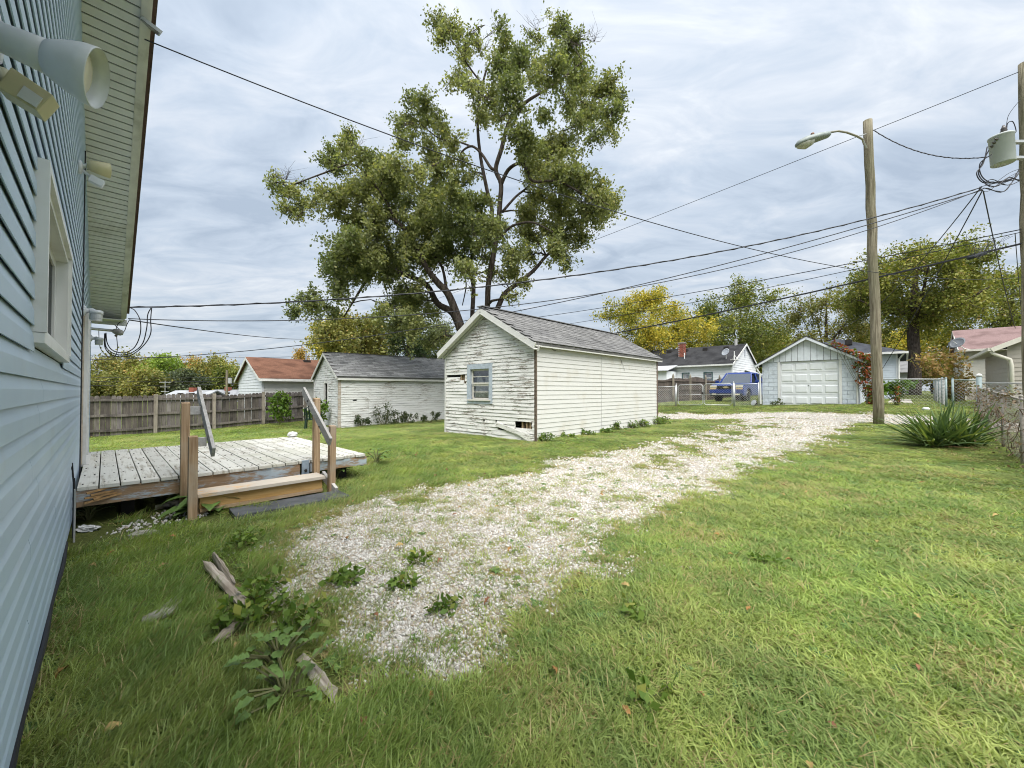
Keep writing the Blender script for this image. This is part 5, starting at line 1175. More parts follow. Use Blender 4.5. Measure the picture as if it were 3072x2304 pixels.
for i, (y0, y1) in enumerate(((1062, 1066), (1128, 1120), (1140, 1130), (1154, 1135))):
    wire(['faint line far beyond the wooden fence touching the treetops', 'far line crossing the distant trees, upper of three', 'far line crossing the distant trees, middle of three', 'far line crossing the distant trees, lowest of three'][i], (150, y0, 60.), (1000, y1, 62.), .5, .035)
# ------------------------------------------------------------------ trees
M_bark = NT('tree_bark'); p_ = M_bark.pos((14, 14, 3)); n_ = M_bark.noise(p_, 1, 7, .65, .8); M_bark.bsdf(M_bark.mix(M_bark.ramp(n_, .35, .7), (.035, .028, .023), (.115, .095, .08)), .95, M_bark.bump(n_, .9, .03), .08); M_bark = M_bark.m
def leaf_quads(C, size, rg, flat=.35, droop=.3):
    """C: (n,3) leaf base positions -> rhombic leaf faces"""
    n = len(C); d = rg.normal(size=(n, 3)); d[:, 2] -= droop; d /= np.linalg.norm(d, axis=1)[:, None]
    q = rg.normal(size=(n, 3)); q[:, 2] += flat*2; s = np.cross(d, q); s /= np.linalg.norm(s, axis=1)[:, None]+1e-9
    L = size*rg.uniform(.65, 1.35, (n, 1)); w = L*rg.uniform(.26, .36, (n, 1))
    nr = np.cross(s, d)
    V = np.stack([C, C+d*L*.5+s*w+nr*L*.06, C+d*L, C+d*L*.5-s*w+nr*L*.06], 1).reshape(-1, 3)
    return V, np.arange(4*n).reshape(n, 4)
def tree(name, label, base, limbs, clusters, leaf, lm, n_leaf, rg, twig_r=.012, tw=10, group=None, cat='tree', spread=.62, flat=.35, sub=5):
    """limbs: [(points, radii)] world coords; clusters: [(center, radius)]"""
    base = Vector(base); t = thing(name, label, cat, base, 0, group); m = MB(); nodes = []; B = np.array(base)
    for pts, rad in limbs:
        pts = [Vector(p) for p in pts]; P = []; Rr = []
        for i in range(len(pts)-1):
            p0, p1, p2, p3 = pts[max(i-1, 0)], pts[i], pts[i+1], pts[min(i+2, len(pts)-1)]
            for s in range(4):
                f = s/4; P.append(.5*((2*p1)+(p2-p0)*f+(2*p0-5*p1+4*p2-p3)*f*f+(3*p1-p0-3*p2+p3)*f**3)); Rr.append(rad[i]+(rad[i+1]-rad[i])*f)
        P.append(pts[-1]); Rr.append(rad[-1]); m.tube([p-base for p in P], Rr, 9); nodes += [(np.array(p), r) for p, r in zip(P, Rr)]
    tr = m.build('trunk', M_bark, t, True)
    NP = np.array([n[0] for n in nodes]); NR = np.array([n[1] for n in nodes]); tot = sum(r**2.2 for c, r in clusters); LC = []; bm_ = MB()
    order = sorted(range(len(clusters)), key=lambda i: np.min(np.linalg.norm(NP-np.array(clusters[i][0]), axis=1)))
    for ci in order:
        c, r = clusters[ci]; c = np.array(c); dd = np.linalg.norm(NP-c, axis=1)+.8*np.maximum(0, NP[:, 2]-c[2]); j = int(np.argmin(dd)); a = NP[j]; dist = np.linalg.norm(c-a)
        mid = (a+c)/2+np.array([0, 0, .12*dist])+rg.normal(size=3)*.08*dist; r0 = min(NR[j]*.7, .02+.022*dist)
        pts = [a, a*.25+mid*.75*1.0 if 0 else (a+mid)/2+rg.normal(size=3)*.03*dist, mid, (mid+c)/2+rg.normal(size=3)*.04*dist, c]
        rad = [r0, r0*.85, r0*.7, r0*.5, r0*.3]
        bm_.tube([Vector(p-B) for p in pts], rad, 5, False)
        NP = np.r_[NP, np.array(pts[2:])]; NR = np.r_[NR, rad[2:]]
        nt_ = max(3, int(tw*(.6+.4*rg.random()))); nl = max(4, int(n_leaf*(r**2.2)/tot/nt_/1.0)); 
        for k in range(nt_):
            a0 = pts[rg.integers(2, 5)]; dv = rg.normal(size=3); dv[2] += .15; dv /= np.linalg.norm(dv); s0 = a0+(c-a0)*rg.uniform(.3, 1.)+rg.normal(size=3)*.22*r
            ln = r*rg.uniform(.45, 1.15); e = s0+dv*ln+np.array([0, 0, -.22*ln]); md = s0+dv*ln*.5+np.array([0, 0, .04*ln])
            bm_.tube([Vector(a0-B), Vector(s0-B), Vector(md-B), Vector(e-B)], [twig_r, twig_r*.9, twig_r*.65, twig_r*.3], 3, False)
            f = rg.uniform(.02, 1.05, nl)[:, None]; q = (1-f)**2*s0+2*f*(1-f)*md+f*f*e
            LC.append(q+rg.normal(size=(nl, 3))*leaf*spread*(1.1+.5*rg.random((nl, 1))))
    bm_.build('branches', M_bark, t)
    C = np.concatenate(LC)-B; V, Q = leaf_quads(C, leaf, rg, flat); link('crown', npmesh('crown', V, Q, lm), t)
    return t
def big_tree():
    D = 17.; rg = np.random.default_rng(11); k = .5727
    def q(x, y, dd=0.): return at(780+x*k, y*k, D+dd)
    pr = lambda a: a*k*D/F*.62
    gb = at(1432, 1262, D); gb.z = g1(gb.x, gb.y)-.1
    def li(pts, rad): return ([q(*p) if len(p) > 1 else None for p in pts], [pr(r) for r in rad])
    root = (1130, 2190)
    limbs = [li([(1130, 2230), (1120, 2000), (1110, 1880)], [90, 72, 66])]
    limbs += [li([(1110, 1900, 0), (1070, 1780, -.2), (1030, 1650, -.4), (985, 1540, -.6), (930, 1480, -.8), (870, 1400, -1.), (800, 1260, -1.2), (720, 1165, -1.4), (640, 1130, -1.5), (590, 1170, -1.6)], [50, 42, 34, 30, 27, 22, 18, 14, 10, 7]),
      li([(1060, 1760, -.2), (1010, 1640, .3), (930, 1590, .7), (870, 1490, 1.1), (760, 1440, 1.3), (640, 1400, 1.5), (560, 1470, 1.6), (500, 1560, 1.7), (440, 1660, 1.8)], [36, 30, 27, 24, 20, 16, 13, 10, 6]),
      li([(980, 1540, -.6), (960, 1420, -.3), (930, 1360, .0), (890, 1320, .2)], [14, 11, 9, 6]),
      li([(1115, 1900, 0), (1112, 1660, .6), (1118, 1500, .9), (1100, 1380, 1.1), (1150, 1270, 1.2), (1215, 1130, 1.2), (1190, 1000, 1.2), (1155, 820, 1.2), (1140, 640, 1.1), (1160, 470, .9), (1190, 350, .8)], [36, 20, 19, 19, 18, 18, 17, 15, 13, 11, 8]),
      li([(1118, 1880, 0), (1185, 1640, -.2), (1195, 1500, -.3), (1215, 1380, -.4), (1245, 1200, -.5), (1258, 1050, -.5), (1262, 960, -.5), (1235, 885, -.5), (1265, 780, -.6), (1290, 680, -.7), (1330, 590, -.8), (1400, 530, -1.), (1480, 480, -1.1), (1600, 400, -1.2), (1690, 320, -1.3)], [40, 24, 23, 23, 21, 20, 19, 18, 18, 16, 15, 13, 10, 8, 5]),
      li([(1238, 885, -.5), (1210, 880, -.4), (1160, 805, -.2), (1110, 766, 0), (1060, 792, .1), (1045, 835, .2)], [14, 13, 11, 10, 8, 5]),
      li([(1110, 768, 0), (1030, 740, .3), (950, 730, .5), (890, 690, .6), (830, 640, .7)], [8, 7, 6, 5, 4]),
      li([(1262, 970, -.5), (1300, 890, -.7), (1360, 855, -1.), (1400, 890, -1.2), (1430, 950, -1.4), (1560, 950, -1.6), (1700, 1020, -1.8), (1830, 1075, -2.)], [16, 15, 12, 11, 10, 9, 7, 4]),
      li([(1255, 1255, -.5), (1310, 1190, -.8), (1390, 1165, -1.1), (1450, 1172, -1.3), (1540, 1220, -1.5)], [12, 10, 9, 7, 4]),
      li([(1150, 1850, 0), (1255, 1590, .4), (1290, 1530, .5), (1370, 1470, .6), (1440, 1410, .8), (1500, 1340, 1.), (1560, 1290, 1.2)], [30, 23, 21, 19, 16, 13, 8]),
      li([(1270, 1110, -.3), (1340, 1030, .3), (1420, 960, .9), (1540, 790, 1.5), (1620, 730, 1.7), (1740, 660, 1.9)], [12, 10, 9, 8, 7, 4]),
      li([(1155, 430, 1), (1092, 345, .8), (1040, 260, .6), (980, 180, .4)], [8, 7, 5, 3]),
      li([(720, 1168, -1.4), (640, 1020, -1.6), (560, 920, -1.8), (480, 860, -2.), (340, 905, -2.2), (180, 965, -2.4)], [11, 9, 8, 7, 6, 4]),
      li([(1100, 1380, 1.1), (1075, 1440, 1.), (1080, 1500, .9), (1060, 1600, .8)], [8, 6, 6, 4])]
    cl = [(920,110,55),(1000,130,65),(950,220,50),(1050,180,42),(1080,280,60),(1040,400,50),(1090,470,60),(1150,250,40),(1250,130,36),(1290,220,70),(1370,280,80),(1450,200,55),(1540,150,60),(1600,130,45),(1620,240,75),(1560,330,85),(1450,380,95),(1330,380,85),(1240,350,65),(1680,320,75),(1210,520,95),(1300,480,75),(1160,600,65),(1660,430,95),(1780,470,85),(1850,430,55),(1900,480,45),(1860,570,65),(1750,570,85),(1840,680,65),(1760,690,55),(1620,560,75),(1680,640,55),(1500,600,50),(1250,620,45),
      (850,540,65),(790,620,65),(720,650,36),(880,640,65),(930,600,36),(960,680,65),(1000,740,55),(880,770,55),(800,740,45),(990,850,45),(910,830,36),
      (1400,760,105),(1500,800,115),(1600,760,85),(1560,900,115),(1450,900,95),(1650,900,95),(1700,960,85),(1780,1010,75),(1850,1060,65),(1800,1120,65),(1700,1100,85),(1600,1060,105),(1480,1050,85),(1420,1130,75),(1520,1180,105),(1620,1210,95),(1690,1260,55),(1580,1330,55),(1590,1400,28),(1400,1220,75),(1340,1320,75),(1400,1350,65),(1310,1430,55),(1400,1480,36),(1350,1540,36),
      (930,900,75),(1000,950,85),(1080,930,65),(900,1000,85),(1000,1060,105),(1100,1050,95),(900,1120,115),(1020,1180,125),(1130,1150,85),(880,1240,115),(1000,1290,115),(1120,1280,95),(1200,1250,55),(800,1180,105),(780,1290,105),(860,1360,95),(1060,1370,65),(1200,1350,45),(1220,1430,45),
      (680,900,95),(740,960,95),(620,860,75),(540,820,75),(450,800,75),(380,790,65),(330,830,55),(400,880,55),(560,940,105),(660,1020,105),(760,1060,85),(540,1050,95),(600,1140,95),(480,980,75),(420,1080,75),(350,1010,55),(280,1080,45),(220,1060,55),(180,1110,45),(130,1090,45),(100,1000,45),(60,960,36),(170,1000,45),(480,1180,95),(420,1280,85),(380,1380,65),(500,1320,105),(600,1260,105),(680,1350,95),(560,1400,95),(450,1440,75),(400,1500,65),(660,1440,65),(720,1420,75),(340,1430,36),
      (220,1560,36),(180,1620,45),(280,1600,55),(350,1620,65),(420,1560,45),(700,1590,65),(760,1530,75),(640,1640,55),(820,1600,85),(900,1640,65),(800,1690,95),(700,1720,75)]
    cl += [(x+rg.normal()*r*.75, y+rg.normal()*r*.75, r*rg.uniform(.5, .8)) for x, y, r in cl if rg.random() < .75]
    cs = [(tuple(q(x, y, rg.normal()*1.5)), r*k*D/F*1.12) for x, y, r in cl]
    lm = leafmat('elm_leaves', (.125, .15, .065), (.28, .30, .135), (.36, .34, .15), .08, .4, .25)
    t = tree('tree', 'tall many stemmed green tree rising behind the weathered shed', gb, limbs, cs, .12, lm, 165000, rg, .009, 22, sub=4)
    # dead twigs against the sky
    m = MB(); 
    for x, y, n, l in ((1680, 200, 12, 130), (1750, 180, 9, 120), (1450, 120, 7, 110), (1180, 220, 6, 90), (500, 740, 14, 90), (140, 900, 14, 80), (1790, 740, 6, 60), (1480, 560, 8, 60)):
        o = q(x, y+40, -.8)
        for i in range(n):
            a = rg.uniform(.2, math.pi-.2); l2 = l*rg.uniform(.5, 1.1); e = q(x+math.cos(a)*l2, y+40-math.sin(a)*l2, -.8+rg.normal()*.4); mid = (o+e)/2+Vector((rg.normal()*.12, 0, rg.normal()*.12)); m.tube([o-gb, mid-gb, e-gb], [.009, .006, .003], 3, False)
            e2 = mid+Vector((rg.normal()*.4, rg.normal()*.2, abs(rg.normal())*.3)); m.tube([mid-gb, e2-gb], [.005, .003], 3, False)
    tag(m.build('dead_twigs', M_bark, t), kind='stuff')
big_tree()
def bg_tree(name, label, px, py_top, py_low, wpx, d, lm, n_leaf, leaf, seed, trunk_px=None, group=None, dens=26, ragged=.25, shape='round', bare=False, low_base=None, tr=None):
    """crown between rows py_top and py_low, wpx wide, standing on the ground at distance d"""
    rg = np.random.default_rng(seed); c = at(px, (py_top+py_low)/2, d); top = at(px, py_top, d).z; low = at(px, py_low, d).z; hw = wpx/F*d/2; hh = (top-low)/2
    bx = at(trunk_px or px, 1172, d); gb = Vector((bx.x, bx.y, g1(bx.x, bx.y)-.1)); H = top-gb.z; r0 = tr or max(.10, H*.022)
    th = gb.z+max((low-gb.z)*1.0, H*.22)
    limbs = [([gb, gb.lerp(Vector((bx.x, bx.y, th)), .5)+Vector((rg.normal()*.08, 0, 0)), Vector((bx.x, bx.y, th)), Vector((bx.x*.6+c.x*.4, bx.y, c.z)), Vector((c.x, bx.y, c.z+hh*.55))], [r0*1.15, r0, r0*.92, r0*.55, r0*.2])]
    for i in range(6):
        a = i*1.05+rg.uniform(-.3, .3); f = rg.uniform(.45, .8); s = Vector((bx.x, bx.y, th+(c.z-th)*rg.uniform(0, .6))); e = Vector((c.x+math.cos(a)*hw*f, c.y+math.sin(a)*hw*f, c.z+hh*rg.uniform(-.3, .6))); limbs.append(([s, (s+e)/2+Vector((0, 0, -.08*hw)), e], [r0*.45, r0*.3, r0*.12]))
    cs = []
    for i in range(dens):
        a = rg.uniform(0, 2*math.pi); z = rg.uniform(-1, 1); rr = math.sqrt(max(0, 1-z*z)) if shape == 'round' else max(.12, (1-z)/2)**.8
        f = rg.uniform(.45, 1.)*(1+ragged*rg.normal()*.5); cs.append(((c.x+math.cos(a)*rr*hw*f, c.y+math.sin(a)*rr*hw*f, c.z+z*hh*(.92 if f > .8 else .8)), min(hw, hh*1.2)*rg.uniform(.28, .46)))
    return tree(name, label, gb, limbs, cs, leaf, lm, 0 if bare else n_leaf, rg, .016, 16, group, sub=5, spread=.9)
L_yel = leafmat('yellow_maple_leaves', (.33, .285, .04), (.54, .445, .08), (.20, .23, .05), .3, .35, .3)
L_grn = leafmat('green_maple_leaves', (.10, .135, .03), (.22, .24, .06), (.33, .29, .07), .10, .3, .3)
L_olv = leafmat('olive_autumn_leaves', (.15, .165, .045), (.29, .27, .085), (.36, .25, .08), .08, .3, .2)
L_oak = leafmat('oak_leaves', (.115, .15, .03), (.29, .285, .07), (.34, .25, .09), .06, .3, .3)
L_drk = leafmat('dark_evergreen_needles', (.025, .045, .018), (.055, .085, .032), None, .1, .2, .4)
L_brt = leafmat('bright_green_leaves', (.15, .23, .035), (.28, .36, .07), None, .1, .35, .2)
L_org = leafmat('orange_leaves', (.36, .20, .05), (.46, .31, .09), (.12, .12, .03), .3, .35, .3)
L_gry = leafmat('grey_green_leaves', (.10, .13, .065), (.19, .21, .11), None, .1, .3, .3)
L_gry2 = leafmat('hazy_green_shrub', (.06, .08, .045), (.12, .14, .08), None, .1, .3, .3)
bg_tree('tree', 'bright golden yellow maple behind the weathered shed roof', 1955, 880, 1085, 320, 46., L_yel, 30000, 0.22, 21, group='trees beyond the alley', dens=44)
bg_tree('tree', 'rounded green maple behind the black bungalow roof', 2222, 868, 1110, 320, 52., L_grn, 30000, 0.24, 22, group='trees beyond the alley', dens=44)
bg_tree('tree', 'thin crowned olive tree above the block garage', 2480, 872, 1090, 250, 44., L_olv, 17000, 0.21, 23, group='trees beyond the alley', dens=34, ragged=.5)
bg_tree('tree', 'broad oak like tree with thick bare trunk beside the far sidewalk', 2755, 735, 985, 400, 34., L_oak, 42000, 0.20, 24, trunk_px=2742, group='trees beyond the alley', dens=60, tr=.42)
bg_tree('tree', 'dense green tree rising behind the pink roof', 3040, 800, 1020, 330, 42., L_oak, 26000, 0.23, 25, group='trees beyond the alley', dens=44)
bg_tree('tree', 'low golden tree in the gap left of the pink roofed house', 2800, 985, 1150, 250, 50., L_yel, 13500, 0.31, 26, group='trees beyond the alley', dens=34)
bg_tree('tree', 'small yellowing tree between the pole and the broad trunk', 2650, 985, 1120, 160, 56., L_olv, 10500, 0.34, 27, group='trees beyond the alley', dens=26)
bg_tree('tree', 'green tree low behind the bungalow and garage gap', 2330, 1000, 1160, 160, 60., L_oak, 9000, 0.36, 28, group='trees beyond the alley', dens=26)
bg_tree('tree', 'yellow green tree behind the back shed roof', 1085, 955, 1110, 250, 36., L_olv, 18000, 0.24, 31, group='trees behind the sheds', dens=40)
bg_tree('tree', 'dark drooping evergreen beside the tall tree trunk', 1225, 870, 1090, 150, 30., L_drk, 9000, .17, 32, group='trees behind the sheds', dens=34, shape='cone')
bg_tree('tree', 'grey green leafy tree filling the gap between the sheds', 1330, 955, 1120, 160, 40., L_gry, 8000, .2, 33, group='trees behind the sheds', dens=30)
bg_tree('tree', 'golden leaved tree low behind the back shed ridge', 1010, 975, 1095, 150, 48., L_yel, 9000, 0.29, 34, group='trees behind the sheds', dens=26)
bg_tree('tree', 'small orange tree above the rust red roof', 905, 1048, 1120, 62, 62., L_org, 3500, .26, 35, group='trees behind the sheds', dens=16, shape='cone')
for i, (px, top, low, w, d, lm, n, lab) in enumerate(((290, 1072, 1190, 150, 75., L_olv, 6500, 'olive tree with open spreading boughs next to the house corner, far beyond the fence'), (395, 1062, 1185, 130, 80., L_olv, 6500, 'yellowish tree between the open boughed tree and the bright green tree'), (490, 1064, 1170, 110, 78., L_brt, 6000, 'bright green tree standing out among the far yellow trees'), (575, 1074, 1180, 110, 88., L_org, 4500, 'thin tan tree behind the bright green tree'), (640, 1072, 1185, 120, 74., L_olv, 6500, 'golden olive tree left of the rust red roof'), (550, 1120, 1195, 130, 66., L_gry2, 5500, 'hazy grey green shrub mass below the far golden trees'), (690, 1085, 1185, 90, 70., L_grn, 5000, 'green tree touching the gable of the rust red roof'), (340, 1120, 1195, 120, 64., L_olv, 4500, 'low yellow bush at the foot of the far trees'), (450, 1115, 1195, 120, 62., L_olv, 4500, 'low olive bush before the bright green tree'))):
    bg_tree('tree', lab, px, top, low, w, d, lm, n, .42 if d > 70 else .36, 40+i, group='trees far beyond the wooden fence', dens=30, ragged=.4)
# distant roofs over the fence
for px, w, y0, y1, d, lab in ((530, 118, 1175, 1192, 48., 'far grey roof with antenna peeking over the wooden fence'), (645, 96, 1173, 1190, 52., 'second far grey roof over the wooden fence near the red roof')):
    c = at(px, y0, d); hw = w/F*d/2; zt = at(px, y0-4, d+3).z; ze = at(px, y1, d).z; g = g1(c.x, c.y); t = thing('house', lab, 'house', (c.x, c.y, g), 0)
    MB().box(-hw, hw, .3, 6, -.2, ze-g-.55).build('wall', M_vinylw, t)
    slab(t, [(-hw-.3, -.4, ze-g-.35), (hw+.3, -.4, ze-g-.35), (hw+.3, 3, zt-g), (-hw-.3, 3, zt-g)], .15, m_roof('far_grey_roof', (.26, .27, .28), (.33, .34, .35)) if 'far_grey_roof' not in MATS else MATS['far_grey_roof']); slab(t, [(-hw-.3, 3, zt-g), (hw+.3, 3, zt-g), (hw+.3, 6.4, ze-g-.35), (-hw-.3, 6.4, ze-g-.35)], .15, MATS['far_grey_roof'])
    MB().box(-.5, .1, 2.4, 3.0, zt-g-.3, zt-g+.35).build('chimney', MATS['red_brick'], t)
    for x in (-hw*.3, hw*.3): MB().box(x-.2, x+.2, 1.2, 1.6, (zt+ze)/2-g-.3, (zt+ze)/2-g+.1).build('roof_vent', M_dark, t)
c = at(495, 1180, 47.); t = thing('antenna', 'thin television antenna mast over the far grey roof', 'antenna', (c.x, c.y, 1.)); m = MB().tube([(0, 0, -.4), (0, 0, at(495, 1142, 47.).z-1.)], .03, 5).build('mast', M_galv, t)
zt = at(495, 1147, 47.).z-1
for i in range(3): MB().tube([(-.7+.12*i, 0, zt-.55*i), (.7-.12*i, 0, zt-.55*i)], .025, 4).build('element', M_galv, t)
c = at(680, 1190, 45.); t = thing('utility_pole', 'thin distant utility pole left of the rust red roof', 'pole', (c.x, c.y, g1(c.x, c.y))); MB().tube([(0, 0, -.2), (0, 0, at(683, 1110, 45.).z-g1(c.x, c.y))], .12, 8).build('shaft', M_pole, t); MB().lathe((.35, 0, at(683, 1150, 45.).z-g1(c.x, c.y)), (0, 0, 1), [(0, .2), (.6, .2)], 10).build('can', M_galv, t)
c = at(275, 1172, 24.); t = thing('shed', 'narrow sea green shed glimpsed past the house corner', 'shed', (c.x-4.75, c.y, g1(c.x, c.y)), .1); mg_ = plain('sea_green_boards', (.22, .36, .34), .7, .12); 
for i in range(9): MB().box(-3., 1.5, 0, .05, i*.3, i*.3+.285).build('siding_board', mg_, t)
MB().box(-3., 1.5, .05, 3., 0, 2.6).build('wall', mg_, t); slab(t, [(-3.1, -.1, 2.72), (1.6, -.1, 2.72), (1.6, 3.1, 2.8), (-3.1, 3.1, 2.8)], .1, M_dark)
# ------------------------------------------------------------------ shrubs and weeds
def shrub(name, label, base, clusters, leaf, lm, n, seed, cat='shrub', group=None, stem=.012):
    rg = np.random.default_rng(seed); b = Vector(base); t = thing(name, label, cat, b, 0, group); m = MB(); C = []
    tot = sum(r**2 for _, r in clusters)
    for c, r in clusters:
        c = Vector(c); m.tube([(rg.normal()*.05, rg.normal()*.05, -.04), tuple(c*.5+Vector((rg.normal()*.05, rg.normal()*.05, 0))), tuple(c)], [stem, stem*.8, stem*.5], 4, False); k = max(5, int(n*r*r/tot)); v = rg.normal(size=(k, 3)); v /= np.linalg.norm(v, axis=1)[:, None]; C.append(np.array(c)+v*r*(rg.random((k, 1))**.5))
        for i in range(4): e = c+Vector(tuple(rg.normal(size=3)*r*.6)); m.tube([tuple(c), tuple(e)], [stem*.5, stem*.25], 3, False)
    m.build('stems', plain('weed_stem', (.12, .12, .05), .8), t); V, Q = leaf_quads(np.concatenate(C), leaf, rg, .6, .2); V[:, 2] = np.maximum(V[:, 2], .004); link('foliage', npmesh('foliage', V, Q, lm), t); return t
L_weed = leafmat('weed_leaves', (.09, .16, .03), (.19, .27, .06), (.26, .28, .07), .1, .35, 2.)
L_bush = leafmat('fence_bush_leaves', (.07, .14, .02), (.16, .24, .04), None, .1, .35, 1.)
L_sage = leafmat('sage_weed_leaves', (.05, .075, .035), (.10, .125, .06), None, .1, .3, 1.)
L_dry = leafmat('dry_brown_leaves', (.085, .06, .038), (.20, .145, .09), (.11, .13, .04), .25, .25, 2.)
L_red = leafmat('red_vine_leaves', (.22, .05, .025), (.34, .10, .04), (.11, .14, .03), .45, .3, 1.5)
b = at(838, 1258, 17.6); b.z = g1(b.x, b.y); shrub('shrub', 'leafy green sapling growing against the wooden fence', b, [((x, 0, z), r) for x, z, r in ((0, .4, .25), (-.2, .7, .28), (.25, .75, .28), (0, 1.05, .3), (-.3, 1.1, .2), (.3, 1.15, .22), (-.05, 1.4, .2), (.4, .5, .2), (.25, 1.4, .12))], .14, L_bush, 700, 1)
b = at(962, 1276, 16.6); b.z = g1(b.x, b.y); shrub('shrub', 'bright green sapling beside the window of the back shed', b, [((x, 0, z), r) for x, z, r in ((0, .4, .22), (.1, .75, .25), (-.1, 1.0, .2), (-.35, .5, .16), (-.55, .6, .12))], .13, L_bush, 380, 2)
for i, (px, py, d, s, lab) in enumerate(((1085, 1272, 16.3, .32, 'short weed clump at the near corner of the back shed'), (1150, 1268, 16.6, .62, 'tallest dark weed against the back shed side'), (1185, 1266, 16.9, .5, 'bushy grey green weed beside the tallest weed'), (1230, 1262, 17.2, .36, 'spreading low weed along the back shed side'), (1290, 1256, 17.4, .34, 'weed clump between the two sheds'))):
    b = at(px, py, d); b.z = g1(b.x, b.y); R = random.Random(i); shrub('weed', lab, b, [((R.uniform(-.4, .4), R.uniform(-.1, .1), s*R.uniform(.2, 1.3)), s*.32) for _ in range(9)], .07, L_sage, 500, 10+i, 'weed', 'weeds along the back shed')
# weeds at the foot of the shed's wide-board side
R = random.Random(12)
for i, (f, s) in enumerate(((.03, .16), (.16, .10), (.30, .13), (.44, .12), (.56, .18), (.68, .22), (.80, .2), (.97, .24), (1.03, .26))):
    ang = math.radians(43.2); C0 = at(1607, 1330, 9.02); x = C0.x+math.sin(ang)*6.5*f+math.cos(ang)*.14; y = C0.y+math.cos(ang)*6.5*f-math.sin(ang)*.14
    shrub('weed', 'low leafy weed at the foot of the wide board shed wall', (x, y, g1(x, y)), [((R.uniform(-.16, .16), R.uniform(-.08, .08), s*R.uniform(.1, .9)), s*.5) for _ in range(7)], .06, L_weed, 190, 30+i, 'weed', 'weeds along the shed wall')
# vine on the garage corner
def gl_(x, y, z): return Vector((GO.x, GO.y, GZ0))+Vector((x*Ux+y*Vx, x*Uy+y*Vy, z))
b = gl_(-.1, -.35, 0); b.z = g1(b.x, b.y); rel = lambda x, y, z: tuple(gl_(x, y, z)-b)
shrub('vine', 'red and green creeper climbing the corner and eave of the block garage', b, [(rel(-.12, -.3+R.uniform(-.2, .2), z), .26) for z in np.linspace(.2, 2.1, 9)]+[(rel(-.28, -.25+i*.16, 2.15+i*.105), .15) for i in range(8)]+[(rel(-.2, -.1, 1.95), .2), (rel(-.2, .1, 1.8), .14)], .13, L_red, 1100, 3, 'vine')
b = at(2688, 1205, 17.2); b.z = g1(b.x, b.y); shrub('shrub', 'low wide leaved plant by the chain link fence beside the far path', b, [((x, 0, z), .18) for x, z in ((-.5, .75), (-.2, .85), (.1, .9), (.4, .95), (.7, .85), (-.1, .6), (.3, .65), (-.7, .6), (.0, .35))], .22, L_bush, 260, 4)
b = at(2693, 1213, 16.9); b.z = g1(b.x, b.y); shrub('vine', 'thin red brown creeper stem by the far fence', b, [((0, 0, z), .1) for z in (.15, .35, .55, .75)], .1, L_red, 90, 5, 'vine')
b = at(2235, 1216, 20.); 
b = at(2330, 1216, 19.7); b.z = g1(b.x, b.y); shrub('weed', 'small dark weed at the foot of the garage pier', b, [((x, 0, z), .12) for x, z in ((-.2, .1), (0, .15), (.15, .28), (.25, .1))], .09, L_sage, 120, 6, 'weed')
b = at(2868, 1200, 21.5); b.z = g1(b.x, b.y); shrub('shrub', 'tall dry tan shrub before the pink roofed house', b, [((rng.normal()*.8, rng.normal()*.4, z), .5) for z in np.linspace(.3, 2.5, 16)], .16, leafmat('tan_dry_leaves', (.20, .125, .05), (.33, .23, .10), (.2, .2, .05), .2, .3, .6), 1900, 7, stem=.02)
# vines on the near right fence
b = lot(12, -1.35); b.z = g1(b.x, b.y)
cl = []
R = random.Random(21)
for i in range(90):
    u = R.uniform(5.5, 16.4); f = R.random(); q = lot(u, -1.37+R.uniform(-.1, .1)); z = g1(q.x, q.y)+(1.05+R.uniform(-.08, .05) if f < .5 else R.uniform(.1, 1.)); cl.append(((q.x-b.x, q.y-b.y, z-b.z), .16 if f < .5 else .2))
def fence_vine():
    t = thing('vine', 'dry brown creeper tangled over the chain link fence', 'vine', b); rg = np.random.default_rng(3); C = []; m = MB()
    for c, r in cl: k = 10; C.append(np.array(c)+rg.normal(size=(k, 3))*r*np.array([.8, .8, .5]))
    for i in range(240):
        u = R.uniform(5.0, 16.3); v = -1.37+R.uniform(-.06, .06); q = lot(u, v)-b; z0 = g1(q.x+b.x, q.y+b.y)-b.z; pts = []
        l = R.uniform(.4, 1.3); sl_ = R.uniform(-.6, .6); zz = R.uniform(.1, 1.0)
        for j in range(5): w = lot(u+l*j/4, v+R.uniform(-.05, .05))-b; pts.append((w.x, w.y, z0+min(1.14, max(.02, zz+sl_*l*j/4+R.uniform(-.06, .06)))))
        m.tube(pts, R.uniform(.003, .007), 3, False)
    m.build('runners', plain('dry_vine_stem', (.15, .10, .065), .9, .3, 14), t); V, Q = leaf_quads(np.concatenate(C), .045, rg, .3, .3); link('foliage', npmesh('foliage', V, Q, L_dry), t)
fence_vine()
# ------------------------------------------------------------------ spiky yucca
def blades(n, rg, l0, l1, w, spread, up, droop, tilt=None, segs=5):
    V = []; Q = []
    for i in range(n):
        a = rg.uniform(0, 2*math.pi); el = rg.uniform(*up); L = rg.uniform(l0, l1); d = np.array([math.cos(a)*math.cos(el), math.sin(a)*math.cos(el), math.sin(el)])
        if tilt is not None: d = d+tilt; d /= np.linalg.norm(d)
        s = np.cross(d, [0, 0, 1.]); s /= np.linalg.norm(s)+1e-9; s = s*math.cos(.5)+np.cross(s, d)*rg.uniform(-.6, .6); o = np.array([rg.normal()*spread, rg.normal()*spread, .0]); b0 = len(V)
        for j in range(segs+1):
            f = j/segs; p = o+d*L*f+np.array([0, 0, -droop*L*f*f*rg.uniform(.8, 1.2)]); p[2] = max(p[2], .01); wf = w*(1-f**2.2)*(.6+.4*min(1, f*4)); V += [p-s*wf/2, p+s*wf/2]
        for j in range(segs): k = b0+2*j; Q.append((k, k+1, k+3, k+2))
    return np.array(V), np.array(Q)
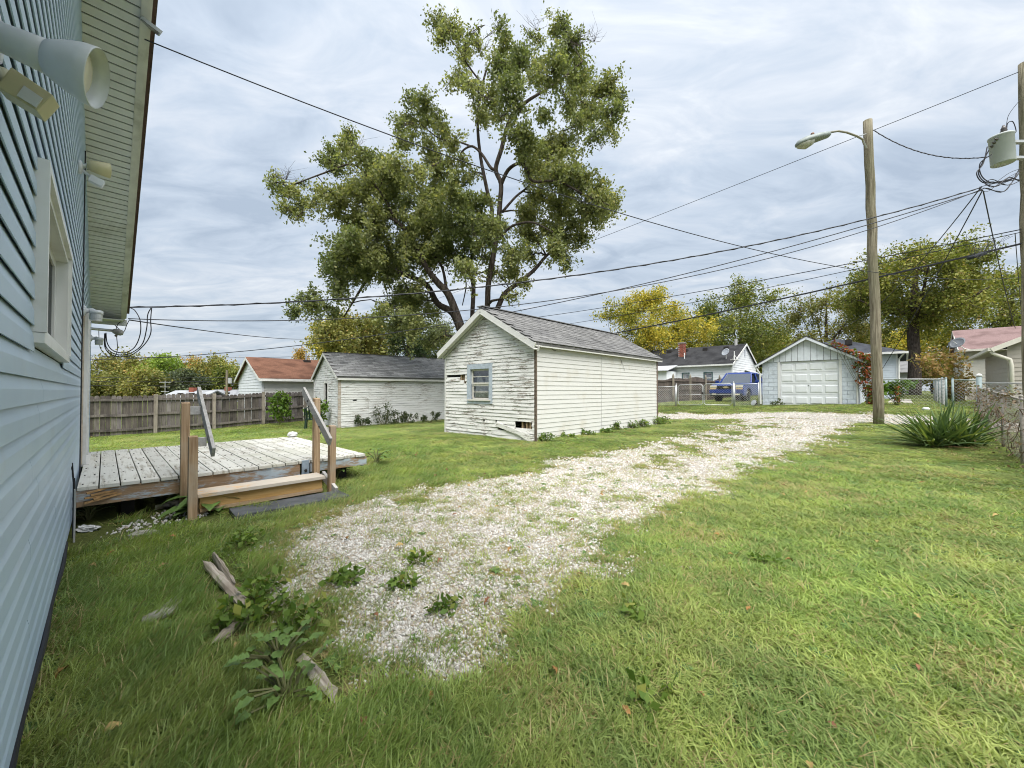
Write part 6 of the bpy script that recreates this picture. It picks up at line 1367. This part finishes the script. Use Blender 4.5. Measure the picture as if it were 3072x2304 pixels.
def yucca():
    p = on_ground(2880, 1338); t = thing('yucca', 'clump of long spiky dark green leaves by the overgrown fence', 'plant', p); rg = np.random.default_rng(9)
    lm = leafmat('yucca_blades', (.055, .10, .035), (.125, .18, .07), (.20, .25, .08), .18, .2, 2.)
    for i, (x, y) in enumerate(((0, 0), (-.3, .1), (.35, .15), (.1, .35), (-.55, -.05))):
        V, Q = blades(80 if i < 4 else 60, rg, .75, 1.35, .046, .09, (.12, 1.25), .20, np.array([-.38, .0, .16])); V[:, 0] += x; V[:, 1] += y; link('leaf_rosette', npmesh('leaf_rosette', V, Q, lm), t)
    V, Q = blades(70, rg, .3, .7, .03, .25, (-.02, .18), .2, np.array([.1, -.5, 0])); link('dead_leaves', npmesh('dead_leaves', V, Q, leafmat('dead_yucca', (.20, .12, .06), (.36, .25, .13), None, .1, .2, 2.)), t)
yucca()
# ------------------------------------------------------------------ big leaved weeds near the deck, timber scraps
def big_leaf(m, o, d, L, W, up=.35):
    d = Vector((d[0], d[1], 0)).normalized(); s = Vector((-d.y, d.x, 0)); n = 6; b0 = len(m.v); o = Vector(o)
    for i in range(n+1):
        f = i/n; w = W*math.sin(math.pi*min(1, f*.92+.06))**.8*(1-.35*f); z = up*L*(f-1.15*f*f)
        for k in (-1, 0, 1): m.v.append(tuple(o+d*L*f+s*w*k*.5+Vector((0, 0, z+(.12*w if k else 0)+.006*math.sin(f*17+k)))))
    for i in range(n):
        for k in range(2): a = b0+i*3+k; m.f.append((a, a+1, a+4, a+3))
L_burd = plain('burdock_leaf', (.115, .19, .045), .5, .3, 14, .2)
def burdock(name, label, base, n, L, W, seed, hgt=.14, mat=None):
    R = random.Random(seed); t = thing(name, label, 'weed', base)
    sm = MB()
    for i in range(n):
        a = R.uniform(0, 6.28); h = R.uniform(.3, 1.)*hgt; r = R.uniform(.02, .16); o = (math.cos(a)*r, math.sin(a)*r, h); m = MB(); big_leaf(m, o, (math.cos(a), math.sin(a)), L*R.uniform(.6, 1.1), W*R.uniform(.7, 1.1), R.uniform(.1, .5)); m.build('leaf', mat or L_burd, t, True); sm.tube([(0, 0, -.02), (o[0]*.4, o[1]*.4, h*.7), o], .005, 4, False)
    sm.build('stems', MATS['weed_stem'], t)
def gpt(px, py): return on_ground(px, py)
burdock('weed', 'broad leaved burdock plant at the foot of the left stair posts', gpt(640, 1530), 11, .30, .20, 3); burdock('weed', 'young burdock leaf cluster under the lower step', gpt(625, 1500), 5, .16, .1, 5, .22)
burdock('weed', 'leafy weed reaching out from under the deck near the house', gpt(365, 1520), 22, .12, .075, 4, .28); burdock('weed', 'dark leafy weed against the house foundation', gpt(265, 1560), 16, .10, .06, 6, .18)
burdock('weed', 'glossy weed behind the right stair post', gpt(1010, 1440), 20, .14, .09, 7, .3); burdock('weed', 'green weed under the far deck corner', gpt(1130, 1395), 14, .16, .11, 8, .26)
for i, (px, py, lab) in enumerate(((770, 1790, 'leafy weed beside the long rotten log'), (800, 1850, 'leafy weed at the tip of the long rotten log'), (720, 1880, 'low weed by the short log piece'), (835, 2010, 'round leaved weed before the half buried log'), (740, 1640, 'spreading weed at the gravel edge near the stair'), (860, 2110, 'pale leaved plantain in the long grass'), (900, 1900, 'weed at the gravel tip'), (1040, 1745, 'dark weed patch growing in the white gravel'), (1250, 1690, 'small green weed in the middle of the gravel'), (1330, 1830, 'tuft of weeds at the right gravel edge'), (1220, 1760, 'thin green sprout in the gravel'), (1960, 2120, 'dandelion like weed in the right lawn'), (2300, 1700, 'clover patch in the right lawn'), (1900, 1850, 'broad weed near the bottom of the drive'))):
    R = random.Random(i+60); h_ = .11 if i < 7 else .045; shrub('weed', lab, gpt(px, py), [((R.uniform(-.11, .11)*(1 if i < 7 else .7), R.uniform(-.11, .11)*(1 if i < 7 else .7), R.uniform(.02, h_)), .055 if i < 7 else .035) for _ in range(13 if i < 8 else 7)], .052 if i not in (3, 5) else .065, L_weed, 130 if i < 8 else 55, 70+i, 'weed', stem=.003) if i not in (3, 5) else burdock('weed', lab, gpt(px, py), 20 if i < 8 else 12, .075 if i not in (3, 5) else .07, .030 if i not in (3, 5) else .055, 70+i, .16 if i < 8 else .045)
LOGS = []
M_rot = grain('rotten_timber', (.26, .215, .165), (.56, .50, .42), (.20, .155, .115), axis=0, k=.8)
def log(label, a, b, w, h, seed):
    A = gpt(*a); B = gpt(*b); R = random.Random(seed); d = B-A; L = d.length; t = MB(); n = 9; k = 9; t0 = len(t.v)
    for i in range(n+1):
        f = i/n; rr = 1-.35*abs(f-.5)*R.uniform(.4, 1.6)
        for j in range(k): an = 2*math.pi*j/k; q = 1+R.uniform(-.22, .22); t.v.append((L*f+(R.uniform(-.05, .05) if i in (0, n) else 0), math.cos(an)*w/2*rr*q, h*.55+math.sin(an)*h/2*rr*q))
    for i in range(n):
        for j in range(k): a_ = i*k+j; c = i*k+(j+1) % k; t.f.append((a_, c, c+k, a_+k))
    t.f += [tuple(range(k-1, -1, -1)), tuple(n*k+j for j in range(k))]
    LOGS.append((A, B)); o = t.build('rotten_log', M_rot); o.location = A; o.rotation_euler = (0, -math.asin(d.z/L), math.atan2(d.y, d.x)); tag(o, label, 'log', 'rotten timber pieces at the gravel edge')
log('long pale rotten log split along its top at the gravel edge', (620, 1705), (745, 1840), .065, .05, 1); log('thin splinter of pale rotten wood lying on the long log', (640, 1680), (700, 1770), .03, .07, 2)
log('short piece of rotten wood in the weeds', (655, 1935), (715, 1880), .06, .04, 3); log('half buried rotten log in the long grass', (910, 1990), (1000, 2095), .06, .03, 4); log('dark timber edging under the deck beside the post', (480, 1530), (545, 1512), .09, .06, 5)
def stone(label, px, py, s, seed, mat, name='stone'):
    R = random.Random(seed); m = MB(); bm = bmesh.new(); bmesh.ops.create_icosphere(bm, subdivisions=2, radius=1.)
    for v in bm.verts: v.co *= R.uniform(.8, 1.15)
    me = bpy.data.meshes.new('stone'); 
    for v in bm.verts: v.co = Vector((v.co.x*s[0], v.co.y*s[1], v.co.z*s[2]))
    bm.to_mesh(me); bm.free(); me.materials.append(mat); o = link(name, me); p = gpt(px, py); o.location = (p.x, p.y, p.z+s[2]*.4); o.rotation_euler = (0, 0, R.uniform(0, 3)); tag(o, label, 'stone')
mst = plain('lichen_stone', (.34, .32, .27), .9, .3, 16, .5)
stone('flat pale stone sunk in the grass near the house', 430, 1607, (.12, .07, .03), 1, mst); stone('flat stone half hidden by grass', 480, 1850, (.09, .06, .025), 2, mst); stone('pale stone in the long grass near the logs', 520, 1815, (.1, .05, .02), 3, mst); stone('rounded grey stone beside the stair post', 535, 1524, (.05, .04, .035), 4, mst)
# crumpled white bag
bm = bmesh.new(); bmesh.ops.create_icosphere(bm, subdivisions=3, radius=1.)
for v in bm.verts: v.co = Vector((v.co.x*.1, v.co.y*.05, v.co.z*.03))*random.uniform(.6, 1.25)
me = bpy.data.meshes.new('plastic_bag'); bm.to_mesh(me); bm.free(); me.materials.append(plain('white_plastic', (.66, .66, .64), .4, .1, 9)); o = link('plastic_bag', me); p = gpt(262, 1592); o.location = (p.x, p.y, p.z+.02); tag(o, 'crumpled white plastic scrap by the house foundation', 'bag')
p = gpt(868, 1303); bm = bmesh.new(); bmesh.ops.create_icosphere(bm, subdivisions=3, radius=.1)
for v in bm.verts: v.co = Vector((v.co.x*1.1, v.co.y, v.co.z*.7))*random.uniform(.8, 1.15)
me = bpy.data.meshes.new('plastic_bag'); bm.to_mesh(me); bm.free(); me.materials.append(MATS['white_plastic']); o = link('plastic_bag', me); p = lot(2.5, 8.28); o.location = (p.x, p.y, .42); o.scale = (.8, .8, .8); tag(o, 'small pale crumpled bag on the far deck corner', 'bag')
# dark green garden chair by the back shed
def chair():
    p = at(925, 1272, 15.8); z = g1(p.x, p.y); t = thing('garden_chair', 'dark green plastic garden chair beside the back shed', 'chair', (p.x+.2, p.y, z), math.radians(200)); m_ = plain('dark_green_plastic', (.015, .035, .025), .4)
    for x in (-.25, .25):
        for y in (-.22, .22): m = MB(); m.beam((x*1.1, y*1.1, -.02), (x, y, .40), .045, .045, (0, 1, 0)); m.build('leg', m_, t)
        m = MB(); m.tube([(x, -.26, .62), (x, .0, .64), (x, .24, .60)], .022, 6); m.build('armrest', m_, t); MB().tube([(x, -.24, .40), (x, -.26, .62)], .02, 6).build('arm_support', m_, t)
    MB().box(-.27, .27, -.25, .25, .39, .425).build('seat', m_, t, bevel=.01)
    for i in range(5): m = MB(); m.beam((-.2+.1*i, .25, .42), (-.22+.11*i, .40, .86), .06, .015, (0, 1, 0)); m.build('back_slat', m_, t)
    MB().tube([(-.27, .24, .42), (-.27, .41, .84), (0, .43, .92), (.27, .41, .84), (.27, .24, .42)], .022, 6).build('back_frame', m_, t)
chair()
# small things across the alley
p = at(2268, 1214, 20.4); z = g1(p.x, p.y); t = thing('bowl', 'black tub tipped over beside the garage downspout', 'tub', (p.x, p.y, z+.08)); MB().lathe((0, 0, 0), (-.9, -.2, .35), [(0, .1), (.06, .13), (.16, .15), (.165, .14), (.05, .11)], 14).build('shell', M_dark, t, True); MB().lathe((0, 0, 0), (-.9, -.2, .35), [(.15, .152), (.17, .155), (.175, .145)], 14).build('rim', M_galv, t, True)
# path of slabs in the far yard
mc_ = plain('path_concrete', (.42, .39, .34), .9, .2, 5, .3)
for i in range(7):
    q = at(2700, 1205, 19.); c = Vector((q.x+Ux*1.15*i, q.y+Uy*1.15*i, 0)); m = MB().box(-.55, .55, -.42, .42, -.05, .03); o = m.build('path_slab', mc_, None, bevel=.01); o.location = (c.x, c.y, g1(c.x, c.y)); o.rotation_euler = (0, 0, LROT); tag(o, 'concrete slab of the far garden path', 'slab', 'slabs of the far path', 'structure')
p = at(2778, 1229, 15.); o = MB().lathe((0, 0, 0), (0, 0, 1), [(-.02, .05), (.0, .1), (.05, .11), (.09, .07), (.1, .01)], 12).build('ball', MATS['white_plastic'], None, True); o.location = (p.x, p.y, g1(p.x, p.y)); tag(o, 'small white ball on the grass beyond the alley', 'ball')
# ------------------------------------------------------------------ grass, weeds and gravel (scattered instances)
def m_grass(name, straw=0.):
    t = NT(name); geo = t.n('ShaderNodeNewGeometry'); p = t.pos(); r = t.isl(); oi = t.n('ShaderNodeObjectInfo').outputs['Random']
    g1_ = t.mix(r, (.14, .215, .045), (.33, .405, .12)); g2 = t.mix(r, (.21, .255, .07), (.39, .42, .15))
    c = t.mix(t.ramp(t.noise(p, .55, 5, .6), .38, .62), g1_, g2)
    c = t.mix(t.ramp(t.noise(p, 2.2, 4), .35, .7), t.mix(1., c, (.72, .8, .75), 'MULTIPLY'), t.mix(1., c, (1.13, 1.16, .98), 'MULTIPLY'))
    dry = t.math('ADD', t.math('MULTIPLY', t.ramp(t.noise(p, .9, 6, .65), .5, .68), .42), straw)
    pick = t.math('LESS_THAN', t.math('FRACT', t.math('ADD', t.math('MULTIPLY', r, 13.7), t.math('MULTIPLY', oi, 5.3))), dry)
    c = t.mix(pick, c, t.mix(t.math('FRACT', t.math('MULTIPLY', r, 29.)), (.30, .24, .10), (.48, .40, .20)))
    d = t.n('ShaderNodeBsdfPrincipled'); t.k(c, d.inputs['Base Color']); d.inputs['Roughness'].default_value = .5; d.inputs['Specular IOR Level'].default_value = .3
    tr = t.n('ShaderNodeBsdfTranslucent'); t.k(t.mix(1., c, (1.2, 1.3, .7), 'MULTIPLY'), tr.inputs[0]); m = t.n('ShaderNodeMixShader'); m.inputs[0].default_value = .35
    t.k(d.outputs[0], m.inputs[1]); t.k(tr.outputs[0], m.inputs[2]); t.k(m.outputs[0], t.out.inputs[0]); return t.m
MG = m_grass('lawn_blades', .06); MGs = m_grass('straw_blades', .6)
def clump(name, n, l0, l1, w, rad, lean, mat, rg, curl=.5, sweep=0.):
    V = []; Q = []; seg = 3
    for i in range(n):
        a = rg.uniform(0, 2*math.pi); r = rad*math.sqrt(rg.random()); o = np.array([math.cos(a)*r, math.sin(a)*r, -.01]); b = rg.uniform(0, 2*math.pi); ln = rg.uniform(*lean); L = rg.uniform(l0, l1)
        hd = np.array([math.cos(b), math.sin(b), 0]); hd = hd*(1-sweep)+np.array([1., 0, 0])*sweep; hd /= np.linalg.norm(hd)+1e-9; s = np.array([-hd[1], hd[0], 0]); tw = rg.uniform(-.7, .7); s = s*math.cos(tw)+hd*math.sin(tw); b0 = len(V); p = o.copy(); an = ln
        for j in range(seg+1):
            wf = w*(1-(j/seg)**1.6*.95)*rg.uniform(.85, 1.15); V += [p-s*wf/2, p+s*wf/2]; st = L/seg; p = p+(hd*math.sin(an)+np.array([0, 0, math.cos(an)]))*st; an = min(an+curl*rg.uniform(.3, 1.2), 1.75); p[2] = max(p[2], .004)
        for j in range(seg): k = b0+2*j; Q.append((k, k+1, k+3, k+2))
    return bpy.data.objects.new(name, npmesh(name, np.array(V), np.array(Q), mat))
def rosette(name, n, L, W, mat, rg):
    m = MB()
    for i in range(n): a = i*6.28/n+rg.uniform(-.3, .3); big_leaf(m, (0, 0, .012), (math.cos(a), math.sin(a)), L*rg.uniform(.6, 1.1), W*rg.uniform(.7, 1.1), rg.uniform(.2, .7))
    return bpy.data.objects.new(name, m.mesh(name, mat, True))
def coll(name, objs):
    c = bpy.data.collections.new(name)
    for o in objs: c.objects.link(o)
    return c
def scatter(name, label, pts, rot, scl, idx, col):
    me = bpy.data.meshes.new(name); me.vertices.add(len(pts)); me.vertices.foreach_set('co', np.asarray(pts, np.float32).ravel())
    a = me.attributes.new('rot', 'FLOAT_VECTOR', 'POINT'); a.data.foreach_set('vector', np.asarray(rot, np.float32).ravel()); a = me.attributes.new('scl', 'FLOAT_VECTOR', 'POINT'); a.data.foreach_set('vector', np.asarray(scl, np.float32).ravel()); a = me.attributes.new('idx', 'INT', 'POINT'); a.data.foreach_set('value', np.asarray(idx, np.int32))
    o = link(name, me); tag(o, label, None, None, 'stuff')
    ng = bpy.data.node_groups.new(name, 'GeometryNodeTree'); ng.interface.new_socket('Geometry', in_out='INPUT', socket_type='NodeSocketGeometry'); ng.interface.new_socket('Geometry', in_out='OUTPUT', socket_type='NodeSocketGeometry')
    N = ng.nodes.new; gi = N('NodeGroupInput'); go = N('NodeGroupOutput'); ip = N('GeometryNodeInstanceOnPoints'); ci = N('GeometryNodeCollectionInfo'); ci.inputs[0].default_value = col; ci.inputs['Separate Children'].default_value = True; ci.inputs['Reset Children'].default_value = True; ip.inputs['Pick Instance'].default_value = True
    def na(n, ty):
        x = N('GeometryNodeInputNamedAttribute'); x.data_type = ty; x.inputs[0].default_value = n; return x.outputs[0]
    er = N('FunctionNodeEulerToRotation'); K = ng.links.new
    K(na('rot', 'FLOAT_VECTOR'), er.inputs[0]); K(er.outputs[0], ip.inputs['Rotation']); K(na('scl', 'FLOAT_VECTOR'), ip.inputs['Scale']); K(na('idx', 'INT'), ip.inputs['Instance Index']); K(gi.outputs[0], ip.inputs['Points']); K(ci.outputs[0], ip.inputs['Instance']); K(ip.outputs[0], go.inputs[0])
    md = o.modifiers.new('scatter', 'NODES'); md.node_group = ng; return o
def exclude(x, y):
    """true where grass cannot stand: inside buildings, under the deck"""
    u = x*Ux+y*Uy; v = x*Vx+y*Vy; bad = (u < HU+.02) & (v < 10.4) & (v > -1.8); bad |= (u > -.2) & (u < 2.5) & (v > 5.45) & (v < 8.3)
    for C, ang, L, W in ((at(1607, 1330, 9.02), 43.2, 6.5, 3.28), (at(1016, 1284, 16.), 50, 6., 3.7)):
        a = math.radians(ang); lx = (x-C.x)*math.sin(a)+(y-C.y)*math.cos(a); ly = -(x-C.x)*math.cos(a)+(y-C.y)*math.sin(a); bad |= (lx > .0) & (lx < L) & (ly > .0) & (ly < W)
    bad |= (u > 23.7) & (u < 30) & (v > uv_of(GO.x, GO.y)[1]) & (v < uv_of(GO.x, GO.y)[1]+GW)
    for A, B in LOGS:
        ex, ey = B.x-A.x, B.y-A.y; t = np.clip(((x-A.x)*ex+(y-A.y)*ey)/(ex*ex+ey*ey), 0, 1); bad |= np.hypot(x-A.x-t*ex, y-A.y-t*ey) < .085
    bad |= (v > 4.55) & (v < 5.5) & (u > -.2) & (u < 2.0) & (vnoise(x, y, 3.1, 11) > .30)
    return bad
def polar(n, r0, R, k, rg, half=62):
    """points with density ~ 1/(1+(r/k)^2)"""
    a0 = math.log(1+(r0/k)**2); a1 = math.log(1+(R/k)**2); r = k*np.sqrt(np.exp(rg.uniform(a0, a1, n))-1); th = np.radians(rg.uniform(-half, half, n)); return r*np.sin(th), r*np.cos(th), r
rg = np.random.default_rng(5)
gobs = [clump('grass_a', 24, .05, .10, .0078, .065, (.1, .7), MG, rg), clump('grass_b', 24, .06, .12, .0074, .07, (.5, 1.2), MG, rg, .6, .3), clump('grass_c', 22, .06, .14, .0086, .07, (.7, 1.35), MG, rg, .45, .55), clump('grass_d', 24, .065, .125, .0046, .065, (.3, 1.15), MG, rg, .5, .35), clump('grass_e', 16, .05, .12, .0050, .07, (.6, 1.4), MGs, rg, .4), rosette('grass_f', 6, .055, .03, L_burd, rg), rosette('grass_g', 5, .035, .025, plain('clover_leaf', (.10, .18, .05), .5, .3, 20, 0), rg)]
gc = coll('grass_kinds', gobs)
x, y, r = polar(108000, .5, 34, 2.6, rg, 84)
w = gravel_w(x, y); keep = ~exclude(x, y) & ((w < .12) | (rg.random(len(x)) < np.clip(.5-.2*w, .09, 1)*np.where(x*Ux+y*Uy > 16, .25, 1)))
x, y, r, w = x[keep], y[keep], r[keep], w[keep]; n = len(x)
u = x*Ux+y*Uy; v = x*Vx+y*Vy
left = np.clip((-x*.9+.4-.25*(y-2))/1.2+.3*(vnoise(x, y, .9, 7)-.5), 0, 1)   # long swept grass beside the house
pr = rg.random(n); idx = np.where(pr < .30, 0, np.where(pr < .62, 1, np.where(pr < .88, 2, 4)))
idx = np.where((rg.random(n) < left*.8), 3, idx); q = rg.random(n); wp = vnoise(x, y, 1.3, 9)
idx = np.where(q < .02+.10*(wp > .66), 5, idx); idx = np.where((q > .95) | ((q > .85) & (wp < .25)), 6, idx)
idx = np.where((w > -.4) & (rg.random(n) < .6), 4, idx)
yaw = rg.uniform(0, 2*math.pi, n); flow = math.radians(35)+2.2*(vnoise(x, y, .7, 4)-.5)+rg.normal(size=n)*.45; yaw = np.where(idx == 3, flow, np.where(idx == 2, 2*math.pi*vnoise(x, y, .5, 5)+rg.normal(size=n)*.7, yaw))
big = 1+np.clip((r-2.5)/9, 0, 1.6); s = big*rg.uniform(.7, 1.25, n)*(1-.25*np.clip(w+1, 0, 1)); hgt = s*np.where(idx == 3, 1.15, .82)*np.clip(1.2-.085*r, .28, 1)
scatter('grass', 'mown mixed lawn grass with clover and straw', np.c_[x, y, gz(x, y)], np.c_[np.zeros(n), np.zeros(n), yaw], np.c_[s, s, hgt], idx, gc)
# gravel
def m_stone():
    t = NT('white_gravel'); oi = t.n('ShaderNodeObjectInfo').outputs['Random']; c = t.mix(t.ramp(t.noise(t.pos(), 70, 4), .3, .7), (.53, .51, .475), (.70, .685, .655)); c = t.mix(1., c, t.mix(oi, (.66, .63, .58), (1.08, 1.08, 1.08)), 'MULTIPLY'); c = t.mix(t.ramp(oi, .86, .93), c, (.40, .33, .25)); t.bsdf(c, .85, None, .2); return t.m
MS = m_stone(); stones = []
for i in range(5):
    bm = bmesh.new(); bmesh.ops.create_icosphere(bm, subdivisions=1, radius=1.); R = random.Random(i+40); e = Vector((1, R.uniform(.6, .9), R.uniform(.45, .7)))
    for vv in bm.verts: vv.co = Vector((vv.co.x*e.x, vv.co.y*e.y, vv.co.z*e.z))*R.uniform(.72, 1.18)
    me = bpy.data.meshes.new('gravel'); bm.to_mesh(me); bm.free(); me.materials.append(MS); stones.append(bpy.data.objects.new('gravel_'+'abcde'[i], me))
sc_ = coll('gravel_kinds', stones)
x, y, r = polar(185000, 1.2, 24, 3.0, rg, 50); w = gravel_w(x, y)
keep = ~exclude(x, y) & (rg.random(len(x)) < np.clip(.6+1.2*vnoise(x, y, 3.3, 21)*(.4+vnoise(x, y, .9, 22)), .3, 1)) & ((w > .25) | ((w > -.25) & (rg.random(len(x)) < .35)) | ((w > -.9) & (rg.random(len(x)) < .05))); x, y, r, w = x[keep], y[keep], r[keep], w[keep]; n = len(x)
s = rg.uniform(.007, .0155, n)*(1+np.clip((r-4)/9, 0, 1.3)); z = gz(x, y)+s*rg.uniform(-.1, .55, n)
scatter('gravel', 'loose white crushed stone on the drive', np.c_[x, y, z], rg.uniform(0, 6.28, (n, 3))*np.array([.25, .25, 1]), np.c_[s, s, s], rg.integers(0, 5, n), sc_)
# pebbles under the deck front
x = rg.uniform(-3.6, -2.4, 1500); y = rg.uniform(3.4, 4.4, 1500); u = x*Ux+y*Uy; v = x*Vx+y*Vy; k = (rg.random(1500) < .4) & (v > 4.95) & (v < 5.5) & (u > -.1) & (u < .75); x, y = x[k], y[k]; n = len(x); s = rg.uniform(.008, .02, n)
scatter('pebbles', 'pale pebbles scattered at the deck foot', np.c_[x, y, gz(x, y)+s*.4], rg.uniform(0, 6.28, (n, 3)), np.c_[s, s, s], rg.integers(0, 5, n), sc_)
# fallen leaves
lf = []
for i, c in enumerate(((.30, .16, .05), (.38, .27, .10), (.22, .10, .05))):
    m = MB(); big_leaf(m, (0, 0, .02), (1, 0), .05, .03, .8); lf.append(bpy.data.objects.new('leaf_'+'abc'[i], m.mesh('leaf', plain('fallen_leaf_'+'abc'[i], c, .7, .3, 30, 0), True)))
lc = coll('leaf_kinds', lf); x, y, r = polar(260, 1.3, 24, 5, rg, 55); k = ~exclude(x, y); x, y = x[k], y[k]; n = len(x); s = rg.uniform(.6, 1.3, n)
scatter('fallen_leaves', 'dry autumn leaves lying about the lawn', np.c_[x, y, gz(x, y)+.015], np.c_[rg.uniform(-.4, .4, n), rg.uniform(-.4, .4, n), rg.uniform(0, 6.28, n)], np.c_[s, s, s], rg.integers(0, 3, n), lc)
